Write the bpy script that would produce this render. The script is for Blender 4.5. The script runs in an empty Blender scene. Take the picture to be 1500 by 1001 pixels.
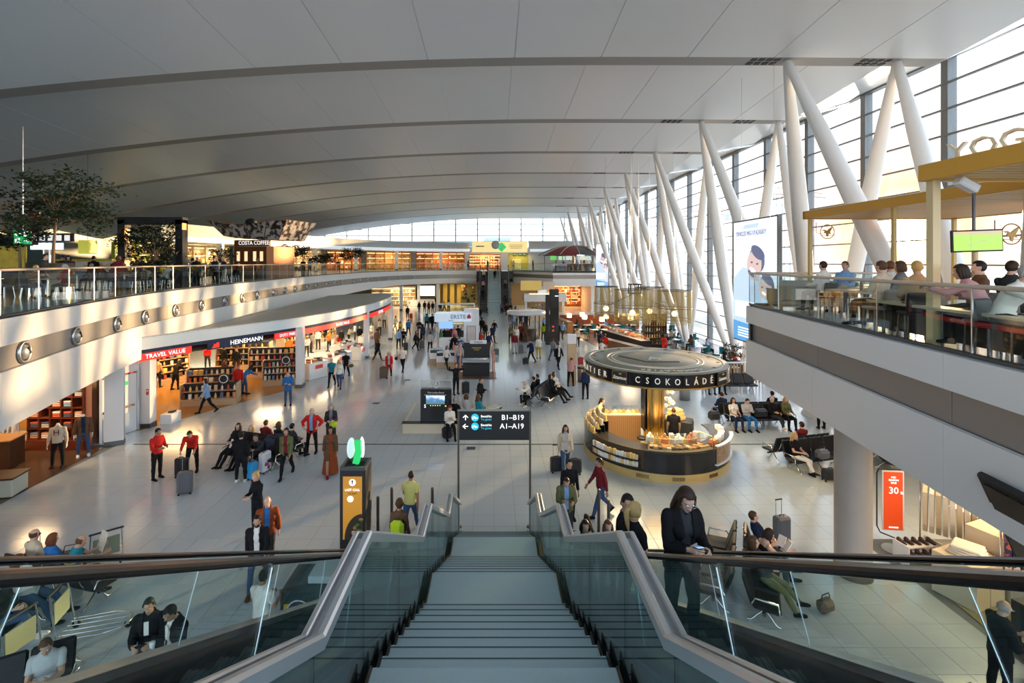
import bpy, math, random
import numpy as np
from mathutils import Vector, Matrix
S = bpy.context.scene
COL = S.collection
RND = random.Random(11)
PI = math.pi
rad = math.radians
F, X0, HY, EYE = 710.0, 724.0, 384.0, 7.3      # focal length in px of the 1500 px frame, axis column, horizon row, eye height (m)
UP = 5.9                                        # upper floor level
# ------------------------------------------------------------------ camera, sky, sun, exposure
cam = bpy.data.cameras.new('camera')
cam.sensor_width = 36.0
cam.lens = F / 1500 * 36
cam.shift_x = (750 - X0) / 1500
cam.shift_y = -(500.5 - HY) / 1500
cam.clip_end = 3000
camo = bpy.data.objects.new('camera', cam)
COL.objects.link(camo)
camo.location = (0, 0, EYE)
camo.rotation_euler = (PI / 2, 0, 0)
S.camera = camo
SUN_AZ, SUN_EL = math.atan2(601, 710), rad(2.95)
SUND = Vector((math.sin(SUN_AZ) * math.cos(SUN_EL), math.cos(SUN_AZ) * math.cos(SUN_EL), math.sin(SUN_EL)))
w = bpy.data.worlds.new('sky')
S.world = w
w.use_nodes = True
nt = w.node_tree
nt.nodes.clear()
def N(t, **k):
 n = nt.nodes.new(t)
 for a, b in k.items():
  setattr(n, a, b)
 return n
def L(a, b):
 nt.links.new(a, b)
tc = N('ShaderNodeTexCoord')
sep = N('ShaderNodeSeparateXYZ')
L(tc.outputs['Generated'], sep.inputs[0])
ramp = N('ShaderNodeValToRGB')
e = ramp.color_ramp.elements
e[0].position, e[0].color = 0.0, (.90, .94, 1.0, 1)
e[1].position, e[1].color = 0.55, (.48, .64, .88, 1)
m = ramp.color_ramp.elements.new(.16)
m.color = (.78, .88, 1.0, 1)
L(sep.outputs['Z'], ramp.inputs[0])
dot = N('ShaderNodeVectorMath', operation='DOT_PRODUCT')
nrm = N('ShaderNodeVectorMath', operation='NORMALIZE')
L(tc.outputs['Generated'], nrm.inputs[0])
L(nrm.outputs[0], dot.inputs[0])
dot.inputs[1].default_value = SUND
def glow(power, strength, col):
 mx = N('ShaderNodeMath', operation='MAXIMUM'); mx.inputs[1].default_value = 0
 L(dot.outputs['Value'], mx.inputs[0])
 pw = N('ShaderNodeMath', operation='POWER'); pw.inputs[1].default_value = power
 L(mx.outputs[0], pw.inputs[0])
 mu = N('ShaderNodeMixRGB', blend_type='MULTIPLY'); mu.inputs[0].default_value = 1
 L(pw.outputs[0], mu.inputs[1])
 mu.inputs[2].default_value = (col[0] * strength, col[1] * strength, col[2] * strength, 1)
 return mu.outputs[0]
def addc(a, b):
 ad = N('ShaderNodeMixRGB', blend_type='ADD'); ad.inputs[0].default_value = 1
 L(a, ad.inputs[1]); L(b, ad.inputs[2])
 return ad.outputs[0]
SKY = 2.6
bg = N('ShaderNodeBackground')
mul = N('ShaderNodeMixRGB', blend_type='MULTIPLY'); mul.inputs[0].default_value = 1
L(ramp.outputs[0], mul.inputs[1]); mul.inputs[2].default_value = (SKY, SKY, SKY, 1)
wm = N('ShaderNodeMixRGB', blend_type='MIX')
L(glow(60, 1.0, (1, 1, 1)), wm.inputs[0])
L(mul.outputs[0], wm.inputs[1]); wm.inputs[2].default_value = (1.6, .62, .08, 1)
c = addc(wm.outputs[0], glow(700, 3.0, (1, .62, .14)))
c = addc(c, glow(2600, 60, (1, .78, .42)))
L(c, bg.inputs[0])
out = N('ShaderNodeOutputWorld')
L(bg.outputs[0], out.inputs[0])
sl = bpy.data.lights.new('sun', 'SUN')
sl.energy = 8.0
sl.color = (1, .62, .30)
sl.angle = rad(1.2)
so = bpy.data.objects.new('sun', sl)
COL.objects.link(so)
so.rotation_euler = SUND.to_track_quat('Z', 'Y').to_euler()
S.view_settings.view_transform = 'Standard'
S.view_settings.look = 'None'
S.view_settings.gamma = 1
S.view_settings.use_curve_mapping = False
S.view_settings.exposure = 0.65
cy = S.cycles
cy.use_denoising = True
cy.max_bounces = 10
cy.diffuse_bounces = 4
cy.glossy_bounces = 4
cy.transmission_bounces = 6
cy.transparent_max_bounces = 40
cy.sample_clamp_indirect = 6
cy.caustics_reflective = False
cy.caustics_refractive = False
# ------------------------------------------------------------------ materials
MATS = {}
def mat(name, col, rough=.5, metal=0.0, emit=None, es=1.0, coat=0.0, spec=.5, noise=0.0, nscale=8.0, bump=0.0, bscale=40.0, alpha=1.0):
 if name in MATS:
  return MATS[name]
 m = bpy.data.materials.new(name)
 m.use_nodes = True
 t = m.node_tree
 b = t.nodes['Principled BSDF']
 b.inputs['Base Color'].default_value = (*col, 1)
 b.inputs['Roughness'].default_value = rough
 b.inputs['Metallic'].default_value = metal
 b.inputs['Specular IOR Level'].default_value = spec
 b.inputs['Coat Weight'].default_value = coat
 b.inputs['Alpha'].default_value = alpha
 if emit:
  b.inputs['Emission Color'].default_value = (*emit, 1)
  b.inputs['Emission Strength'].default_value = es
 if noise or bump:
  co = t.nodes.new('ShaderNodeTexCoord')
  if noise:
   nz = t.nodes.new('ShaderNodeTexNoise'); nz.inputs['Scale'].default_value = nscale
   nz.inputs['Detail'].default_value = 3
   t.links.new(co.outputs['Object'], nz.inputs['Vector'])
   mx = t.nodes.new('ShaderNodeMixRGB')
   t.links.new(nz.outputs['Fac'], mx.inputs[0])
   mx.inputs[1].default_value = (*[max(0, x * (1 - noise)) for x in col], 1)
   mx.inputs[2].default_value = (*[min(1, x * (1 + noise)) for x in col], 1)
   t.links.new(mx.outputs[0], b.inputs['Base Color'])
  if bump:
   n2 = t.nodes.new('ShaderNodeTexNoise'); n2.inputs['Scale'].default_value = bscale
   t.links.new(co.outputs['Object'], n2.inputs['Vector'])
   bp = t.nodes.new('ShaderNodeBump'); bp.inputs['Strength'].default_value = bump
   bp.inputs['Distance'].default_value = .02
   t.links.new(n2.outputs['Fac'], bp.inputs['Height'])
   t.links.new(bp.outputs[0], b.inputs['Normal'])
 MATS[name] = m
 return m
def glass(name, tint, refl=.10, rough=.02):
 if name in MATS:
  return MATS[name]
 m = bpy.data.materials.new(name)
 m.use_nodes = True
 t = m.node_tree
 t.nodes.clear()
 o = t.nodes.new('ShaderNodeOutputMaterial')
 tr = t.nodes.new('ShaderNodeBsdfTransparent'); tr.inputs[0].default_value = (*tint, 1)
 gl = t.nodes.new('ShaderNodeBsdfGlossy'); gl.inputs['Roughness'].default_value = rough
 fr = t.nodes.new('ShaderNodeLayerWeight'); fr.inputs[0].default_value = .5
 pw = t.nodes.new('ShaderNodeMath'); pw.operation = 'POWER'; pw.inputs[1].default_value = 4
 t.links.new(fr.outputs['Facing'], pw.inputs[0])
 mr = t.nodes.new('ShaderNodeMapRange'); mr.inputs['To Min'].default_value = refl * .35; mr.inputs['To Max'].default_value = min(1, refl * 5)
 t.links.new(pw.outputs[0], mr.inputs[0])
 mx = t.nodes.new('ShaderNodeMixShader')
 t.links.new(mr.outputs[0], mx.inputs[0])
 t.links.new(tr.outputs[0], mx.inputs[1]); t.links.new(gl.outputs[0], mx.inputs[2])
 t.links.new(mx.outputs[0], o.inputs[0])
 MATS[name] = m
 return m
def mat_wave(name, c1, c2, scale, axis='X', rough=.5, metal=0, dist=0.0, bump=0.0):
 """two-tone bands along an object axis (wood grain, slats of a far surface)"""
 if name in MATS:
  return MATS[name]
 m = mat(name, c1, rough, metal)
 t = m.node_tree
 b = t.nodes['Principled BSDF']
 co = t.nodes.new('ShaderNodeTexCoord')
 wv = t.nodes.new('ShaderNodeTexWave'); wv.bands_direction = axis
 wv.inputs['Scale'].default_value = scale; wv.inputs['Distortion'].default_value = dist
 wv.inputs['Detail'].default_value = 2
 t.links.new(co.outputs['Object'], wv.inputs['Vector'])
 mx = t.nodes.new('ShaderNodeMixRGB')
 mx.inputs[1].default_value = (*c1, 1); mx.inputs[2].default_value = (*c2, 1)
 t.links.new(wv.outputs['Fac'], mx.inputs[0]); t.links.new(mx.outputs[0], b.inputs['Base Color'])
 if bump:
  bp = t.nodes.new('ShaderNodeBump'); bp.inputs['Strength'].default_value = bump; bp.inputs['Distance'].default_value = .02
  t.links.new(wv.outputs['Fac'], bp.inputs['Height']); t.links.new(bp.outputs[0], b.inputs['Normal'])
 return m
def mat_grid(name, col, line, size, lw, rough):
 """floor tiles too far away to pick apart: joint lines on a square grid in world metres"""
 m = mat(name, col, rough)
 t = m.node_tree
 b = t.nodes['Principled BSDF']
 ge = t.nodes.new('ShaderNodeNewGeometry')
 sp = t.nodes.new('ShaderNodeSeparateXYZ')
 t.links.new(ge.outputs['Position'], sp.inputs[0])
 res = []
 for ax in 'XY':
  md = t.nodes.new('ShaderNodeMath'); md.operation = 'PINGPONG'; md.inputs[1].default_value = size / 2
  t.links.new(sp.outputs[ax], md.inputs[0])
  lt = t.nodes.new('ShaderNodeMath'); lt.operation = 'LESS_THAN'; lt.inputs[1].default_value = lw
  t.links.new(md.outputs[0], lt.inputs[0])
  res.append(lt.outputs[0])
 mxm = t.nodes.new('ShaderNodeMath'); mxm.operation = 'MAXIMUM'
 t.links.new(res[0], mxm.inputs[0]); t.links.new(res[1], mxm.inputs[1])
 mx = t.nodes.new('ShaderNodeMixRGB')
 mx.inputs[1].default_value = (*col, 1); mx.inputs[2].default_value = (*line, 1)
 t.links.new(mxm.outputs[0], mx.inputs[0]); t.links.new(mx.outputs[0], b.inputs['Base Color'])
 return m
WHITE = mat('white_paint', (.80, .80, .79), .35)
WHITE2 = mat('white_gloss', (.82, .82, .82), .18, coat=.3)
CEIL = mat('ceiling_white', (.74, .76, .78), .30)
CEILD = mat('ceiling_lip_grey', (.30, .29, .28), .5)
GREYM = mat('grey_metal_band', (.33, .31, .29), .38, .5)
STEEL = mat('brushed_steel', (.62, .63, .64), .28, 1)
RAILM = mat('satin_rail_metal', (.62, .64, .66), .32, .75)
DSTEEL = mat('dark_steel', (.12, .125, .13), .35, .8)
MULL = mat('mullion_grey', (.20, .205, .21), .45, .4)
BLACK = mat('black_gloss', (.012, .012, .014), .15)
BLACKM = mat('black_matt', (.016, .016, .018), .6)
RUBBER = mat('black_rubber', (.008, .007, .007), .22, spec=.22)
LEATHER = mat('black_leather', (.013, .013, .015), .45, spec=.3, bump=.15, bscale=60)
GOLD = mat('gold_metal', (.80, .56, .20), .22, 1)
GOLDP = mat('gold_paint', (.72, .52, .20), .35, .4)
BRASS = mat('bronze_top', (.29, .275, .20), .38, .15, noise=.25, nscale=2)
TILE = mat('floor_tile', (.55, .61, .64), .15)
GROUT = mat('grout', (.20, .21, .22), .8)
FLOORFAR = mat_grid('floor_tile_far', (.55, .61, .64), (.34, .36, .37), .6, .006, .16)
WOODF = mat_wave('oak_floor', (.42, .21, .055), (.33, .155, .035), 3, 'Y', .22, dist=2)
BROWNF = mat('brown_stone_floor', (.105, .06, .038), .22, noise=.3, nscale=1.2)
CARPET = mat('mottled_shop_floor', (.27, .235, .14), .5, noise=.5, nscale=2.5)
STAIRM = mat('stair_stone', (.46, .55, .57), .38, noise=.05, nscale=30)
WOOD = mat_wave('warm_wood', (.40, .20, .075), (.28, .13, .045), 4, 'X', .4, dist=3)
WOODP = mat_wave('pale_wood', (.58, .42, .25), (.48, .33, .19), 4, 'X', .45, dist=3)
WOODD = mat_wave('dark_wood', (.10, .045, .022), (.06, .028, .015), 5, 'X', .35, dist=3)
MAHOG = mat_wave('mahogany', (.20, .045, .018), (.13, .028, .012), 5, 'Z', .3, dist=3)
RED = mat('sign_red', (.80, .03, .02), .35, emit=(.8, .03, .02), es=.55)
NAVY = mat('sign_navy', (.012, .018, .05), .25)
LETTER = mat('white_letter', (.9, .9, .88), .4, emit=(1, 1, 1), es=.7)
LITW = mat('lit_white', (.9, .9, .9), .4, emit=(1, .97, .92), es=.9)
LITWARM = mat('lit_warm', (.9, .8, .6), .4, emit=(1, .70, .34), es=3)
LITBLUE = mat('lit_cool_band', (.55, .6, .63), .4, emit=(.80, .90, 1.0), es=.35)
TEAL = mat('teal_fabric', (.01, .14, .17), .7)
CREAM = mat('cream_paint', (.70, .60, .44), .5)
YELLOW = mat('yellow_paint', (.72, .52, .05), .45)
GREEN = mat('exit_green', (.01, .38, .09), .4, emit=(.01, .45, .1), es=.5)
CYAN = mat('cyan_disc', (.02, .45, .6), .4, emit=(.02, .45, .6), es=.5)
BGLASS = glass('balustrade_glass', (.91, .96, .955), .10)
SGLASS = glass('stair_glass', (.62, .80, .81), .16)
WGLASS = glass('window_glass', (.93, .95, .94), .08)
CGLASS = glass('case_glass', (.95, .95, .93), .08)
BARK = mat('bark', (.20, .13, .075), .8)
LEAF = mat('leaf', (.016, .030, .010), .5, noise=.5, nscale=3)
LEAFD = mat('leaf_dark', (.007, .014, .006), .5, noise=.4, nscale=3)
_ONES = 'first second third fourth fifth sixth seventh eighth ninth tenth eleventh twelfth thirteenth fourteenth fifteenth sixteenth seventeenth eighteenth nineteenth'.split()
ORD = _ONES + [t if not o else b + '-' + o for t, b in (('twentieth', 'twenty'), ('thirtieth', 'thirty'), ('fortieth', 'forty')) for o in [''] + _ONES[:9]]
# ------------------------------------------------------------------ helpers
def at(px, py, z=0.0):
 """floor (or level z) point seen at a pixel of the photograph"""
 Y = F * (EYE - z) / (py - HY)
 return ((px - X0) * Y / F, Y)
class MB:
 """collects shapes, links them as ONE mesh object"""
 def __init__(s):
  s.v, s.f, s.m, s.s = [], [], [], []
 def add(s, vs, fs, mat=0, smooth=False):
  o = len(s.v)
  s.v.extend([tuple(p) for p in vs])
  for f in fs:
   s.f.append(tuple(i + o for i in f)); s.m.append(mat); s.s.append(smooth)
 def box(s, c, d, rz=0.0, mat=0, bev=0.0, rx=0.0, ry=0.0):
  hx, hy, hz = d[0] / 2, d[1] / 2, d[2] / 2
  if bev <= 0:
   vs = [(x, y, z) for x in (-hx, hx) for y in (-hy, hy) for z in (-hz, hz)]
   fs = [(0, 1, 3, 2), (4, 6, 7, 5), (0, 4, 5, 1), (2, 3, 7, 6), (0, 2, 6, 4), (1, 5, 7, 3)]
  else:
   b = min(bev, hx * .95, hy * .95, hz * .95)
   vs, idx = [], {}
   for a in (-1, 1):
    for q in (-1, 1):
     for r in (-1, 1):
      idx[a, q, r] = len(vs)
      vs += [(a * hx, q * (hy - b), r * (hz - b)), (a * (hx - b), q * hy, r * (hz - b)), (a * (hx - b), q * (hy - b), r * hz)]
   I = lambda a, q, r, k: idx[a, q, r] + k
   fs = []
   for a in (-1, 1):
    fs.append([I(a, -1, -1, 0), I(a, 1, -1, 0), I(a, 1, 1, 0), I(a, -1, 1, 0)][::a])
    fs.append([I(-1, a, -1, 1), I(1, a, -1, 1), I(1, a, 1, 1), I(-1, a, 1, 1)][::-a])
    fs.append([I(-1, -1, a, 2), I(1, -1, a, 2), I(1, 1, a, 2), I(-1, 1, a, 2)][::a])
   for a in (-1, 1):
    for q in (-1, 1):
     g = a * q
     fs.append([I(a, q, -1, 0), I(a, q, -1, 1), I(a, q, 1, 1), I(a, q, 1, 0)][::g])
     fs.append([I(a, -1, q, 0), I(a, 1, q, 0), I(a, 1, q, 2), I(a, -1, q, 2)][::g])
     fs.append([I(-1, a, q, 1), I(-1, a, q, 2), I(1, a, q, 2), I(1, a, q, 1)][::g])
     for r in (-1, 1):
      fs.append([I(a, q, r, 0), I(a, q, r, 1), I(a, q, r, 2)][::g * r])
  M = Matrix.Translation(c)
  if rz: M = M @ Matrix.Rotation(rz, 4, 'Z')
  if ry: M = M @ Matrix.Rotation(ry, 4, 'Y')
  if rx: M = M @ Matrix.Rotation(rx, 4, 'X')
  s.add([M @ Vector(p) for p in vs], fs, mat)
  return s
 def tube(s, p0, p1, r0, r1=None, n=8, mat=0, cap=True, smooth=True):
  return s.path([p0, p1], [r0, r0 if r1 is None else r1], n, mat, cap, smooth)
 def path(s, pts, r, n=8, mat=0, cap=True, smooth=True, closed=False):
  pts = [Vector(p) for p in pts]
  k = len(pts)
  if not hasattr(r, '__len__'): r = [r] * k
  ref = None
  vs = []
  for i, p in enumerate(pts):
   if closed: d = pts[(i + 1) % k] - pts[i - 1]
   else: d = pts[min(i + 1, k - 1)] - pts[max(i - 1, 0)]
   d = d.normalized() if d.length > 1e-9 else Vector((0, 0, 1))
   if ref is None:
    ref = Vector((0, 0, 1)) if abs(d.z) < .9 else Vector((1, 0, 0))
   u = (ref - d * ref.dot(d))
   u = u.normalized() if u.length > 1e-6 else d.orthogonal().normalized()
   ref = u
   q = d.cross(u)
   for j in range(n):
    a = 2 * PI * j / n
    vs.append(p + (u * math.cos(a) + q * math.sin(a)) * r[i])
  fs = []
  for i in range(k if closed else k - 1):
   i2 = (i + 1) % k
   for j in range(n):
    j2 = (j + 1) % n
    fs.append((i * n + j, i * n + j2, i2 * n + j2, i2 * n + j))
  s.add(vs, fs, mat, smooth)
  if cap and not closed:
   s.add(vs[:n], [tuple(range(n))[::-1]], mat)
   s.add(vs[-n:], [tuple(range(n))], mat)
  return s
 def lathe(s, prof, c=(0, 0, 0), n=24, mat=0, a0=0.0, a1=2 * PI, smooth=True):
  full = abs(a1 - a0 - 2 * PI) < 1e-6
  k = n if full else n + 1
  vs = []
  for r, z in prof:
   for j in range(k):
    a = a0 + (a1 - a0) * j / n
    vs.append((c[0] + r * math.cos(a), c[1] + r * math.sin(a), c[2] + z))
  fs = []
  for i in range(len(prof) - 1):
   for j in range(n):
    j2 = (j + 1) % k
    fs.append((i * k + j, i * k + j2, (i + 1) * k + j2, (i + 1) * k + j))
  s.add(vs, fs, mat, smooth)
  return s
 def disc(s, c, r, n=24, mat=0, up=True):
  s.add([(c[0] + r * math.cos(2 * PI * j / n), c[1] + r * math.sin(2 * PI * j / n), c[2]) for j in range(n)], [tuple(range(n)) if up else tuple(range(n))[::-1]], mat)
  return s
 def prism(s, poly, z0, z1, mat=0, M=None):
  n = len(poly)
  vs = [Vector((x, y, z0)) for x, y in poly] + [Vector((x, y, z1)) for x, y in poly]
  if M is not None: vs = [M @ p for p in vs]
  fs = [tuple(range(n))[::-1], tuple(range(n, 2 * n))] + [(i, (i + 1) % n, n + (i + 1) % n, n + i) for i in range(n)]
  s.add(vs, fs, mat)
  return s
 def ball(s, c, r, nu=10, nv=7, mat=0, M=None):
  if not hasattr(r, '__len__'): r = (r, r, r)
  vs = [Vector((0, 0, -r[2]))]
  for i in range(1, nv):
   t = -PI / 2 + PI * i / nv
   for j in range(nu):
    a = 2 * PI * j / nu
    vs.append(Vector((r[0] * math.cos(t) * math.cos(a), r[1] * math.cos(t) * math.sin(a), r[2] * math.sin(t))))
  vs.append(Vector((0, 0, r[2])))
  fs = [(0, 1 + (j + 1) % nu, 1 + j) for j in range(nu)]
  for i in range(nv - 2):
   for j in range(nu):
    a, b = 1 + i * nu, 1 + (i + 1) * nu
    fs.append((a + j, a + (j + 1) % nu, b + (j + 1) % nu, b + j))
  a = 1 + (nv - 2) * nu
  fs += [(a + j, a + (j + 1) % nu, len(vs) - 1) for j in range(nu)]
  if M is not None: vs = [M @ p for p in vs]
  c = Vector(c)
  s.add([p + c for p in vs], fs, mat, True)
  return s
 def strip(s, A, B, mat=0, smooth=False):
  """quads between two equally long point rows"""
  n = len(A)
  s.add(list(A) + list(B), [(i, i + 1, n + i + 1, n + i) for i in range(n - 1)], mat, smooth)
  return s
 def sweep(s, prof, path, mat=0, closed=True):
  """profile [(x, n)] swept along a path [(y, z)] in a YZ plane with mitred corners"""
  pts = [Vector(p) for p in path]
  rows = []
  for i, p in enumerate(pts):
   d0 = (pts[i] - pts[i - 1]).normalized() if i else (pts[1] - pts[0]).normalized()
   d1 = (pts[i + 1] - pts[i]).normalized() if i < len(pts) - 1 else d0
   n0, n1 = Vector((-d0.y, d0.x)), Vector((-d1.y, d1.x))
   mn = (n0 + n1).normalized()
   k = 1 / max(.3, mn.dot(n0))
   rows.append([(x, p.x + mn.x * q * k, p.y + mn.y * q * k) for x, q in prof])
  n = len(prof)
  vs = [q for r in rows for q in r]
  fs = []
  for i in range(len(rows) - 1):
   for j in range(n if closed else n - 1):
    j2 = (j + 1) % n
    fs.append((i * n + j, i * n + j2, (i + 1) * n + j2, (i + 1) * n + j))
  if closed:
   fs += [tuple(range(n))[::-1], tuple((len(rows) - 1) * n + j for j in range(n))]
  s.add(vs, fs, mat)
  return s
 def mesh(s, name, mats):
  me = bpy.data.meshes.new(name)
  me.from_pydata(s.v, [], s.f)
  if not isinstance(mats, (list, tuple)): mats = [mats]
  for m in mats: me.materials.append(m)
  me.polygons.foreach_set('material_index', s.m)
  me.polygons.foreach_set('use_smooth', s.s)
  me.update()
  return me
 def build(s, name, mats, parent=None, loc=None, rz=0.0):
  return obj(name, s.mesh(name, mats), parent, loc, rz)
def obj(name, me, parent=None, loc=None, rz=0.0):
 o = bpy.data.objects.new(name, me)
 COL.objects.link(o)
 if parent is not None: o.parent = parent
 if loc is not None: o.location = loc
 if rz: o.rotation_euler = (0, 0, rz)
 return o
def tag(o, label=None, cat=None, group=None, kind=None):
 if label: o['label'] = label
 if cat: o['category'] = cat
 if group: o['group'] = group
 if kind: o['kind'] = kind
 return o
def thing(name, label, cat, loc=(0, 0, 0), rz=0.0, group=None):
 o = bpy.data.objects.new(name, None)
 COL.objects.link(o)
 o.location = loc
 o.rotation_euler = (0, 0, rz)
 o.empty_display_size = .1
 return tag(o, label, cat, group)
def struct(o, label=None):
 o['kind'] = 'structure'
 if label: o['label'] = label
 return o
def kids(o):
 return KID.get(o.name) or [c for c in o.children]
KID = {}
def dup(root, loc, rz=None, label=None, group=None, scale=None):
 """a copy of a thing with copies of its parts and sub-parts"""
 r = root.copy(); COL.objects.link(r)
 r.location = loc
 if rz is not None: r.rotation_euler = (0, 0, rz)
 if scale: r.scale = (scale,) * 3
 if label: r['label'] = label
 if group: r['group'] = group
 if root.name not in KID:
  KID[root.name] = [(c, list(c.children)) for c in root.children]
 for ch, gs in KID[root.name]:
  c = ch.copy(); COL.objects.link(c); c.parent = r
  for g in gs:
   d = g.copy(); COL.objects.link(d); d.parent = c
 return r
def text(body, size, m, parent, loc, rot=(PI / 2, 0, 0), ext=.004, align='CENTER', name='lettering', sx=1.0):
 c = bpy.data.curves.new(name, 'FONT')
 c.body = body; c.size = size; c.extrude = ext; c.resolution_u = 2
 c.align_x = align; c.align_y = 'CENTER'
 c.materials.append(m)
 o = bpy.data.objects.new(name, c)
 COL.objects.link(o)
 o.parent = parent
 o.location = loc; o.rotation_euler = rot; o.scale = (sx, 1, 1)
 return o
def catmull(P, step=.6):
 P = [Vector(p) for p in P]
 out = []
 for i in range(len(P) - 1):
  a, b, c, d = P[max(i - 1, 0)], P[i], P[i + 1], P[min(i + 2, len(P) - 1)]
  n = max(1, int((c - b).length / step))
  for j in range(n):
   t = j / n
   out.append(.5 * ((2 * b) + (c - a) * t + (2 * a - 5 * b + 4 * c - d) * t * t + (3 * b - a - 3 * c + d) * t ** 3))
 out.append(P[-1])
 return out
def light(name, loc, energy, col=(1, .75, .45), size=1.0, sy=None, rot=(0, 0, 0), kind='AREA'):
 l = bpy.data.lights.new(name, kind)
 l.energy = energy; l.color = col
 if kind == 'AREA':
  l.shape = 'RECTANGLE' if sy else 'SQUARE'
  l.size = size
  if sy: l.size_y = sy
 else:
  l.shadow_soft_size = size
 o = bpy.data.objects.new(name, l)
 COL.objects.link(o)
 o.location = loc; o.rotation_euler = rot
 return o
# ================================================================== SETTING
# ---- floor with its tiles
TY0 = .17
fl = MB()
fl.box((-12.5, 62, -.1), (70, 85.26, .2))
fl.box((0, 6.68, -.112), (45, 25.40, .2), mat=1)
floor = struct(fl.build('floor', [FLOORFAR, GROUT]))
cells = []
for j in range(13, 32):
 yc = TY0 + .6 * j + .3
 for i in range(-30, 34):
  xc = .3 + .6 * i
  if abs(xc) > yc * 1.5 + 1 or xc < -15.2: continue
  if xc > 9.6 and yc < 12.6: continue
  cells.append((yc + (100 if abs(xc) > yc * 1.12 + .3 else 0), abs(xc), xc))
cells.sort()
tm = MB().box((0, 0, -.006), (.594, .594, .012), bev=.003).mesh('tile', TILE)
for yc, _, xc in cells[:300]:
 obj('tile', tm, floor, (xc, yc, 0))
st = MB()
for yc, _, xc in cells[300:]:
 yc -= 100 if yc > 100 else 0
 st.box((xc, yc, -.006), (.594, .594, .012))
tag(st.build('tile', TILE, floor), kind='stuff')
tr = MB().box((2.8, 19.4, .003), (34.5, .07, .006))
struct(tr.build('trim_1', BLACKM))
# floor sockets
for px, py in ((240, 596), (551, 591), (597, 557), (690, 657)):
 x, y = at(px, py)
 hb = MB().box((0, 0, .004), (.34, .3, .008), bev=.003)
 t = hb.build('floor_socket_cover', DSTEEL, None, (x, y, 0))
for o in [o for o in COL.objects if o.name.startswith('floor_socket_cover')]:
 struct(o)
# shop floors (thin finishes laid on the slab)
def slabpoly(name, poly, z0, z1, m):
 return struct(MB().prism(poly, z0, z1).build(name, m))
slabpoly('floor.010', [(-27, 21.0), (-15.35, 21.0), (-13.4, 24.7), (-11.75, 27.6), (-12.3, 28.6), (-14.5, 31.5), (-27, 33)], .0, .006, WOODF)
slabpoly('floor.011', [(-27, 8), (-14.7, 8), (-14.85, 14.5), (-15.35, 19.0), (-27, 19.0)], .004, .012, BROWNF)
slabpoly('floor.012', [(9.3, 4), (10.05, 12.6), (24, 12.6), (24, 4)], .0, .008, CARPET)
# ---- ceiling: nine stepped bays, each with a grey lip
ZC = [14.6, 15.0, 15.5, 15.85, 16.0, 16.1, 16.1, 16.1, 16.1, 15.95]
RY = [8.6 + 9.6 * k for k in range(10)]
def zrib(k, x):
 return ZC[k] - (.0024 if x < 4 else .0004) * (x - 4) ** 2
XR = 17.0
xs = [-48 + 65 * i / 40 for i in range(41)]
cb = MB()
cb.strip([(x, -9, zrib(0, x) + 1.1) for x in xs], [(x, RY[0], zrib(0, x) + .03) for x in xs], 0, True)
for k in range(10):
 y = RY[k]
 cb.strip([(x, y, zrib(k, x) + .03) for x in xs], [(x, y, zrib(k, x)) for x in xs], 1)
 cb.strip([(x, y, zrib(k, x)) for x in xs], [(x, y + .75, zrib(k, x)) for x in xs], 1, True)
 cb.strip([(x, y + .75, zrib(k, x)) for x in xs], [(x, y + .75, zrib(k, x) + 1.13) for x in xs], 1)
 if k < 9:
  cb.strip([(x, y + .75, zrib(k, x) + 1.13) for x in xs], [(x, RY[k + 1], zrib(k + 1, x) + .03) for x in xs], 0, True)
  # sloped side strip up to the head of the glass wall
  a = [(XR, y + .75, zrib(k, XR) + 1.13), (XR, RY[k + 1], zrib(k + 1, XR) + .03)]
  b = [(20.6, y, 16.55), (20.6, RY[k + 1], 16.55)]
  cb.strip(a, b, 0)
 cb.add([(XR, y, zrib(k, XR)), (XR, y + .75, zrib(k, XR)), (20.6, y + .75, 16.5), (20.6, y, 16.5)], [(0, 1, 2, 3)], 0)
 cb.add([(XR, y + .75, zrib(k, XR)), (XR, y + .75, zrib(k, XR) + 1.13), (20.6, y + .75, 16.55)], [(0, 1, 2)], 0)
ceiling = struct(cb.build('ceiling', [CEIL, CEILD]))
PW = 3.25
for k in range(0, 9):
 y0, y1 = RY[k] + .76, RY[k + 1] - .01
 x = XR
 while x > -46:
  xa, xb = x - PW + .03, x
  x -= PW
  if xb < -1.06 * RY[k + 1] - 2: continue
  g = MB()
  for xx0, xx1 in ((xa, (xa + xb) / 2), ((xa + xb) / 2, xb)):
   za0, za1, zb0, zb1 = zrib(k, xx0) + 1.12, zrib(k, xx1) + 1.12, zrib(k + 1, xx0), zrib(k + 1, xx1)
   o_ = len(g.v)
   g.add([(xx0, y0, za0), (xx1, y0, za1), (xx1, y1, zb1), (xx0, y1, zb0),
                   (xx0, y0, za0 + .03), (xx1, y0, za1 + .03), (xx1, y1, zb1 + .03), (xx0, y1, zb0 + .03)],
                  [(0, 3, 2, 1), (0, 1, 5, 4), (1, 2, 6, 5), (2, 3, 7, 6), (3, 0, 4, 7)])
  g.build('ceiling_panel', CEIL, ceiling)
# black grilles in the lips beside the columns
for k in range(1, 8):
 y = RY[k]
 for xx in (11.2 - .9, 15.0 - .5):
  g = MB()
  for i in range(4):
   for j in range(2):
    g.box((xx - .45 + i * .3, y + .2 + j * .33, zrib(k, xx) - .012), (.2, .22, .02))
  g.build('ceiling_grille', BLACKM, ceiling)
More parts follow.
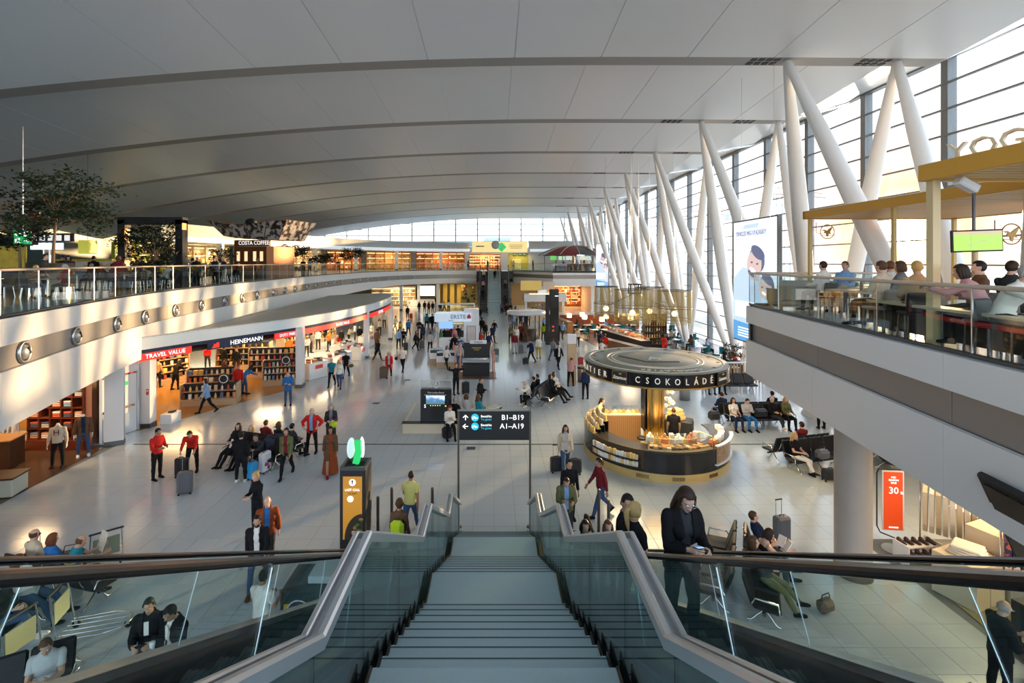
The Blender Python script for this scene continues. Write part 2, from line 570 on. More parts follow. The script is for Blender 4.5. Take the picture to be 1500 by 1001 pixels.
# ---- glass wall along the right
HX = 20.2
win = struct(thing('window_1', None, None, (HX, 0, 0)))
mm = MB().box((0, 0, 8.2), (.42, .34, 16.5)).mesh('mullion', MULL)
MYS = [2.5 + 4.8 * i for i in range(21)]
for y in MYS:
 obj('mullion', mm, win, (.15, y, 0))
zs = [16.45 - 1.16 * i for i in range(15)]
tb = MB().box((0, 50.5, 0), (.16, 97, .07)).mesh('transom', MULL)
for z in zs:
 obj('transom', tb, win, (-.02, 0, z))
MB().box((.1, 50.5, 16.6), (.5, 97, .30)).build('window_head', MULL, win)
pm = MB().box((0, 0, 0), (.02, 4.46, 1.09)).mesh('pane', WGLASS)
for i in range(20):
 for z0, z1 in zip(zs[1:], zs):
  obj('pane', pm, win, (.1, (MYS[i] + MYS[i + 1]) / 2, (z0 + z1) / 2))
# ---- glazed end wall
YE = 98.0
win2 = struct(thing('window_2', None, None, (0, YE, 0)))
g = MB().box((0, 0, 13.3), (.22, .2, 6.6)).mesh('mullion', MULL)
XM = [-38.6 + 4.4 * i for i in range(14)]
for x in XM:
 obj('mullion', g, win2, (x, 0, 0))
for z in (10.2, 11.4, 12.6, 13.8, 15.0, 16.2):
 MB().box((-10, 0, z), (60, .14, .15)).build('transom', MULL, win2)
p2 = MB().box((0, 0, 0), (4.26, .02, 1.1)).mesh('pane', WGLASS)
for i in range(13):
 for z in (10.8, 12.0, 13.2, 14.4, 15.6):
  obj('pane', p2, win2, ((XM[i] + XM[i + 1]) / 2, .02, z))
struct(MB().box((-14, YE + .1, 5.0), (70, .3, 10.2)).build('wall_end', WHITE))
# ---- solid left side of the hall, behind the food court
struct(MB().box((-46.5, 45, 7), (.5, 110, 14)).build('wall_left', mat('teal_wall', (.07, .16, .18), .4)))
# ---- outside: apron, far buildings, crane
struct(MB().box((300, 300, -.35), (2400, 2400, .3)).build('ground', mat('apron', (.55, .50, .42), .8, noise=.2, nscale=.02)))
b = thing('terminal_block', 'blue grey glazed building outside beyond the far end window', 'building', (-8, 170, -.2))
MB().box((0, 0, 7), (30, 14, 14.6), bev=.2).build('walls', mat('far_blue', (.30, .42, .48), .4), b)
for k in range(3):
 MB().box((0, -7.05, 9.2 + k * 2.1), (29, .1, 1.2)).build('window_band', mat('far_glass', (.10, .2, .27), .1), b)
MB().box((9, 0, 14.9), (9, 10, 1.8), bev=.1).build('roof_box', mat('far_blue2', (.45, .52, .55), .5), b)
b2 = thing('hangar', 'pale flat roofed hangar outside beyond the far end window on the right', 'building', (34, 190, -.2))
MB().box((0, 0, 6.5), (34, 14, 13), bev=.2).build('walls', mat('far_pale', (.55, .58, .60), .6), b2)
MB().box((0, -7.1, 9), (30, .2, 3)).build('door_band', mat('far_grey', (.4, .45, .48), .6), b2)
def lattice(name, label, loc, h, w, jib, rz=0):
 t = thing(name, label, 'crane', loc, rz)
 m = MB()
 for sx in (-1, 1):
  for sy in (-1, 1):
   m.tube((sx * w, sy * w, 0), (sx * w, sy * w, h), .12, n=4)
 z = 0; s_ = 1
 while z < h - w * 2:
  for sy in (-1, 1):
   m.tube((-s_ * w, sy * w, z), (s_ * w, sy * w, z + 2 * w), .07, n=4)
   m.tube((sy * w, -s_ * w, z), (sy * w, s_ * w, z + 2 * w), .07, n=4)
  z += 2 * w; s_ = -s_
 m.build('mast', mat('crane_grey', (.5, .5, .48), .5), t)
 j = MB()
 j.tube((-jib * .3, 0, h), (jib, 0, h), .16, n=4); j.tube((-jib * .3, 0, h + 1.4), (jib * .9, 0, h + .9), .12, n=4)
 for i in range(int(jib)):
  j.tube((i, 0, h), (i + .5, 0, h + 1.1), .06, n=4)
 j.build('jib', mat('crane_red', (.55, .35, .28), .5), t)
 MB().box((-jib * .3, 0, h - .6), (2, 1.2, 1.4), bev=.1).build('counterweight', mat('crane_grey', (.5, .5, .48), .5), t)
 return t
lattice('tower_crane', 'pale lattice crane mast outside the glass wall behind the tall lit advert', (62, 104, -.2), 22, .9, 14, .4)
lattice('tower_crane', 'reddish crane far outside beyond the end window', (52, 120, -.2), 19, .8, 18, 2.6)
# ---- slanted white column clusters
BX = {0: 14.3, 1: 14.7, 2: 15.6, 3: 16.6, 4: 17.0, 5: 17.1, 6: 17.2, 7: 17.3, 8: 17.3, 9: 17.4}
TI = {0: 10.6, 1: 11.2, 2: 12.0, 3: 12.5, 4: 12.8, 5: 12.9, 6: 12.95, 7: 13.0, 8: 13.0, 9: 13.0}
TO = {0: 14.6, 1: 15.4, 2: 16.5, 3: 16.6, 4: 16.7, 5: 16.7, 6: 16.7, 7: 16.7, 8: 16.7, 9: 16.7}
COLW = mat('column_white', (.83, .83, .82), .28)
ordn = ['nearest, standing under the orange bar canopy', 'second from the near end, behind the bar canopy', 'third from the near end, beside the tall lit advert', 'fourth from the near end, its base beside the kiosk roof', 'fifth from the near end, among the teal chairs',
  'sixth from the near end', 'seventh from the near end', 'eighth from the near end', 'ninth from the near end, almost at the end window']
for k in range(1, 10):
 yb = 13.4 + 9.6 * (k - 1)
 base = (BX[k], yb, 0)
 t = thing('column_cluster', 'slanted white column cluster, ' + ordn[k - 1], 'column', base, 0, 'slanted columns along the glass wall')
 MB().lathe([(.0, .55), (.55, .5), (.85, .12), (.9, 0)], n=16).build('plinth', COLW, t)
 for tk in (k - 1, k):
  yt = RY[tk] + .35
  for kk, T in ((0, TI), (1, TO)):
   tx = T[tk]
   p0 = Vector((.10 * (tx - BX[k]), .06 * (yt - yb), .45)); p1 = Vector((tx - BX[k], yt - yb, zrib(tk, tx) + .05))
   pts = [p0.lerp(p1, q) for q in (0, .05, .2, .4, .6, .8, .97, 1)]
   rs = [.12, .17, .25, .315, .32, .26, .16, .13]
   MB().path(pts, rs, 14).build('column_leg', COLW, t)
# ---- upper floor, left: curved edge, fascia, glass
EC = catmull([(-9.5, 4), (-12.2, 12), (-13.4, 15.3), (-15.15, 20.7), (-16.3, 27.2), (-17.5, 38.7), (-18.1, 48), (-18.0, 58), (-16.9, 68), (-14.5, 75), (-11, 79.3), (-7, 81.8), (-3.0, 82.5)], .8)
def fzb(y):
 return 3.1 + .6 * max(0, min(1, (y - 45) / 30))
UPF = mat('upper_floor_stone', (.30, .36, .38), .15, noise=.1, nscale=1)
m = MB()
m.strip([(p.x, p.y, UP) for p in EC], [(-46.3, p.y, UP) for p in EC], 0)
m.box((-13, 91, UP - .1), (66.6, 17, .2))
m.prism([(3.0, 82.5), (8.7, 72), (20.2, 72), (20.2, 82.5)], UP - .2, UP)
m.prism([(-9, -9), (-9, -1.0), (6, -1.0), (6, -9)], UP - .2, UP)
m.prism([(20.2, 4), (20.2, 15.7), (8.3, 15.7), (8.0, 13.8), (7.65, 11.5), (7.35, 9.5), (7.05, 7.5), (6.75, 5.5), (6.52, 4.0)], UP - .2, UP)
struct(m.build('floor.013', UPF))
def inset(P, d):
 out = []
 for i, p in enumerate(P):
  t = (P[min(i + 1, len(P) - 1)] - P[max(i - 1, 0)]).normalized()
  out.append(Vector((p.x - t.y * d, p.y + t.x * d)))
 return out
def fascia(P, zb, s0, s1, name, seg=5, flip=False):
 """white-grey-white edge band in panels of about SEG points; children fascia_panel"""
 root = struct(thing(name, None, None, (0, 0, 0)))
 P2 = inset(P, .12 if not flip else -.12)
 for a in range(0, len(P) - 1, seg):
  A = P[a:a + seg + 1]; B = P2[a:a + seg + 1]
  for zt, zz, mt, pr in ((lambda y: UP - .02, lambda y: s0, WHITE, 0), (lambda y: s0, lambda y: s1, GREYM, 1), (lambda y: s1, zb, WHITE, 0)):
   Q = B if pr else A
   Q = [q.copy() for q in Q]
   # 1.2 cm open joint at each panel's end
   if len(Q) > 1:
    Q[-1] = Q[-1] + (Q[-2] - Q[-1]).normalized() * .012
   Qi = inset(Q, .10 if not flip else -.10)
   m = MB()
   top = [(p.x, p.y, zt(p.y)) for p in Q]; bot = [(p.x, p.y, zz(p.y)) for p in Q]
   ti = [(p.x, p.y, zt(p.y)) for p in Qi]; bi = [(p.x, p.y, zz(p.y)) for p in Qi]
   m.strip(bot, top, 0, True); m.strip(top, ti, 0); m.strip(bi, bot, 0)
   m.add([top[0], ti[0], bi[0], bot[0]], [(0, 1, 2, 3)]); m.add([top[-1], ti[-1], bi[-1], bot[-1]], [(3, 2, 1, 0)])
   m.build('fascia_panel', mt, root)
 # dark backing
 m = MB()
 Q = inset(P, .25 if not flip else -.25)
 m.strip([(p.x, p.y, zb(p.y)) for p in Q], [(p.x, p.y, UP) for p in Q])
 m.build('fascia_backing', BLACKM, root)
 return root
fascia(EC, fzb, 5.2, 4.55, 'trim_2')
m = MB()
I_ = inset(EC, .02)
m.strip([(p.x, p.y, fzb(p.y) + .02) for p in I_], [(-46.3, p.y, fzb(p.y) + .02) for p in I_])
struct(m.build('ceiling.010', mat('soffit', (.45, .42, .38), .5)))
ER = [Vector(p) for p in ((20.2, 15.78), (14, 15.78), (8.2, 15.78), (7.9, 13.8), (7.55, 11.5), (7.25, 9.5), (6.95, 7.5), (6.65, 5.5), (6.42, 4.0), (5.9, .6))]
fascia(ER[2:], lambda y: 3.68, 5.34, 4.79, 'trim_3', seg=2)
fascia(ER[:3], lambda y: 3.68, 5.34, 4.79, 'trim_4', seg=1)
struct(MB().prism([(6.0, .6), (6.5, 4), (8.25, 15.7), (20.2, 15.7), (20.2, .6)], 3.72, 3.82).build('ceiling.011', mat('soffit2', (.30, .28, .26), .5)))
EF = [Vector(p) for p in ((20.0, 72), (14, 72), (8.7, 72), (6.5, 76.2), (3.2, 82.5))][::-1]
fascia(EF, lambda y: 3.7, 5.35, 4.8, 'trim_5', seg=1)
struct(MB().box((-3, 90.5, 3.9), (45, 17, .1)).build('ceiling.012', mat('soffit', (.45, .42, .38), .5)))
HANDR = mat('pale_handrail', (.62, .52, .42), .35, .3)
def balustrade(P, z0, h, label, every, off=.10, railm=HANDR, rr=.035):
 """glass guard: one pane, post and clip at a time along the edge"""
 root = thing('glass_balustrade', label, 'balustrade', (0, 0, 0))
 Q = inset(P, off)
 # resample
 d = [0]
 for a, b in zip(Q, Q[1:]): d.append(d[-1] + (b - a).length)
 def pt(s):
  for i in range(len(Q) - 1):
   if s <= d[i + 1] or i == len(Q) - 2:
    return Q[i].lerp(Q[i + 1], (s - d[i]) / max(1e-6, d[i + 1] - d[i]))
 n = max(1, int(d[-1] / every))
 S_ = [d[-1] * i / n for i in range(n + 1)]
 pts = [pt(s) for s in S_]
 MB().path([(p.x, p.y, z0 + h) for p in Q], rr, 8).build('handrail', railm, root)
 MB().path([(p.x, p.y, z0 + .03) for p in Q], .04, 4).build('base_channel', DSTEEL, root)
 for i in range(n):
  a, b = pts[i], pts[i + 1]
  t = (b - a).normalized(); c_ = (a + b) / 2
  ang = math.atan2(t.y, t.x)
  MB().box((0, 0, h / 2), ((b - a).length - .03, .016, h - .04)).build('glass_panel', BGLASS, root, (c_.x, c_.y, z0), ang)
 for p in pts:
  MB().box((0, 0, h / 2), (.018, .02, h)).build('post', STEEL, root, (p.x, p.y, z0))
 return root
balustrade([p for p in EC if p.y > 8], UP, 1.2, 'curved glass balustrade with pale handrail along the left upper floor', 1.75)
balustrade(ER[2:], UP, 1.04, 'glass balustrade with pale handrail in front of the right hand bar', 1.95)
balustrade([Vector((12.5, 15.78)), Vector((8.42, 15.78))], UP, 1.04, 'short glass balustrade on the far side of the right hand bar', 1.6)
balustrade(EF, UP, 1.15, 'glass balustrade on the far upper floor right of the escalators', 2.2)
# ---- round air nozzles in the left grey band
dist, last, s0 = 0, None, None
noz = None
acc = -1.0
prev = EC[0]
i = 0
placed = 0
for p in EC[1:]:
 step = (p - prev).length
 if p.y > 12.4:
  acc += step
  if acc >= 0 and p.y < 78:
   t = (p - prev).normalized()
   nx, ny = t.y, -t.x
   rz = math.atan2(ny, nx)
   q = p - Vector((nx, ny)) * .12
   if noz is None:
    noz = thing('air_nozzle', 'x', 'air vent', (q.x, q.y, 4.87), rz, 'round air nozzles in the left grey band')
    MB().path([(.0 + dx, math.cos(a) * .27, math.sin(a) * .27) for dx, a in [(.03, 2 * PI * k / 20) for k in range(20)]], .045, 6, closed=True).build('ring', STEEL, noz)
    mb = MB(); mb.add([(.012, math.cos(2 * PI * k / 20) * .27, math.sin(2 * PI * k / 20) * .27) for k in range(20)], [tuple(range(20))]); mb.build('recess', BLACKM, noz)
    MB().ball((.02, 0, 0), (.12, .2, .2), 12, 8).build('nozzle_ball', mat('nozzle_grey', (.40, .39, .37), .4, .5), noz)
    mb = MB(); mb.box((.10, .03, .04), (.1, .06, .2), rx=.5); mb.build('slot', BLACKM, noz)
    cur = noz
   else:
    cur = dup(noz, (q.x, q.y, 4.87), rz)
   placed += 1
   cur['label'] = '%s round air nozzle in the left grey band, from the near end' % ORD[placed - 1]
   acc -= 2.85
 prev = p
# ---- staircase
stair = thing('staircase', 'straight grey stone staircase with two landings descending to the hall', 'stairs', (0, 0, 0))
tread = MB().box((0, 0, -.02), (1.73, .33, .04), bev=.006)
tread.box((0, .15, -.09), (1.70, .02, .15))
trm = tread.mesh('step', STAIRM)
gr = MB().box((0, .01, .001), (1.72, .012, .004)).box((0, -.135, .001), (1.72, .014, .004)).mesh('groove_strip', mat('groove', (.10, .13, .14), .7))
FL = [(-.10, 5.9, 2.48, 4.425), (3.43, 4.425, 5.95, 2.95), (6.78, 2.95, 9.35, 1.475), (10.25, 1.475, 12.85, 0.0)]
for ya, za, yb, zb in FL:
 n = 8
 for i in range(1, n + 1):
  d = (yb - ya) / n
  o = obj('step', trm, stair, (0, ya + d * (i - .5) - .01, za - (za - zb) * i / 9))
  g = obj('groove_strip', gr, o); g.rotation_euler = (0, 0, PI)
for ya, yb, z in ((2.48, 3.43, 4.425), (5.95, 6.78, 2.95), (9.35, 10.25, 1.475)):
 MB().box((0, (ya + yb) / 2, z - .06), (1.73, yb - ya + .02, .12), bev=.006).build('landing', STAIRM, stair)
for sx in (-1, 1):
 for ya, za, yb, zb in FL:
  poly = []
  n = 9; d = (yb - ya) / 8; h = (za - zb) / 9
  for i in range(9):
   poly += [(ya + d * i, za - h * i + .03), (ya + d * i, za - h * (i + 1) + .03)]
  poly += [(yb, zb - .32), (ya, za - .5)]
  M = Matrix(((0, 0, 1, 0), (1, 0, 0, 0), (0, 1, 0, 0), (0, 0, 0, 1)))
  MB().prism(poly, .872 * sx - .006, .872 * sx + .006, M=M).build('stringer', mat('stringer_dark', (.045, .04, .036), .4, .5), stair)
 for ya, yb, z in ((2.48, 3.43, 4.425), (5.95, 6.78, 2.95), (9.35, 10.25, 1.475)):
  MB().box((sx * .872, (ya + yb) / 2, z - .18), (.012, yb - ya, .40)).build('stringer', mat('stringer_brown', (.13, .085, .05), .4, .5), stair)
RP = [(-.9, 7.40), (2.48, 5.40), (3.43, 5.40), (5.98, 3.925), (6.78, 3.925), (9.42, 2.42), (10.25, 2.42), (13.0, .86)]
for sx, nm in ((-1, 'left'), (1, 'right')):
 t = thing('stair_balustrade', 'glass stair balustrade with broad silver handrail on the %s of the stairs' % nm, 'balustrade', (0, 0, 0))
 prof = [(.862, -.05), (.862, -.015), (.875, .0), (.905, .0), (.917, -.012), (.917, -.05), (.955, -.05), (.955, -.012), (.962, -.004), (.982, -.004), (.99, -.012), (.99, -.07), (.862, -.07)]
 MB().sweep([(x * sx, n_) for x, n_ in (prof if sx > 0 else prof)], RP).build('handrail', RAILM, t)
 # glass, split in panels
 segs = []
 for (ya, za), (yb, zb) in zip(RP, RP[1:]):
  k = 2 if abs(yb - ya) > 2 else 1
  for q in range(k):
   a0, a1 = q / k, (q + 1) / k
   segs.append((ya + (yb - ya) * a0, za + (zb - za) * a0, ya + (yb - ya) * a1, za + (zb - za) * a1))
 for ya, za, yb, zb in segs:
  M = Matrix(((0, 0, 1, 0), (1, 0, 0, 0), (0, 1, 0, 0), (0, 0, 0, 1)))
  lo = 1.30
  poly = [(ya + .006, za - .06), (ya + .006, za - lo), (yb - .006, max(zb - lo, .02)), (yb - .006, zb - .06)]
  MB().prism(poly, sx * .93 - .007, sx * .93 + .007, M=M).build('glass_panel', SGLASS, t)
 for y, z in ((12.6, .5),):
  MB().box((sx * .93, y, .5), (.03, .03, 1.0)).build('post', DSTEEL, t)
# ---- escalators
SL = .585
def zl(d0, y):
 return EYE - d0 - SL * y
ESTEP = mat('escalator_step', (.055, .058, .06), .4, .6)
esm = MB()
esm.box((0, 0, -.02), (.98, .40, .04))
for q in range(20):
 esm.box((-.47 + q * .0495, 0, .006), (.022, .39, .014))
esm.box((0, -.195, -.13), (.98, .012, .21))
escm = esm.mesh('step', ESTEP)
DECK = mat('dark_deck_metal', (.10, .10, .10), .22, .9)
def escalator(xc, sx, y0, y1, label, loc=(0, 0, 0), rz=0.0, simple=False, ztop=5.9):
 """inclined run from y0 (top) to y1 (floor) in the plane of the near stairs; sx is the side away from the stairs"""
 t = thing('escalator', label, 'escalator', loc, rz)
 yT, yB = y0 - 1.3, y1 + 1.4
 zt = zl(.075, y0)
 for s in (-1, 1):
  x = xc + s * .61
  zb = zl(.075, y1)
  pts = [(x, yT + .1, zt - .42), (x, yT - .05, zt - .2), (x, yT + .1, zt), (x, y0, zt), (x, y1, zb)]
  pts += [(x, yB, zb), (x, yB + .22, zb - .08), (x, yB + .3, zb - .28), (x, yB + .2, zb - .48), (x, yB, zb - .58)]
  MB().sweep([(x + .040 * math.cos(2 * PI * k / 12), .020 * math.sin(2 * PI * k / 12)) for k in range(12)], [(p_[1], p_[2]) for p_ in pts]).build('handrail', RUBBER, t)
  # glass panels
  L_ = y1 - y0
  n = max(2, int(L_ / 1.35))
  M = Matrix(((0, 0, 1, 0), (1, 0, 0, 0), (0, 1, 0, 0), (0, 0, 0, 1)))
  for i in range(n):
   a, b = y0 + L_ * i / n, y0 + L_ * (i + 1) / n
   MB().prism([(a + .293, zl(.10, a + .287)), (a + .006, zl(.76, a)), (b - .006, zl(.76, b)), (b + .281, zl(.10, b + .287))], x - .006, x + .006, M=M).build('glass_panel', BGLASS, t)
   if i:
    MB().tube((x, a + .287, zl(.11, a + .287)), (x, a, zl(.76, a)), .004, n=6).build('joint_strip', STEEL, t)
  MB().prism([(y1 + .293, zl(.10, y1)), (y1 + .006, zl(.76, y1)), (yB, zl(.76, y1)), (yB + .2, zl(.3, y1)), (yB, zl(.1, y1))], x - .006, x + .006, M=M).build('glass_panel', BGLASS, t)
  # deck and skirt
  d = MB()
  w0, w1 = (x - .06, x + .10) if s * sx > 0 and sx > 0 else ((x - .10, x + .06) if s * sx > 0 else (x - .06, x + .06))
  d.prism([(y0 - 1.3, zl(.74, y0)), (y0, zl(.74, y0)), (y1, zl(.74, y1)), (yB, zl(.74, y1)), (yB, zl(.80, y1)), (y1, zl(.80, y1)), (y0, zl(.80, y0)), (y0 - 1.3, zl(.8, y0))], w0, w1, M=M)
  d.build('deck', STEEL if s * sx > 0 else DECK, t)
  k = MB()
  xi = x - s * .06
  k.prism([(y0 - 1.3, zl(.80, y0)), (y0, zl(.80, y0)), (y1, zl(.80, y1)), (yB, zl(.80, y1)), (yB, zl(1.1, y1)), (y1, zl(1.12, y1)), (y0, zl(1.12, y0)), (y0 - 1.3, zl(1.1, y0))], min(xi, xi + s * .03), max(xi, xi + s * .03), M=M)
  k.build('skirt', DECK, t)
 tr_ = MB()
 for s in (-1, 1):
  x = xc + s * .70
  tr_.prism([(y0 - 1.3, zl(.82, y0)), (y0, zl(.82, y0)), (y1, zl(.82, y1)), (yB, zl(.82, y1)), (yB, 0), (y1 - 1.2, 0), (y0, zl(2.0, y0)), (y0 - 1.3, zl(2.0, y0))], x - .02, x + .02, M=Matrix(((0, 0, 1, 0), (1, 0, 0, 0), (0, 1, 0, 0), (0, 0, 0, 1))))
 tr_.build('cladding', mat('escalator_cladding', (.10, .115, .12), .3, .7), t)
 n = int((y1 - y0) / .40)
 for i in range(n):
  y = y0 + .2 + i * .4
  o = obj('step', escm, t, (xc, y, zl(1.02, y)))
 MB().box((xc, (y1 + yB) / 2, zl(1.04, y1) - .05), (1.1, yB - y1 + .2, .1)).build('floor_plate', STEEL, t)
 MB().box((xc, y0 - .6, zl(1.02, y0) - .05), (1.1, 1.3, .1)).build('floor_plate', STEEL, t)
 return t
escalator(1.72, 1, .7, 10.75, 'near escalator on the right of the stairs carrying people up')
escalator(-1.72, -1, .7, 10.75, 'near escalator on the left of the stairs carrying people down')
# far pair rising the other way: same run turned round, foot at Y = 69.5
YF = 81.6
escalator(1.72, 1, .7, 10.75, 'far escalator left of the far stairs at the end of the hall', (0, YF, 0), PI)
escalator(-1.72, -1, .7, 10.75, 'far escalator right of the far stairs at the end of the hall', (0, YF, 0), PI)
fs = thing('staircase', 'far staircase between two escalators at the end of the hall', 'stairs', (0, YF, 0), PI)
for ya, za, yb, zb in FL:
 for i in range(1, 9):
  d = (yb - ya) / 8
  obj('step', trm, fs, (0, ya + d * (i - .5) - .01, za - (za - zb) * i / 9))
for ya, yb, z in ((2.48, 3.43, 4.425), (5.95, 6.78, 2.95), (9.35, 10.25, 1.475)):
 MB().box((0, (ya + yb) / 2, z - .06), (1.73, yb - ya + .02, .12)).build('landing', STAIRM, fs)
for sx in (-1, 1):
 MB().sweep([(sx * .87, -.06), (sx * .87, 0), (sx * .99, 0), (sx * .99, -.06)], RP).build('handrail', RAILM, fs)
 M = Matrix(((0, 0, 1, 0), (1, 0, 0, 0), (0, 1, 0, 0), (0, 0, 0, 1)))
 for (ya, za), (yb, zb) in zip(RP, RP[1:]):
  MB().prism([(ya, za - .06), (ya, za - 1.2), (yb, max(.02, zb - 1.2)), (yb, zb - .06)], sx * .93 - .007, sx * .93 + .007, M=M).build('glass_panel', SGLASS, fs)
# ---- bollards at the foot of the near escalators
bol = None
for x, y, lab in ((-3.0, 12.5, 'leftmost slim dark post at the foot of the left escalator'), (-2.75, 13.0, 'slim dark post behind the leftmost one at the foot of the left escalator'), (-1.66, 13.0, 'slim dark post nearest the stairs at the foot of the left escalator'),
                  (2.1, 13.2, 'slim steel post nearest the stairs at the foot of the right escalator'), (2.78, 12.9, 'taller looking steel post right of the walking man with the bag'), (2.9, 12.3, 'rightmost slim steel post at the foot of the right escalator')):
 if bol is None:
  bol = thing('bollard', lab, 'post', (x, y, 0), 0, 'slim posts at the escalator feet')
  MB().lathe([(.0, 1.25), (.035, 1.25), (.04, 1.22), (.04, .02), (.0, .02)], n=10).build('tube', mat('bollard_bronze', (.16, .12, .10), .35, .7), bol)
  MB().lathe([(.0, .025), (.10, .02), (.11, 0)], n=14).build('base', DSTEEL, bol)
 else:
  dup(bol, (x, y, 0), label=lab)
# ---- round column lower right
cx, cyy = 8.4, 11.35
t = thing('round_pillar', 'round grey concrete pillar with dark collar under the right hand bar', 'pillar', (cx, cyy, 0))
MB().lathe([(.37, .26), (.37, 3.75)], n=32).build('shaft', mat('pillar_grey', (.40, .36, .32), .4, noise=.1, nscale=3), t)
MB().lathe([(.0, .27), (.385, .27), (.39, .25), (.39, 0)], n=32).build('collar', mat('collar', (.20, .15, .11), .3, .8), t)
# ================================================================== HALL FLOOR: SIGN, TOTEMS, KIOSKS
FACE = (PI / 2, 0, 0)
# ---- gate direction sign on two poles
t = thing('gate_sign', 'black overhead gate direction sign on two tall dark poles beyond the stairs', 'sign', (.0, 13.35, 0))
for s in (-1, 1):
 MB().box((s * .985, 0, 1.62), (.055, .07, 3.24), bev=.008).build('pole', mat('sign_pole', (.17, .15, .12), .35, .6), t)
 MB().lathe([(0, .02), (.09, .02), (.1, 0)], c=(s * .985, 0, 0), n=14).build('foot', DSTEEL, t)
MB().box((0, 0, 2.80), (1.94, .05, .80), bev=.006).build('panel', BLACKM, t)
MB().box((0, 0, 3.215), (2.03, .08, .03)).build('top_bar', STEEL, t)
for z, ar in ((3.02, 'up'), (2.78, 'left')):
 a = MB()
 if ar == 'up':
  a.box((0, 0, -.005), (.022, .006, .13)); a.box((-.032, 0, .035), (.022, .006, .1), ry=.8); a.box((.032, 0, .035), (.022, .006, .1), ry=-.8)
 else:
  a.box((.0, 0, 0), (.14, .006, .022)); a.box((-.035, 0, .03), (.022, .006, .1), ry=.8); a.box((-.035, 0, -.03), (.022, .006, .1), ry=-.8)
 a.build('arrow', LETTER, t, (-.79, -.029, z))
 d = MB(); d.prism([(.105 * math.cos(2 * PI * k / 24), .105 * math.sin(2 * PI * k / 24)) for k in range(24)], 0, .006, M=Matrix.Rotation(PI / 2, 4, 'X'))
 dd = d.build('disc', CYAN, t, (-.53, -.025, z))
 p = MB(); p.box((0, 0, 0), (.14, .006, .022), ry=.25); p.box((.0, 0, .0), (.022, .006, .09), ry=-.5); p.box((-.06, 0, -.03), (.05, .006, .018), ry=.9)
 p.build('plane_symbol', LETTER, dd, (.0, -.009, 0))
 text('Beszállás', .085, LETTER, t, (-.37, -.029, z + .035), align='LEFT')
 text('To gates', .085, CYAN, t, (-.37, -.029, z - .05), align='LEFT')
text('B1–B19', .20, LETTER, t, (.82, -.029, 3.02), align='RIGHT')
text('A1–A19', .20, LETTER, t, (.82, -.029, 2.78), align='RIGHT')
# ---- car maker's totem on a low platform
t = thing('advert_totem', 'black car advert totem with small screen and star emblem on low platform', 'advert stand', (-2.5, 20.9, .46))
MB().box((0, 0, .69), (1.32, .34, 1.38), bev=.02).build('body', BLACK, t)
g = MB()
for x in (-.66, .66): g.box((x, 0, 1.56), (.03, .05, .36))
g.box((0, 0, 1.74), (1.35, .05, .03))
g.build('top_frame', STEEL, t)
MB().box((0, 0, 1.56), (1.29, .012, .33)).build('glass_panel', CGLASS, t)
e = MB()
e.path([(.15 * math.cos(2 * PI * k / 24), 0, .15 * math.sin(2 * PI * k / 24)) for k in range(24)], .018, 6, closed=True)
for k in range(3):
 a = PI / 2 + k * 2 * PI / 3
 e.tube((0, 0, 0), (.145 * math.cos(a), 0, .145 * math.sin(a)), .024, .006, 6)
e.build('star_emblem', STEEL, t, (0, -.05, 1.57))
text('Mercedes-Benz', .115, mat('silver_letter', (.75, .77, .78), .3, .6), t, (0, -.175, 1.25))
SCR = mat('landscape_screen', (.1, .2, .4), .3)
nt_ = SCR.node_tree; b_ = nt_.nodes['Principled BSDF']
co = nt_.nodes.new('ShaderNodeTexCoord'); se = nt_.nodes.new('ShaderNodeSeparateXYZ'); nt_.links.new(co.outputs['Object'], se.inputs[0])
nz = nt_.nodes.new('ShaderNodeTexNoise'); nz.inputs['Scale'].default_value = 4; nt_.links.new(co.outputs['Object'], nz.inputs['Vector'])
ad = nt_.nodes.new('ShaderNodeMath'); ad.operation = 'MULTIPLY_ADD'; ad.inputs[1].default_value = .5; nt_.links.new(nz.outputs['Fac'], ad.inputs[0]); nt_.links.new(se.outputs['Z'], ad.inputs[2])
rp = nt_.nodes.new('ShaderNodeValToRGB'); r_ = rp.color_ramp.elements
r_[0].position, r_[0].color = .1, (.03, .10, .02, 1); r_[1].position, r_[1].color = .42, (.55, .72, .95, 1)
mm_ = rp.color_ramp.elements.new(.24); mm_.color = (.03, .08, .16, 1)
nt_.links.new(ad.outputs[0], rp.inputs[0]); nt_.links.new(rp.outputs[0], b_.inputs['Emission Color']); b_.inputs['Emission Strength'].default_value = 1.2
MB().box((0, 0, 0), (.80, .01, .36)).build('screen', SCR, t, (-.02, -.175, .94))
MB().box((-.02, -.176, 1.15), (.95, .006, .025)).build('screen_rule', STEEL, t)
icons = MB()
for k in range(5): icons.box((-.22 + k * .1, -.176, .70), (.045, .006, .04))
icons.box((.42, -.176, .68), (.06, .006, .05))
icons.build('icon_row', mat('icon_gold', (.7, .6, .2), .5, emit=(.8, .7, .3), es=.6), t)
text('S', .2, LETTER, t, (-.46, -.176, .67))
t = thing('display_platform', 'low grey display platform with cream edge under the car advert totem', 'platform', (-2.7, 22.0, 0))
MB().box((.25, .1, .22), (2.9, 3.0, .44), bev=.01).build('body', CREAM, t)
MB().box((.2, .12, .45), (2.5, 2.7, .02)).build('top_panel', mat('platform_grey', (.42, .43, .42), .3), t)
MB().box((.25, -1.32, .45), (2.94, .3, .03)).build('front_ledge', BLACK, t)
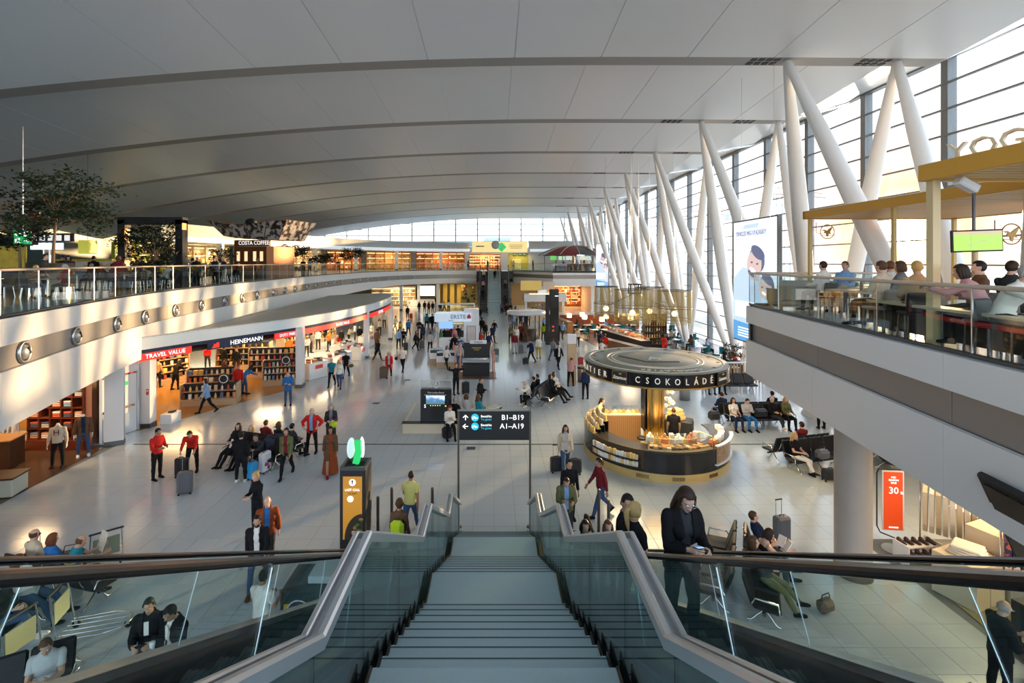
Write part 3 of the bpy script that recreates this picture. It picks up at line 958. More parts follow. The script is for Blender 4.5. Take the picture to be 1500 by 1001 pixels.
# ---- LAST CALL totem
t = thing('poster_totem', 'tall black totem with orange LAST CALL food poster left of the stairs', 'advert stand', (-3.42, 12.0, 0))
MB().box((0, 0, 1.13), (.62, .60, 2.26), bev=.01).build('body', BLACKM, t)
rim = MB()
for x in (-.28, .28): rim.box((x, 0, 2.30), (.06, .60, .08))
for y in (-.27, .27): rim.box((0, y, 2.30), (.50, .06, .08))
rim.build('top_rim', mat('totem_rim', (.09, .085, .08), .35), t)
OR = mat('poster_orange', (.50, .22, .025), .4, emit=(.5, .22, .025), es=.35)
MB().box((0, -.304, 1.36), (.46, .012, 1.52)).build('poster', OR, t)
fo = MB()
n = 18
fo.prism([(.23 - .42 * math.cos(a) * (1), -.76 + .62 * math.sin(a)) for a in [PI / 2 * k / n for k in range(n + 1)]] + [(.23, -.76)], 0, .006, M=Matrix.Translation((0, -.311, 1.36)) @ Matrix.Rotation(PI / 2, 4, 'X'))
fo.build('food_picture', mat('food_dark', (.05, .035, .02), .5), t)
for k in range(14):
 a = RND.random(); x = .02 + .19 * RND.random(); z = .66 + .42 * RND.random() * (.4 + x * 3)
 MB().ball((x, -.318, z), (.035 + .03 * RND.random(), .006, .022 + .02 * RND.random()), 8, 5).build('food_piece', mat('food_%d' % (k % 3), [(.12, .20, .03), (.50, .22, .06), (.62, .52, .34)][k % 3], .5), t)
text('LAST CALL', .075, LETTER, t, (0, -.315, 1.80)); text('TO EAT', .06, mat('food_dark', (.05, .035, .02)), t, (0, -.315, 1.71))
for x, z, r in ((0, 1.98, .08), (-.05, 1.58, .075)):
 d = MB(); d.prism([(r * math.cos(2 * PI * k / 20), r * math.sin(2 * PI * k / 20)) for k in range(20)], 0, .006, M=Matrix.Rotation(PI / 2, 4, 'X'))
 d.build('white_disc', LETTER, t, (x, -.311, z))
d = MB(); d.box((0, 0, -.01), (.02, .006, .07)); d.ball((0, 0, .03), (.022, .004, .03), 8, 5); d.build('fork_symbol', BLACKM, t, (0, -.322, 1.98))
lg = MB()
MB().tube((0, 0, 2.26), (0, 0, 2.42), .015, n=6).build('stem', STEEL, t)
for k, (x, rz, m_) in enumerate(((-.12, .9, LITBLUE), (.14, -.9, LITW))):
 MB().ball((0, 0, 0), (.125, .03, .26), 14, 9).build('oval_sign', m_, t, (x, -.02 + .06 * k, 2.70), rz)
gz = MB()
gz.prism([(-.09, -.30), (.06, -.33), (.13, -.05), (.11, .22), (-.05, .24), (-.02, 0)], -.07, .07, M=Matrix.Rotation(PI / 2, 4, 'X'))
gz.build('green_emblem', mat('emblem_green', (.02, .42, .10), .3, emit=(.02, .5, .12), es=.6), t, (.03, -.05, 2.66))
# ---- machine with round emblem, beside the left escalator
t = thing('promo_counter', 'black and yellow promotional counter with round emblem left of the left escalator', 'counter', (-3.42, 9.45, 0))
MB().box((0, 0, .58), (1.15, .85, 1.16), bev=.02).build('body', mat('machine_black', (.02, .03, .035), .3), t)
MB().box((.18, .08, 1.24), (.62, .62, .14), bev=.015).build('lid_box', mat('lid_pale', (.55, .62, .64), .3), t)
MB().box((.0, -.43, .80), (1.0, .012, .26)).build('yellow_band', mat('band_yellow', (.62, .40, .03), .4), t)
d = MB(); d.prism([(.21 * math.cos(2 * PI * k / 24), .21 * math.sin(2 * PI * k / 24)) for k in range(24)], 0, .012, M=Matrix.Rotation(PI / 2, 4, 'X'))
o = d.build('emblem_disc', mat('emblem_navy', (.02, .03, .07), .4), t, (-.22, -.44, .80))
MB().path([(.21 * math.cos(2 * PI * k / 24), -.012, .21 * math.sin(2 * PI * k / 24)) for k in range(24)], .012, 5, closed=True).build('emblem_ring', mat('emblem_white', (.7, .7, .68), .5), o)
MB().box((0, -.018, .0), (.30, .008, .025)).box((0, -.018, .04), (.2, .008, .02)).box((0, -.018, -.04), (.2, .008, .02)).prism([(-.06, .05), (.06, .05), (0, .09)], .012, .022, M=Matrix.Rotation(PI / 2, 4, 'X')).prism([(-.06, -.05), (0, -.09), (.06, -.05)], .012, .022, M=Matrix.Rotation(PI / 2, 4, 'X')).build('emblem_bars', mat('emblem_white', (.7, .7, .68), .5), o)
text('A', .17, mat('machine_black', (.02, .03, .035)), t, (.30, -.44, .80))
# ---- chocolate kiosk
KC = Vector((6.12, 18.6, 0)); KR = 2.62
t = thing('chocolate_kiosk', 'round black and gold chocolate kiosk with bronze disc roof and gold centre column', 'kiosk', KC)
def P2(r, a, z=0): return (r * math.cos(rad(a)), r * math.sin(rad(a)), z)
def arcbox(m, r0, r1, a0, a1, z0, z1, n=24, mat_=0):
 A = [rad(a0 + (a1 - a0) * i / n) for i in range(n + 1)]
 def row(r, z): return [(r * math.cos(a), r * math.sin(a), z) for a in A]
 m.strip(row(r1, z0), row(r1, z1), mat_, True); m.strip(row(r0, z1), row(r0, z0), mat_, True)
 m.strip(row(r1, z1), row(r0, z1), mat_); m.strip(row(r0, z0), row(r1, z0), mat_)
 for a, q in ((A[0], 1), (A[-1], -1)):
  v = [(r * math.cos(a), r * math.sin(a), z) for r, z in ((r0, z0), (r1, z0), (r1, z1), (r0, z1))]
  m.add(v, [(0, 1, 2, 3)[::q]], mat_)
 return m
A0, A1 = -232, 8                      # counter runs from the left back round the front to the right
arcbox(MB(), 1.95, KR + .03, A0, A1, 0, .27, 48).build('base_ring', GOLDP, t)
arcbox(MB(), 2.5, KR, A0, A1, .27, .95, 48).build('body', BLACK, t)
arcbox(MB(), 1.95, KR, A0, A1, .95, .99, 48).build('worktop', mat('worktop_dark', (.05, .04, .03), .2), t)
for a in (-116, -91, -152, -62):
 m = MB()
 for k in range(9): m.box(P2(KR + .035, a + (k - 4) * 1.0, .14), (.012, .02, .12), rz=rad(a))
 m.build('vent_grille', mat('grille_brown', (.10, .05, .02), .5), t)
m = MB();
m.lathe([(.36, .0), (.36, 3.12)], n=28, smooth=True); m.build('centre_column', GOLD, t)
for k in range(10):
 a = k * 36
 m = MB(); m.tube(P2(.37, a, .05), P2(.37, a, 3.1), .035, n=6); m.build('column_flute', GOLD, t)
MB().box((-.42, -.05, 1.9), (.05, .42, 2.0)).build('column_poster', BLACK, t)
m = MB(); m.lathe([(0, 3.58), (KR - .02, 3.58), (KR, 3.56)], n=64); m.build('canopy_roof', BRASS, t)
m = MB(); m.lathe([(KR, 3.56), (KR, 3.10)], n=64); m.lathe([(KR - .03, 3.10), (0.3, 3.10)], n=64); cb_ = m.build('canopy_fascia', BLACK, t)
m = MB(); m.lathe([(KR + .015, 3.12), (KR + .02, 3.06), (KR - .3, 3.03), (KR - .3, 3.10)], n=64); m.build('canopy_gold_rim', GOLD, t)
m = MB()
for r in (1.55, 1.72, 2.40): m.lathe([(r, 3.58), (r, 3.60), (r + .05, 3.60), (r + .05, 3.58)], n=56)
m.build('roof_inlay_rings', mat('inlay', (.72, .70, .60), .4), t)
m = MB()
tri = [P2(.95, -90 + 120 * k - 60, 3.588) for k in range(3)]
tri = [(-1.2, .55, 3.588), (-.45, -.62, 3.588), (.75, -.62, 3.588)]
for a, b in zip(tri, tri[1:]):
 m.tube(a, b, .03, n=4)
m.build('roof_triangle', mat('inlay_dark', (.13, .12, .09), .4), t)
text('A', .8, mat('inlay', (.72, .70, .60)), t, (.0, .05, 3.586), rot=(0, 0, 0), ext=.012)
for k, ch in enumerate('CHOCOLATIER'):
 a = -62 - k * 5.6
 p = P2(2.08, a, 3.587)
 text(ch, .27, mat('inlay', (.72, .70, .60)), t, p, rot=(0, 0, rad(a - 90)), ext=.012)
bo = MB()
for k in range(14):
 for r in (2.25,): bo.box(P2(r, k * 25.7 + 8, 3.592), (.12, .07, .016), rz=rad(k * 25.7))
bo.build('roof_hatch', DSTEEL, t)
for k, ch in enumerate('CSOKOLÁDÉ'):
 a = -119.5 + k * 6.95
 text(ch, .30, mat('kiosk_letter', (.78, .72, .60), .35, .3, emit=(.9, .8, .6), es=.25), t, P2(KR + .02, a, 3.33), rot=(PI / 2, 0, rad(a + 90)), ext=.012, sx=.8)
for k, ch in enumerate('CHOCOLATIER'):
 a = -146.5 - (10 - k) * 6.4
 text(ch, .30, mat('kiosk_letter', (.78, .72, .60)), t, P2(KR + .02, a, 3.33), rot=(PI / 2, 0, rad(a + 90)), ext=.012, sx=.8)
for a in (-133, -52):
 p = P2(KR + .03, a, 3.33)
 pl_ = MB().box((0, 0, 0), (.60, .05, .46), bev=.02).build('name_plate', BLACKM, t, p, rad(a + 90))
 MB().box((0, -.028, .21), (.54, .008, .014)).box((0, -.028, -.21), (.54, .008, .014)).box((.263, -.028, 0), (.014, .008, .43)).box((-.263, -.028, 0), (.014, .008, .43)).build('plate_border', GOLD, pl_)
 s_ = text('Szamos', .17, mat('kiosk_letter', (.78, .72, .60)), pl_, (0, -.03, .0), ext=.005)
 s_.data.shear = .3
 MB().ball((.03, -.03, .13), (.07, .005, .03), 8, 5).build('plate_crest', GOLD, pl_)
# front left: two display steps cut into the body
for z in (.42, .66):
 arcbox(MB(), 2.55, KR + .22, -158, -117, z, z + .025, 14).build('display_shelf', BLACKM, t)
arcbox(MB(), 2.60, KR + .02, -160, -115, .36, .95, 14).build('display_recess', mat('recess_brown', (.06, .035, .015), .4), t)
# front middle: glass case
arcbox(MB(), 2.05, KR - .02, -112, -62, 1.0, 1.05, 16).build('case_floor', mat('case_floor', (.5, .38, .2), .4), t)
arcbox(MB(), KR - .03, KR - .015, -112, -62, 1.05, 1.42, 16).build('case_glass', CGLASS, t)
arcbox(MB(), 2.05, KR - .015, -112, -62, 1.42, 1.432, 16).build('case_glass', CGLASS, t)
for a in (-112, -87, -62):
 MB().tube(P2(KR - .02, a, 1.0), P2(KR - .02, a, 1.44), .012, n=6).build('case_post', GOLD, t)
 MB().tube(P2(KR - .02, a, 1.43), P2(2.05, a, 1.43), .012, n=6).build('case_post', GOLD, t)
arcbox(MB(), KR - .03, KR - .005, -112, -62, 1.425, 1.445, 16).build('case_rail', GOLD, t)
# front right: poster front
arcbox(MB(), KR, KR + .02, -58, -22, .42, 1.08, 10).build('photo_front', mat('photo_front', (.35, .22, .13), .3, noise=.8, nscale=9), t)
arcbox(MB(), KR, KR + .12, -60, -20, 1.08, 1.12, 10).build('photo_ledge', WHITE2, t)
arcbox(MB(), KR, KR + .09, -60, -20, .44, .47, 10).build('photo_ledge', WHITE2, t)
# left: sloping stepped display
for k in range(4):
 arcbox(MB(), 2.45 - k * .16, 2.62 - k * .16, -212, -162, 1.0 + k * .13, 1.03 + k * .13, 12).build('display_step', GOLDP, t)
 arcbox(MB(), 2.45 - k * .16, 2.47 - k * .16, -212, -162, 1.0, 1.03 + k * .13, 12).build('display_riser', BLACKM, t)
# back counter with glass case
bc = MB().box((-.95, 1.25, .55), (1.5, .6, 1.1), bev=.02).build('back_counter', WOOD, t)
MB().box((-.95, 1.25, 1.35), (1.45, .55, .012)).box((-.95, .98, 1.23), (1.45, .012, .25)).build('back_case_glass', CGLASS, t)
MB().box((-.95, 1.25, 1.12), (1.5, .6, .03)).build('back_case_floor', CREAM, t)
MB().box((1.05, 1.0, .5), (1.6, .7, 1.0), rz=-.5, bev=.02).build('back_counter', BLACKM, t)
light('kiosk_lamp', KC + Vector((0, 0, 3.0)), 260, (1, .78, .45), 3.2, rot=(0, 0, 0))
# goods
def swatch(i):
 return mat('pack_%d' % i, [(.80, .76, .68), (.62, .40, .14), (.85, .62, .22), (.55, .08, .05), (.9, .88, .84), (.16, .08, .04), (.75, .30, .10), (.35, .42, .30), (.12, .18, .34), (.7, .55, .42)][i % 10], .4)
def goods_mesh(kind, i):
 key = ('goods', kind, i)
 if key in KID: return KID[key]
 m = MB()
 if kind == 'box': m.box((0, 0, .5), (.8, .55, 1), bev=.04)
 elif kind == 'flat': m.box((0, 0, .5), (1.3, .95, 1), bev=.05)
 elif kind == 'bottle': m.lathe([(0, 0), (.26, 0), (.28, .05), (.28, .62), (.10, .78), (.10, .97), (0, 1)], n=10)
 elif kind == 'bag': m.prism([(-.4, 0), (.4, 0), (.45, .5), (.25, .8), (.35, 1), (-.35, 1), (-.25, .8), (-.45, .5)], -.2, .2, M=Matrix.Rotation(PI / 2, 4, 'X'))
 elif kind == 'mound':
  m.ball((0, 0, .35), (.55, .55, .4), 10, 6)
  for k in range(6):
   a = k * PI / 3; m.ball((.33 * math.cos(a), .33 * math.sin(a), .55), .22, 7, 5)
  m.ball((0, 0, .8), .24, 7, 5)
 KID[key] = m.mesh(kind, swatch(i))
 return KID[key]
NAMES = {'box': 'gift_box', 'flat': 'flat_box', 'bottle': 'bottle', 'bag': 'gift_bag', 'mound': 'sweets_heap'}
def good(kind, loc, size, label, group, rz=0.0, i=None, name=None, cat=None):
 o = obj(name or NAMES[kind], goods_mesh(kind, RND.randrange(10) if i is None else i), None, loc, rz)
 o.scale = size if hasattr(size, '__len__') else (size,) * 3
 return tag(o, label, cat or {'box': 'box', 'flat': 'box', 'bottle': 'bottle', 'bag': 'bag', 'mound': 'sweets'}[kind], group)
for zi, z in enumerate((.445, .685)):
 for k in range(19):
  a = -156.5 + k * 2.05
  p = P2(KR + .12, a, z)
  good('box', KC + Vector(p), (.11, .12, .15 + .05 * RND.random()), 'small gift box on the %s display shelf at the kiosk front' % ('lower', 'upper')[zi], 'boxes on the %s kiosk shelf' % ('lower', 'upper')[zi], rad(a + 90), [0, 4, 0, 1, 2, 9, 4][RND.randrange(7)])
for k in range(4):
 for q in range(17):
  a = -210 + q * 2.9
  p = P2(2.54 - k * .16, a, 1.03 + k * .13)
  good('bag' if (q + k) % 3 else 'box', KC + Vector(p), (.13, .12, .14 + .07 * RND.random()), 'golden packed sweets on the sloping left display of the kiosk', 'sweets on the left kiosk display', rad(a + 90), [2, 1, 2, 0, 4, 9][RND.randrange(6)])
for r in (2.18, 2.32, 2.46):
 for q in range(15):
  a = -110 + q * 3.3
  good('flat', KC + Vector(P2(r, a, 1.05)), (.10, .12, .05 + .03 * RND.random()), 'tray of pralines inside the curved glass case of the kiosk', 'praline trays in the glass case', rad(a + 90), [1, 2, 5, 0, 6, 5][RND.randrange(6)])
for q, a in enumerate(range(-112, -62, 7)):
 good(('mound', 'bottle', 'mound', 'box')[q % 4], KC + Vector(P2(1.98, a, .99)), (.26, .26, .42), 'sweets display behind the glass case of the kiosk, %s from left' % ORD[q], 'displays behind the glass case', rad(a), [4, 2, 6, 0][q % 4])
for q in range(12):
 a = -56 + q * 4.4
 good('flat' if q % 2 else 'box', KC + Vector(P2(2.35, a, .99)), (.18, .2, .10 + .12 * RND.random()), '%s stacked packet at the right end of the kiosk counter' % ORD[q], 'packets at the right kiosk end', rad(a + 90), [3, 6, 3, 4, 0][RND.randrange(5)])
for q in range(8):
 good('bag', KC + Vector((-1.55 + q * .18, 1.2, 1.14)), (.16, .16, .14), 'sweets inside the rear glass case of the kiosk', 'sweets in the rear kiosk case', 0, [2, 1, 0][q % 3])
for k, z in enumerate((1.0, 1.14, 1.28)):
 good('flat', KC + Vector((1.15, .85, z)), (.5 - .06 * k, .5 - .06 * k, .12), 'yellow carton stacked on the rear right kiosk counter, %s of three' % ('lowest', 'middle', 'topmost')[k], 'yellow cartons', .4, 2)
# hanging white flower garland beside the column
fl_ = thing('paper_flower_garland', 'white and gold flower garland hanging right of the kiosk column', 'garland', KC + Vector((.62, .1, 1.75)))
for k in range(22):
 m = MB()
 for q in range(5):
  a = q * 1.257; m.ball((.05 * math.cos(a), .03, .05 * math.sin(a)), (.045, .02, .045), 6, 4)
 m.build('flower', swatch([4, 0, 9][k % 3]), fl_, (RND.uniform(-.16, .16), RND.uniform(-.1, .1), RND.uniform(0, 1.25)), RND.uniform(-1, 1))
MB().tube((0, 0, 0), (0, 0, 1.3), .012, n=5).build('stem', GOLD, fl_)
st_ = thing('bar_stool', 'dark round bar stool inside the chocolate kiosk left of the column', 'stool', KC + Vector((-.62, -.55, 0)))
MB().lathe([(0, .70), (.17, .70), (.19, .74), (.17, .78), (0, .79)], n=16).build('seat', LEATHER, st_)
MB().tube((0, 0, .03), (0, 0, .7), .03, n=8).build('stem', STEEL, st_); MB().lathe([(0, .04), (.2, .02), (.2, 0)], n=16).build('base', STEEL, st_)
# ---- bins and floor totems
def bin_(loc, label, m_):
 t = thing('litter_bin', label, 'bin', loc)
 MB().lathe([(0, .93), (.24, .93), (.27, .90), (.27, .02), (0, .02)], n=20).build('drum', m_, t)
 MB().lathe([(.275, .80), (.28, .82), (.275, .90)], n=20).build('collar', BLACKM, t)
 MB().lathe([(.24, 0), (.24, .03)], n=20).build('foot', BLACKM, t)
 MB().box((0, -.26, .86), (.24, .05, .06)).build('slot', BLACKM, t)
 return t
bin_((5.35, 29.6, 0), 'round bronze litter bin behind the left edge of kiosk roof', mat('bin_bronze', (.34, .25, .17), .35, .7))
bin_((10.1, 25.7, 0), 'round steel litter bin with blue sticker right of the chocolate kiosk', mat('bin_grey', (.36, .37, .38), .35, .7))
t = thing('info_totem', 'narrow wooden totem with white top beside the sitting travellers', 'totem', (4.62, 28.9, 0))
MB().box((0, 0, 1.22), (.52, .22, 2.44), bev=.01).build('body', WOODP, t); MB().box((0, 0, 2.72), (.53, .23, .56), bev=.01).build('white_top', WHITE2, t)
t = thing('black_totem', 'tall glossy black twin slab totem in front of the orange lit shop', 'totem', (5.05, 43, 0))
MB().box((.25, 0, 2.45), (.80, .5, 4.9), bev=.02).build('tall_slab', BLACK, t); MB().box((-.35, -.1, 2.1), (.30, .5, 4.6), bev=.02, ry=.0).build('thin_slab', BLACKM, t)
for z in (1.6, 1.25): MB().box((.15, -.26, z), (.16, .01, .16)).build('small_sign', mat('tiny_red', (.6, .05, .05), .5, emit=(.6, .1, .1), es=.4), t)
MB().box((.45, -.26, 4.3), (.3, .01, .07)).build('swoosh_mark', LETTER, t)
# ---- bank kiosk
t = thing('bank_kiosk', 'white bank kiosk with curved lit sign and square tower', 'kiosk', (-3.0, 39.5, 0))
MB().box((1.15, 0, 1.75), (1.2, 1.2, 3.5), bev=.02).build('tower', WHITE2, t)
MB().box((1.15, -.61, 1.55), (.72, .02, 1.25)).build('poster_frame', DSTEEL, t); MB().box((1.15, -.625, 1.55), (.64, .02, 1.17)).build('poster', mat('poster_pale', (.62, .55, .52), .5), t)
m = MB(); A = [(x, -.75 - .45 * math.cos(x / 3.1 * PI / 1.4 + .55)) for x in [-1.75 + 2.9 * i / 12 for i in range(13)]]
fr = [(x, y, 2.55) for x, y in A]; tp = [(x, y, 3.2) for x, y in A]
m.strip(fr, tp, 0, True); m.strip(tp, [(x, .6, 3.2) for x, y in A]); m.strip([(x, .6, 2.55) for x, y in A], fr)
m.strip([(x, .6, 3.2) for x, y in A], [(x, .6, 2.55) for x, y in A]); m.add([fr[0], tp[0], (A[0][0], .6, 3.2), (A[0][0], .6, 2.55)], [(0, 1, 2, 3)])
m.add([fr[-1], tp[-1], (A[-1][0], .6, 3.2), (A[-1][0], .6, 2.55)], [(0, 1, 2, 3)])
m.build('curved_canopy', mat('bank_sign', (.62, .74, .82), .3, emit=(.6, .75, .9), es=.25), t)
NV = mat('bank_navy', (.02, .04, .14), .4)
text('ERSTE', .46, NV, t, (.15, -1.22, 2.95)); text('Bank', .18, NV, t, (-.42, -1.23, 2.66))
MB().box((1.0, -1.12, 2.95), (.30, .03, .26), bev=.05).build('red_mark', mat('bank_red', (.65, .02, .03), .4), t); MB().ball((1.0, -1.14, 3.12), (.07, .02, .07)).build('red_dot', mat('bank_red', (.65, .02, .03), .4), t)
MB().tube((-1.6, .4, 0), (-1.6, .4, 2.55), .06, n=8).build('support_post', STEEL, t)
MB().box((-.5, .2, .55), (2.0, .6, 1.1), bev=.02).build('counter', WHITE2, t)
MB().box((-.9, -.25, 2.2), (1.1, .08, .55)).build('screen', mat('screen_blue', (.1, .2, .6), .3, emit=(.2, .4, 1), es=.8), t)
# ---- roped exhibit with black panel
t = thing('exhibit_counter', 'black branded counter with glass top and black back panel inside rose gold posts', 'counter', (-1.15, 31.2, 0))
MB().box((0, .9, 1.45), (1.72, .12, 1.0), bev=.01).build('back_panel', BLACKM, t)
MB().box((-.02, .835, 1.62), (.62, .008, .07)).build('gold_line', GOLD, t); MB().box((-.02, .835, 1.49), (.34, .008, .05)).build('gold_line', GOLD, t)
MB().box((0, -.1, .40), (1.7, .7, .80), bev=.01).build('body', BLACKM, t)
MB().box((0, -.05, .94), (1.72, .8, .02)).build('glass_top', mat('pale_glass', (.65, .74, .78), .1), t)
MB().box((0, -.1, .87), (1.6, .6, .1)).build('glass_case', CGLASS, t)
MB().box((-.05, -.1, .02), (2.6, 1.9, .04), bev=.01).build('plinth', mat('rose_plinth', (.14, .08, .06), .4), t)
MB().box((.1, .75, 2.02), (1.1, .1, .22)).build('white_sign', WHITE2, t); text('ITALIA', .2, DSTEEL, t, (.1, .68, 2.02))
RG = mat('rose_gold', (.62, .33, .24), .3, .7)
for x, y in ((-1.3, -.9), (-1.1, .9), (1.15, -.9), (1.05, .9)):
 MB().tube((x, y, 0), (x, y, 1.95 if x < 0 else 1.7), .04, n=8).build('post', RG, t)
 MB().lathe([(0, .03), (.22, .02), (.22, 0)], c=(x, y, 0), n=14).build('post_base', STEEL, t)
MB().tube((-1.3, -.9, 1.9), (-1.1, .9, 1.9), .025, n=6).build('rail', RG, t); MB().tube((-1.1, .9, 1.95), (1.05, .9, 1.7), .025, n=6).build('rail', RG, t)
MB().tube((1.15, -.9, .9), (1.05, .9, .9), .025, n=6).build('rail', RG, t)
# ---- white display tables near it
for i, (px, py, w_, lab) in enumerate(((641, 535, 1.1, 'white display table with black tablet top, leftmost of three near bank kiosk'), (651, 540, 1.2, 'white display table with black tablet top, middle of three near bank kiosk'), (661, 540, 1.0, 'white display table with black tablet top, rightmost of three near bank kiosk'))):
 x, y = at(px, py)
 t = thing('display_table', lab, 'table', (x, y + .5, 0), .1 * i)
 MB().box((0, 0, .21), (w_, .9, .42), bev=.01).build('wood_plinth', WOODP, t); MB().box((0, 0, .63), (w_, .9, .42), bev=.01).build('body', WHITE2, t)
 MB().box((0, 0, .94), (w_ - .05, .8, .20), bev=.02).build('tablet_top', BLACK, t); MB().box((0, -.1, 1.06), (w_ * .7, .4, .05), rx=.25).build('screen', mat('pale_glass', (.65, .74, .78)), t)
# ---- car on show behind the bank kiosk
t = thing('car', 'dark blue car on show behind the bank kiosk', 'car', (-4.0, 52, .55), .15)
CARB = mat('car_blue', (.02, .06, .09), .15, .6, coat=.6)
prof = [(-1.95, .35), (-2.0, .65), (-1.85, .85), (-1.05, .95), (-.55, 1.38), (.55, 1.45), (1.25, 1.3), (1.85, .98), (2.0, .7), (1.95, .35)]
m = MB(); m.prism(prof, -.82, .82, M=Matrix.Rotation(PI / 2, 4, 'X')); m.build('body', CARB, t)
m = MB(); m.prism([(-.95, .95), (-.5, 1.33), (.52, 1.39), (1.15, 1.25), (1.5, .98)], -.835, .835, M=Matrix.Rotation(PI / 2, 4, 'X')); m.build('side_window', BLACK, t)
for x in (-1.2, 1.25):
 for y in (-.78, .78):
  m = MB(); m.path([(x, y - .1, .33), (x, y + .1, .33)], .33, 18); w_ = m.build('wheel', RUBBER, t)
  MB().path([(x, y - .115, .33), (x, y + .115, .33)], .2, 12).build('rim', STEEL, w_)
MB().box((0, -.3, 1.47), (1.2, .05, .04)).box((0, .3, 1.47), (1.2, .05, .04)).build('roof_rail', STEEL, t)
t = thing('show_stand', 'white show platform with portal frame under the dark blue car', 'platform', (-4.0, 52, 0), .15)
MB().box((0, 0, .26), (4.6, 2.6, .52), bev=.02).build('platform', WHITE, t)
for x in (-2.1, 2.0): MB().box((x, 1.2, 1.5), (.12, .12, 2.4)).build('portal_post', WHITE, t)
MB().box((-.05, 1.2, 2.7), (4.2, .12, .16)).build('portal_beam', WHITE, t)
# ---- snack stand in the right centre
t = thing('snack_stand', 'round snack stand with white ring canopy right of the centre aisle', 'kiosk', (3.0, 45.5, 0))
m = MB(); m.lathe([(.0, 2.75), (1.75, 2.75), (1.85, 2.65), (1.85, 2.45), (1.7, 2.42), (0, 2.42)], n=28); m.build('ring_canopy', WHITE2, t)
MB().lathe([(0, 1.05), (1.1, 1.05), (1.1, 0)], n=20).build('counter', WOODD, t)
MB().lathe([(0, 2.42), (.22, 2.42), (.22, 1.05)], n=12).build('core', BLACKM, t)
for a in range(0, 360, 90): MB().tube(P2(1.5, a + 30, 0), P2(1.5, a + 30, 2.45), .05, n=6).build('post', BLACKM, t)
t = thing('cafe_booth', 'pale booth with cream name board under the far right balcony', 'kiosk', (6.2, 60, 0))
MB().box((0, 0, 2.9), (5.2, 2.2, .9), bev=.04).build('white_beam', WHITE2, t); MB().box((-1.6, .6, 4.35), (2.6, .3, 1.2)).build('name_board', mat('board_gold', (.45, .33, .08), .4, emit=(.6, .4, .1), es=.3), t)
MB().box((.6, .6, 4.35), (1.4, .3, 1.0)).build('name_board', CREAM, t)
for x in (-2.3, 2.3): MB().box((x, 0, 1.25), (.3, .6, 2.5)).build('post', WHITE2, t)
MB().box((0, 0, .55), (4.2, .8, 1.1), bev=.02).build('counter', CREAM, t); MB().box((0, 1, 1.4), (4.4, .1, 2.6)).build('back_wall', mat('booth_back', (.55, .42, .18), .5), t)
for k in range(3): MB().box((0, .85, 1.3 + k * .45), (4.0, .35, .04)).build('shelf', WOODP, t)
for k in range(3):
 for q in range(9): good('box' if q % 2 else 'bottle', (6.2 - 1.8 + q * .42, 60.8, 1.32 + k * .45), (.3, .3, .3), 'goods on the shelves of the pale booth under the balcony', 'goods in the pale booth')
for px, py in ((784, 493), (790, 493)):
 x, y = at(px, py); t = thing('carton', 'brown carton beside the snack stand, %s one' % ('left' if px < 788 else 'right'), 'box', (x, y, 0), .3)
 MB().box((0, 0, .35), (.7, .6, .7), bev=.01).build('box', CREAM, t); MB().box((0, 0, .702), (.1, .61, .006)).build('tape', WOODP, t)
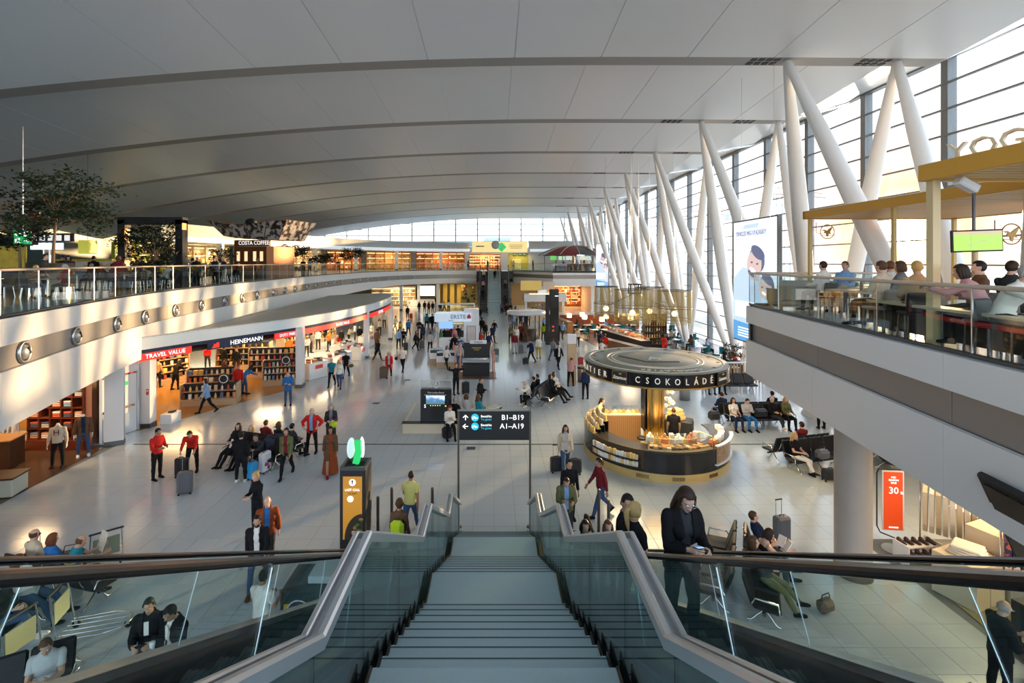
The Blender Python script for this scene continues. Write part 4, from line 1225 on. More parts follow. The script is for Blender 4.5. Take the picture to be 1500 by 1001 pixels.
# ---- tall lit adverts
def advert(name, label, loc, rz, w_, h_, kind):
 t = thing(name, label, 'advert', loc, rz)
 MB().box((0, .08, h_ / 2), (w_ + .12, .16, h_ + .12), bev=.01).build('frame', DSTEEL, t)
 AD = mat('advert_light', (.80, .85, .92), .3, emit=(.82, .88, 1.0), es=.6)
 MB().box((0, -.012, h_ / 2), (w_, .02, h_)).build('light_panel', AD, t)
 BL = mat('advert_blue', (.12, .36, .68), .4, emit=(.10, .34, .7), es=.6)
 B2 = mat('advert_pale_blue', (.48, .62, .80), .4, emit=(.48, .62, .85), es=.65)
 SK = mat('advert_skin', (.62, .45, .42), .5, emit=(.7, .52, .5), es=.6)
 HA = mat('advert_hair', (.12, .14, .24), .5, emit=(.14, .16, .28), es=.5)
 W2_ = mat('advert_white', (.9, .92, .95), .4, emit=(.95, .97, 1), es=.9)
 def flat(n_, poly, m_, d=0.0):
  q = MB(); q.prism(poly, .0, .006, M=Matrix.Translation((0, -.024 - d, 0)) @ Matrix.Rotation(PI / 2, 4, 'X'))
  return q.build(n_, m_, t)
 def ell(cx, cz, rx, rz_, n=22, rot=0):
  return [(cx + rx * math.cos(a) * math.cos(rot) - rz_ * math.sin(a) * math.sin(rot), cz + rx * math.cos(a) * math.sin(rot) + rz_ * math.sin(a) * math.cos(rot)) for a in [2 * PI * k / n for k in range(n)]]
 W, H_ = w_ / 2, h_
 flat('blue_field', [(-W, 0), (W, 0), (W, H_ * .33), (-W, H_ * .36)], B2)
 flat('blue_field', [(-W, 0), (W, 0), (W, H_ * .13), (-W, H_ * .16)], BL, .002)
 flat('shirt', [(-W, H_ * .33), (W * .9, H_ * .33), (W * .95, H_ * .42), (W * .2, H_ * .58), (-W * .5, H_ * .62), (-W, H_ * .52)], B2, .004)
 flat('face', ell(W * .05, H_ * .64, W * .34, H_ * .115, rot=-.35), SK, .008);
 flat('hair', ell(W * .16, H_ * .675, W * .37, H_ * .10, rot=-.35), HA, .006); flat('hair', ell(W * .22, H_ * .735, W * .33, H_ * .048, rot=-.42), HA, .010); flat('neck', [(-W * .1, H_ * .52), (W * .3, H_ * .5), (W * .25, H_ * .6), (-W * .1, H_ * .6)], SK, .007)
 flat('smile', ell(W * -.02, H_ * .592, W * .15, H_ * .018, rot=-.4), W2_, .014)
 flat('beard', ell(W * -.06, H_ * .565, W * .2, H_ * .022, rot=-.4), HA, .011)
 for ex in (-.06, .2): flat('eye', ell(W * ex, H_ * (.655 - ex * .05), W * .05, H_ * .008), HA, .014)
 flat('face', ell(W * .55, H_ * .455, W * .28, H_ * .085, rot=-.3), SK, .010); flat('hair', ell(W * .62, H_ * .475, W * .31, H_ * .09, rot=-.3), HA, .006); flat('hair', ell(W * .66, H_ * .522, W * .27, H_ * .032, rot=-.4), HA, .012)
 for ex in (.42, .62): flat('eye', ell(W * ex, H_ * (.475 - ex * .03), W * .05, H_ * .008), HA, .014)
 flat('smile', ell(W * .5, H_ * .415, W * .1, H_ * .012, rot=-.3), W2_, .014)
 flat('white_field', [(-W * .9, H_ * .20), (W * .6, H_ * .20), (W * .6, H_ * .33), (-W * .9, H_ * .33)], W2_, .014)
 flat('red_mark', [(W * .35, H_ * .21), (W * .55, H_ * .21), (W * .55, H_ * .235), (W * .35, H_ * .235)], RED, .018)
 for k in range(4): flat('text_line', [(-W * .75, H_ * (.10 - k * .022)), (W * (.5 - .1 * (k % 2)), H_ * (.10 - k * .022)), (W * (.5 - .1 * (k % 2)), H_ * (.109 - k * .022)), (-W * .75, H_ * (.109 - k * .022))], W2_, .01)
 if kind:
  text('TERVEZZE MEG UTAZÁSÁT!', .26, HA, t, (-W * .88, -.03, H_ * .895), align='LEFT', sx=.72)
  text('MOST 50 000 FT-TAL', .24, mat('advert_rose', (.75, .45, .5), .4, emit=(.8, .5, .55), es=.6), t, (-W * .88, -.03, H_ * .845), align='LEFT', sx=.72)
  text('HOZZÁJÁRULUNK!', .24, mat('advert_rose', (.75, .45, .5)), t, (-W * .88, -.03, H_ * .80), align='LEFT', sx=.72)
  flat('grey_mark', [(-W * .55, H_ * .935), (W * .2, H_ * .935), (W * .3, H_ * .97), (-W * .4, H_ * .97)], B2, .008)
 return t
advert('lit_advert', 'tall lit portrait advert with two smiling faces beyond the right balcony corner', (10.5, 19.6, 4.0), -PI / 2, 3.2, 5.0, True)
advert('lit_advert', 'distant narrow lit advert hanging at the far right balcony', (14.9, 67.0, 3.8), -PI / 2 + .45, 2.6, 6.0, False)
for nm, (x, y, z0, z1) in {'near': (10.62, 19.6, 9.0, 15.2), 'far': (15.0, 67.0, 9.8, 16)}.items():
 t = thing('hanger_rod', 'thin steel rods from the ceiling holding the %s lit advert' % nm, 'rod', (x, y, z0))
 for d in (-1.2, 1.2): MB().tube((0, d, .0), (0, d, z1 - z0), .006, n=5).build('rod', STEEL, t)
# ================================================================== SEATING, LUGGAGE
CHROME = mat('chrome', (.72, .73, .74), .15, 1)
def make_bench(n, label, loc, rz, group=None):
 """row of N black leather seats facing local -Y"""
 t = thing('seat_row', label, 'bench', loc, rz, group)
 wd = .60
 for i in range(n):
  x = (i - (n - 1) / 2) * wd
  MB().box((x, -.03, .42), (wd - .02, .50, .085), bev=.035, rx=.05).build('seat', LEATHER, t)
  m = MB(); m.box((x, .30, .70), (wd - .02, .075, .58), bev=.035, rx=-.32); m.build('backrest', LEATHER, t)
 MB().tube((-n * wd / 2, .02, .33), (n * wd / 2, .02, .33), .035, n=8).build('beam', DSTEEL, t)
 for s in ((-1, 1) if n < 4 else (-1, 0, 1)):
  x = s * (n * wd / 2 - .25)
  MB().path([(x, -.28, .015), (x, -.2, .03), (x, .0, .32), (x, .24, .03), (x, .32, .015)], .022, 7).build('leg', CHROME, t)
  MB().path([(x - .0, .2, .4), (x, .33, .62), (x, .42, .92)], .018, 6).build('back_bracket', CHROME, t)
 for s in (-1, 1):
  x = s * n * wd / 2
  MB().path([(x, -.25, .40), (x, -.22, .60), (x, .18, .62), (x, .24, .5)], .02, 6).build('armrest', CHROME, t)
 return t
GB = 'black leather seat rows'
def bench(n, loc, rz, label): return make_bench(n, label, (loc[0], loc[1], 0), rad(rz), GB)
bench(4, (-8.6, 17.3), -18, 'black leather seat row with reclining travellers in the left middle of the hall')
bench(4, (-8.31, 18.2), 162, 'black leather seat row back to back behind the reclining travellers')
bench(4, (3.0, 25.1), 65, 'black leather seat row right of the gate sign, facing right to the kiosk')
bench(4, (2.14, 25.5), 245, 'black leather seat row right of the gate sign, facing left to the aisle')
bench(5, (13.2, 27.2), 0, 'black leather seat row farthest behind the chocolate kiosk on the right')
bench(2, (16.6, 26.9), 0, 'short black leather seat row at far right beside the balcony edge')
bench(5, (11.7, 21.35), 4, 'black leather seat row with four sitting travellers right of the kiosk')
bench(5, (11.63, 22.32), 184, 'black leather seat row back to back behind the four sitting travellers')
bench(4, (11.4, 17.1), 14, 'black leather seat row with blonde woman left of the round pillar')
bench(4, (11.17, 18.05), 194, 'black leather seat row back to back behind the blonde woman')
bench(4, (14.3, 17.9), 60, 'black leather seat row in shade right of the round pillar')
bench(4, (5.9, 10.6), 62, 'black leather seat row with reading woman right of the escalator, facing right')
bench(4, (5.05, 11.06), 242, 'black leather seat row behind the reading woman, facing the escalator')
bench(4, (-9.4, 10.6), 165, 'black leather seat row at lower left under the man with the newspaper')
bench(3, (-9.35, 9.2), 95, 'black leather seat row at lower left corner behind luggage carts')
bench(2, (-7.4, 7.6), 30, 'short black leather seat row under the man in grey striped shirt')
bench(4, (-6.6, 55.3), 0, 'distant black seat row in the left aisle beyond the white columns')
def make_case(label, loc, rz, m_, h_=.62, w_=.42, d_=.25, handle=True, extra=None, lay=0.0):
 t = thing('suitcase', label, 'suitcase', loc, rz)
 if lay: t.rotation_euler = (lay, 0, rz)
 b = MB().box((0, 0, h_ / 2 + .05), (w_, d_, h_), bev=.05)
 for k in range(4): b.box((-w_ * .33 + k * w_ * .22, -d_ / 2 - .001, h_ / 2 + .05), (.02, .012, h_ - .1), bev=.004)
 b.build('shell', m_, t)
 for x in (-1, 1):
  for y in (-1, 1):
   MB().path([(x * (w_ / 2 - .05), y * (d_ / 2 - .04) - .012, .03), (x * (w_ / 2 - .05), y * (d_ / 2 - .04) + .012, .03)], .03, 8).build('wheel', RUBBER, t)
 MB().path([(-.07, 0, h_ + .05), (-.06, 0, h_ + .085), (.06, 0, h_ + .085), (.07, 0, h_ + .05)], .012, 5).build('grip', BLACKM, t)
 if handle:
  m = MB(); m.tube((-.09, d_ / 2 - .03, h_), (-.09, d_ / 2 - .03, h_ + .42), .009, n=5); m.tube((.09, d_ / 2 - .03, h_), (.09, d_ / 2 - .03, h_ + .42), .009, n=5)
  m.build('telescopic_handle', STEEL, t); MB().box((0, d_ / 2 - .03, h_ + .43), (.22, .03, .03), bev=.008).build('handle_grip', BLACKM, t)
 return t
SC_B = mat('case_black', (.016, .016, .02), .4); SC_G = mat('case_grey', (.12, .125, .14), .35); SC_BL = mat('case_blue', (.02, .30, .62), .3)
SC_W = mat('case_white', (.75, .72, .74), .35, noise=.0); SC_BR = mat('case_brown', (.12, .075, .05), .45); SC_R = mat('case_red', (.5, .03, .03), .4)
def case(px, py, label, m_, rz=0.0, **k):
 x, y = at(px, py)
 return make_case(label, (x, y, 0), rad(rz), m_, **k)
case(271, 724, 'black ribbed suitcase with raised silver handle, front left of the seated group', SC_G, 20, h_=.66)
case(266, 700, 'black suitcase standing behind the ribbed one near the bending man', SC_B, -10, handle=False)
case(370, 703, 'bright blue suitcase before the man in dark jacket', SC_BL, 70, h_=.55, w_=.3)
t_ = case(388, 692, 'white suitcase with coloured flower discs right of the blue suitcase', SC_W, 75, h_=.66, w_=.42, handle=False)
for k in range(7):
 MB().lathe([(0, .004), (.05, .003), (.055, 0)], n=10).build('flower_disc', mat('flower_%d' % (k % 3), [(.35, .06, .30), (.55, .05, .10), (.08, .07, .10)][k % 3], .4), t_, (RND.uniform(-.14, .14), -.135, RND.uniform(.15, .6))).rotation_euler = (PI / 2, 0, 0)
case(815, 692, 'black trolley bag at the left hand of the walking woman', SC_B, 10, h_=.48)
case(843, 694, 'black and red trolley bag at the right hand of the walking woman', SC_B, -15, h_=.45, handle=False)
case(682, 577, 'black suitcase tilted behind the stretching man', SC_B, 30, h_=.6, handle=False)
case(562, 555, 'brown suitcase beside the woman in the red coat', SC_BR, 5, h_=.7, w_=.5)
case(770, 534, 'black cabin case pulled by the man in dark suit', SC_B, 20, h_=.42)
case(763, 518, 'grey suitcase behind the couple in the right crowd', SC_G, 0)
case(594, 514, 'black suitcase beside the man in blue shirt', SC_B, 10)
case(618, 511, 'dark suitcase between the suited pair and the backpacker', SC_G, 0, h_=.7)
case(602, 467, 'red suitcase beside the far seat row', SC_R, 0, handle=False)
case(851, 535, 'red suitcase leaning behind the wooden totem', SC_R, 0, h_=.5, handle=False)
case(727, 521, 'dark suitcase beside the man in the blue shirt right of the bank kiosk', SC_G, 0, h_=.5)
case(1216, 705, 'black holdall under the seat beside the blonde woman', SC_B, 0, h_=.36, w_=.5, handle=False)
case(47, 865, 'tall suitcase with raised black handle behind the woman in blue top', SC_B, 0, h_=.78)
case(405, 672, 'black suitcase with twin raised handles behind the large dark bag', SC_B, 20, h_=.72)
case(1145, 800, 'dark suitcase with raised handle behind the reading woman', SC_G, 15, h_=.72)
def backpack(label, loc, rz, m_, sc=1.0, z=None):
 t = thing('backpack', label, 'backpack', loc, rz)
 t.scale = (sc,) * 3
 MB().box((0, 0, .22), (.30, .17, .44), bev=.075).build('body', m_, t)
 MB().box((0, .10, .15), (.22, .07, .22), bev=.03).build('pocket', m_, t)
 MB().path([(-.04, -.02, .44), (-.03, -.02, .48), (.03, -.02, .48), (.04, -.02, .44)], .01, 5).build('loop', BLACKM, t)
 for s in (-1, 1):
  MB().path([(s * .09, -.08, .42), (s * .10, -.14, .36), (s * .11, -.13, .15), (s * .10, -.08, .06)], .014, 5).build('strap', BLACKM, t)
 return t
def softbag(label, loc, rz, m_, sc=(1, 1, 1)):
 t = thing('travel_bag', label, 'bag', loc, rz)
 m = MB(); m.box((0, 0, .16 * sc[2]), (.56 * sc[0], .31 * sc[1], .32 * sc[2]), bev=.09); m.build('body', m_, t)
 MB().path([(-.14, 0, .30 * sc[2]), (-.1, 0, .42 * sc[2]), (.1, 0, .42 * sc[2]), (.14, 0, .30 * sc[2])], .012, 5).build('handle', BLACKM, t)
 MB().path([(-.26 * sc[0], -.04, .22), (0, -.06, .33 * sc[2]), (.26 * sc[0], -.04, .22)], .007, 4).build('zip', DSTEEL, t)
 return t
x, y = at(408, 676); softbag('large dark navy bag heaped on the seats behind the blue suitcase', (x, y, .35), .3, mat('bag_navy', (.02, .03, .06), .6), (1.7, 2.0, 1.9))
x, y = at(1222, 700); softbag('grey black bag on the seat beside the blonde woman', (x - .1, y + .45, .46), .2, SC_G, (.9, 1, 1.0))
softbag('dark bag heap on the shaded seats right of the round pillar', (14.0, 17.1, .3), .9, SC_B, (2.2, 1.6, 1.6))
softbag('black bag on the seat row right of the kiosk, between the sitters', (11.7, 21.3, .46), .1, SC_B, (1.1, 1, 1.2))
softbag('black bag at left end of the seat row with four sitters', (9.75, 21.5, .3), .1, SC_B, (.9, 1, 1.2))
softbag('black rucksack on the lower left seats between the two in blue', (-9.35, 10.7, .46), .4, SC_B, (1, 1.1, 1.4))
softbag('black soft bag on floor left of the suited man in lower right corner', (7.55, 7.75, 0), .3, SC_B, (1.0, 1.2, 1.3))
softbag('brown handbag on floor left of the escalator seats', (6.9, 10.1, 0), .4, SC_BR, (.7, .8, .9))
def cart(label, loc, rz):
 t = thing('luggage_cart', label, 'luggage cart', loc, rz)
 MB().path([(-.30, -.5, .16), (-.32, .2, .16), (-.2, .55, .16), (0, .62, .16), (.2, .55, .16), (.32, .2, .16), (.30, -.5, .16)], .018, 7).build('base_loop', CHROME, t)
 for x in (-.2, -.07, .07, .2): MB().tube((x, -.5, .17), (x, .5, .17), .012, n=5).build('base_bar', CHROME, t)
 MB().path([(-.30, -.5, .16), (-.30, -.56, .6), (-.28, -.62, 1.0)], .016, 7).build('upright', CHROME, t)
 MB().path([(.30, -.5, .16), (.30, -.56, .6), (.28, -.62, 1.0)], .016, 7).build('upright', CHROME, t)
 MB().tube((-.32, -.62, 1.0), (.32, -.62, 1.0), .024, n=8).build('push_bar', BLACKM, t)
 MB().box((0, -.56, .62), (.5, .02, .42), bev=.03).build('back_panel', mat('cart_panel', (.24, .28, .19), .5), t)
 for x, y in ((-.26, -.45), (.26, -.45), (0, .55)):
  m = MB(); m.path([(x - .02, y, .07), (x + .02, y, .07)], .07, 12); m.build('wheel', RUBBER, t)
  MB().box((x, y, .12), (.06, .06, .1), bev=.01).build('caster_fork', STEEL, t)
 return t
cart('silver luggage cart with raised front wheels at lower left', (-7.85, 9.55, 0), rad(-75))
cart('silver luggage cart in the lower left corner', (-7.9, 8.55, 0), rad(-100))
x, y = at(712, 600); cart('silver luggage cart pushed by man in black behind the gate sign', (x + .2, y - .1, 0), rad(-70))
x, y = at(135, 838); cart('silver luggage cart beyond the man with the newspaper', (x, y + .4, 0), rad(40))
# ================================================================== LEFT LOWER LEVEL
WARMW = mat('warm_wall', (.62, .48, .30), .6)
struct(MB().box((-27.2, 30, 1.6), (.4, 60, 3.2)).build('wall_left.001', WARMW))
struct(MB().box((-17.4, 20.1, 1.6), (3.4, .25, 3.2)).build('wall_left.002', mat('beige_panel', (.55, .42, .28), .45)))
struct(MB().box((-22, 8.0, 1.6), (14, .2, 3.2)).build('wall_left.003', WARMW))
def pillar(name, label, loc, d, rz=0.0, h_=3.12, base=DSTEEL):
 t = thing(name, label, 'pillar', loc, rz)
 MB().box((0, 0, h_ / 2), (d[0], d[1], h_), bev=.01).build('shaft', WHITE2, t)
 MB().box((0, 0, .10), (d[0] + .02, d[1] + .02, .20)).build('base', base, t)
 return t
pillar('white_pillar', 'broad white pillar between the clothes shop and the white door', (-15.15, 19.35, 0), (.62, .35), .5)
pillar('white_pillar', 'white pillar with red notice right of the white door', (-15.35, 21.5, 0), (.42, .5), .1)
t = struct(thing('door_1', None, None, (-15.75, 20.35, 0), rad(76)))
MB().box((0, 0, 1.25), (1.5, .08, 2.5), bev=.01).build('leaf', WHITE, t); MB().box((0, -.05, .45), (1.4, .02, .85)).build('kick_plate', STEEL, t)
MB().box((-.05, -.08, 1.15), (1.3, .04, .09)).build('push_bar', mat('bar_brown', (.28, .2, .14), .4), t); MB().box((.2, -.05, 2.15), (.28, .02, .16)).build('exit_plate', GREEN, t)
for x in (-.8, .8): MB().box((x, 0, 1.3), (.12, .14, 2.6)).build('frame', STEEL, t)
MB().box((0, 0, 2.85), (1.7, .1, .55)).build('transom_panel', WHITE, t)
t = thing('fire_notice', 'small red fire notice on the white pillar by the shop', 'sign', (-15.2, 21.24, 1.6), .1)
MB().box((0, -.0, 0), (.10, .015, .26)).build('plate', mat('notice_red', (.6, .05, .05), .4), t); MB().box((0, -.01, .05), (.06, .006, .06)).build('white_symbol', WHITE, t)
t = thing('low_plinth', 'low white plinth with black pad at the duty free entrance', 'plinth', (-14.75, 22.1, 0)); MB().box((0, 0, .22), (.5, .7, .44), bev=.01).build('body', WHITE2, t); MB().box((0, .1, .47), (.25, .3, .05), bev=.02).build('pad', BLACKM, t)
for i, (x, y, lab) in enumerate(((-11.35, 28.35, 'nearest white column of the red banner shop front'), (-9.72, 36.9, 'second white column of the red banner shop front'), (-9.75, 45.6, 'third white column of the red banner shop front'))):
 pillar('shop_column', lab, (x, y, 0), (.36, .62), .1, 3.5)
for x, y, lab in ((-14.0, 73, 'far white column left, below the far balcony'), (-12.3, 79, 'slim white column left of the lit far shop'), (-9.2, 79, 'slim white column at left, near the yellow far hall')):
 pillar('shop_column', lab, (x, y, 0), (.45, .45), 0, 3.7)
# shop canopy with banner
CF = catmull([(-15.75, 19.6), (-14.6, 22.2), (-13.2, 24.9), (-11.45, 28.2), (-10.2, 32.5), (-9.6, 36.8), (-9.45, 41), (-9.7, 45.5), (-10.5, 49.0), (-12.0, 51.2)], .7)
t = thing('shop_canopy', 'curved white shop canopy with red and navy banner and slatted roof', 'canopy', (0, 0, 0))
def band(P, z0, z1, m_, nm, d=0.0, parent=None):
 Q = inset(P, -d) if d else P
 m = MB()
 Qi = inset(Q, .06)
 a = [(p.x, p.y, z0) for p in Q]; b = [(p.x, p.y, z1) for p in Q]; ai = [(p.x, p.y, z0) for p in Qi]; bi = [(p.x, p.y, z1) for p in Qi]
 m.strip(a, b, 0, True); m.strip(b, bi); m.strip(bi, ai, 0, True); m.strip(ai, a)
 m.add([a[0], b[0], bi[0], ai[0]], [(3, 2, 1, 0)]); m.add([a[-1], b[-1], bi[-1], ai[-1]], [(0, 1, 2, 3)])
 return m.build(nm, m_, parent)
band(CF, 3.50, 4.06, mat('canopy_white', (.74, .79, .80), .35), 'fascia', 0, t)
def cut(P, ya, yb): return [p for p in P if ya <= p.y <= yb]
band(cut(CF, 23.0, 52), 3.34, 3.50, NAVY, 'navy_band', .01, t)
band(cut(CF, 19.6, 23.6), 3.34, 3.50, NAVY, 'navy_band', .01, t)
band(cut(CF, 19.6, 23.4), 3.02, 3.34, RED, 'red_band', .02, t)
band(cut(CF, 23.2, 26.6), 3.02, 3.36, NAVY, 'navy_band', .03, t)
band(cut(CF, 26.3, 45.0), 3.02, 3.34, RED, 'red_band', .02, t)
band(cut(CF, 45.2, 48.0), 3.02, 3.34, NAVY, 'navy_band', .02, t); band(cut(CF, 48.0, 52), 3.02, 3.34, RED, 'red_band', .02, t)
def on_curve(P, y):
 for a, b in zip(P, P[1:]):
  if a.y <= y <= b.y:
   q = (y - a.y) / (b.y - a.y); d_ = (b - a).normalized()
   return a.lerp(b, q), math.atan2(d_.y, d_.x), Vector((d_.y, -d_.x))
for word, y, sz, z in (('TRAVEL VALUE', 21.8, .26, 3.18), ('HEINEMANN', 25.35, .32, 3.20), ('DUTY FREE', 27.5, .22, 3.18), ('TRAVEL VALUE', 32.5, .26, 3.18), ('DUTY FREE', 40.2, .30, 3.18)):
 p, a, n_ = on_curve(CF, y)
 q = p + n_ * .045
 text(word, sz, LETTER, t, (q.x, q.y, z), rot=(PI / 2, 0, a))
p, a, n_ = on_curve(CF, 23.85); q = p + n_ * .05
m = MB(); m.prism([(-.18, -.12), (.2, -.12), (.2, .12), (.08, .14), (.02, .05), (-.05, .1), (-.1, 0)], 0, .01, M=Matrix.Rotation(PI / 2, 4, 'X')); m.build('red_bird_mark', RED, t, (q.x, q.y, 3.2), a)
# slatted roof: boards from the front edge back to the balcony
SLATM = mat('roof_slat', (.46, .47, .42), .5)
m = MB()
def backpt(p):
 return Vector((min(p.x - .05, max(-18, -15.7 - .06 * (p.y - 20))), p.y + .6))
rs_ = 0
for a, b in zip(CF[2:], CF[3:]):
 A, B = backpt(a), backpt(b)
 if (a - A).length < .3: continue
 rs_ += 1
 for k in range(3):
  u0, u1 = k / 3, (k + .86) / 3
  f0, f1, g0, g1 = a.lerp(b, u0), a.lerp(b, u1), A.lerp(B, u0), A.lerp(B, u1)
  mm__ = MB(); vs = [(f0.x, f0.y, 4.05), (f1.x, f1.y, 4.05), (g1.x, g1.y, 3.72), (g0.x, g0.y, 3.72)]
  vs += [(x_, y_, z_ - .03) for x_, y_, z_ in vs]
  mm__.add(vs, [(0, 1, 2, 3), (7, 6, 5, 4), (0, 4, 5, 1), (1, 5, 6, 2), (2, 6, 7, 3), (3, 7, 4, 0)])
  mm__.build('slat', SLATM, t)
m = MB(); m.strip([(p.x, p.y, 3.98) for p in CF[2:]], [(backpt(p).x, backpt(p).y, 3.66) for p in CF[2:]]); m.build('roof_deck', mat('roof_deck', (.25, .25, .23), .6), t)
m = MB(); m.strip([(p.x, p.y, 3.06) for p in CF], [(-27, p.y, 3.06) for p in CF]); struct(m.build('ceiling.013', mat('shop_ceiling', (.55, .45, .33), .6)))
for k, (x, y) in enumerate(((-20, 24), (-18, 28), (-15, 33), (-14, 38), (-14, 44), (-20, 33), (-20, 40))):
 light('shop_lamp', (x, y, 3.0), 190, (1, .62, .26) if y < 30 else (1, .76, .48), 2.4)
light('shop_lamp', (-19, 15.5, 3.0), 90, (1, .66, .34), 2.5)
light('shop_lamp', (-17.0, 18.0, 3.0), 50, (1, .66, .34), 1.0)
# ---- clothes shop at the left
t = thing('shelf_unit', 'mahogany pigeonhole shelf unit with folded clothes behind the two mannequins', 'shelf', (-17.0, 18.95, 0))
MB().box((0, .19, 1.25), (2.2, .03, 2.5)).build('back', MAHOG, t)
for i in range(6): MB().box((-1.08 + i * .432, 0, 1.35), (.035, .38, 2.3)).build('upright', MAHOG, t)
for k in range(6): MB().box((0, 0, .42 + k * .41), (2.2, .38, .035)).build('shelf', MAHOG, t)
MB().box((0, -.02, .2), (2.24, .42, .4), bev=.01).build('base_drawer', MAHOG, t); MB().box((0, 0, 2.52), (2.3, .44, .08), bev=.01).build('cornice', MAHOG, t)
FOLD = [(.62, .12, .06), (.8, .76, .70), (.75, .34, .22), (.20, .35, .5), (.55, .52, .50), (.10, .10, .14)]
for i in range(5):
 for k in range(5):
  if (i * 7 + k * 3) % 4 == 1: continue
  q = RND.randrange(6)
  s_ = thing('folded_stack', 'folded clothes in the mahogany shelf, %s row up, %s column from left' % (ORD[k], ORD[i]), 'clothes', (-17.0 - .864 + i * .432, 18.93, .44 + k * .41), 0, 'folded clothes in the mahogany shelf')
  for j in range(3): MB().box((0, 0, .045 + j * .075), (.30, .28, .07), bev=.02).build('garment', mat('fold_%d' % ((q + (j == 2)) % 6), FOLD[(q + (j == 2)) % 6], .8), s_)
t = thing('shop_counter', 'dark timber counter at the left picture edge in the clothes shop', 'counter', (-17.7, 17.2, 0), .25)
MB().box((0, 0, .5), (1.3, .8, 1.0), bev=.015).build('body', WOODD, t); MB().box((0, 0, 1.03), (1.4, .9, .06), bev=.015).build('top', WOOD, t)
t = thing('display_table', 'low dark topped display table cut by the left picture edge', 'table', (-15.5, 15.2, 0), .2)
MB().box((0, 0, .3), (1.1, .7, .55), bev=.03).build('body', mat('pale_green', (.5, .52, .42), .5), t); MB().box((0, 0, .60), (1.2, .8, .06), bev=.01).build('top', WOODD, t)
t = thing('garment_rail', 'rail with hanging white printed shirts left of the mahogany shelf', 'rack', (-18.6, 18.4, 0), .1)
for x in (-.5, .5): MB().path([(x, -.2, .05), (x, 0, .1), (x, 0, 1.6)], .018, 6).build('upright', CHROME, t)
MB().tube((-.5, 0, 1.6), (.5, 0, 1.6), .018, n=6).build('bar', CHROME, t); MB().box((0, 0, .12), (1.1, .5, .08), bev=.01).build('base', WOODP, t)
for k in range(6):
 MB().box((-.42 + k * .16, 0, 1.2), (.05, .5, .74), bev=.02, rz=.3).build('shirt', mat('shirt_white', (.8, .78, .76), .8), t)
# ---- duty free islands
def gondola(label, loc, rz, w_=2.2, tiers=3, d_=.9, base=WOODP, kindset=('bottle', 'box'), n=9, slabel=''):
 t = thing('display_island', label, 'shelf', loc, rz, 'display islands of the duty free shop')
 MB().box((0, 0, .16), (w_, d_, .32), bev=.01).build('plinth', base, t)
 MB().box((0, 0, .32 + tiers * .19), (w_, .06, tiers * .38)).build('spine', BLACKM, t)
 for x in (-w_ / 2, w_ / 2): MB().box((x, 0, .32 + tiers * .19), (.05, d_ * .8, tiers * .38)).build('end_panel', base, t)
 M = Matrix.Translation(loc) @ Matrix.Rotation(rz, 4, 'Z')
 for k in range(tiers):
  z = .34 + k * .38
  MB().box((0, 0, z), (w_ - .06, d_ * (.9 - .1 * k), .03)).build('shelf_board', base, t)
  if 1:
   for q in range(n):
    p = M @ Vector((-w_ / 2 + .14 + q * (w_ - .25) / (n - 1), -d_ * (.36 - .05 * k), z + .018))
    kd = kindset[(q // 3 + k) % len(kindset)]
    good(kd, p, (.17, .17, .22 + .05 * RND.random()) if kd != 'bottle' else (.2, .2, .27), slabel, slabel, rz)
 return t
ISL = [('wide low island nearest the hall entrance of duty free', (-14.6, 25.0), 12, 2.6, 2), ('island with pyramid displays behind the nearest one', (-15.6, 26.9), 12, 2.4, 3), ('tall island left of the nearest white column', (-12.7, 29.0), 15, 2.0, 3),
       ('long shelf behind the tall island', (-14.0, 31.0), 10, 3.0, 4), ('back shelf in the middle of duty free', (-17.0, 33.0), 8, 3.4, 4), ('back shelf at far left of duty free', (-20.0, 28.5), 60, 3.6, 4), ('left shelf near the duty free entrance', (-19.0, 24.8), 70, 2.6, 4),
       ('back shelf behind the white counters', (-16.0, 39.0), 80, 4.0, 5), ('far back shelf behind the white counters', (-16.0, 45.0), 80, 4.0, 5)]
for i, (lab, (x, y), rz, w_, ti) in enumerate(ISL):
 gondola('wood and black ' + lab, (x, y, 0), rad(rz), w_, ti, kindset=('bottle', 'box', 'flat') if i % 2 else ('box', 'bottle'), slabel='goods on the ' + lab)
t = thing('round_emblem_stand', 'round black and white emblem board on the nearest duty free island', 'sign', (-13.9, 24.9, 1.0), .2)
m = MB(); m.path([(0, -.03, .3), (0, .03, .3)], .28, 20); m.build('disc', BLACKM, t); m = MB(); m.path([(.2 * math.cos(a), -.04, .3 + .2 * math.sin(a)) for a in [2 * PI * k / 20 for k in range(20)]], .025, 5, closed=True); m.build('ring', WHITE, t)
t = thing('round_emblem_stand', 'round black and white emblem board left of the nearest white column', 'sign', (-12.2, 28.4, 1.25), .2)
m = MB(); m.path([(0, -.03, .3), (0, .03, .3)], .28, 20); m.build('disc', BLACKM, t); m = MB(); m.path([(.2 * math.cos(a), -.04, .3 + .2 * math.sin(a)) for a in [2 * PI * k / 20 for k in range(20)]], .025, 5, closed=True); m.build('ring', WHITE, t)
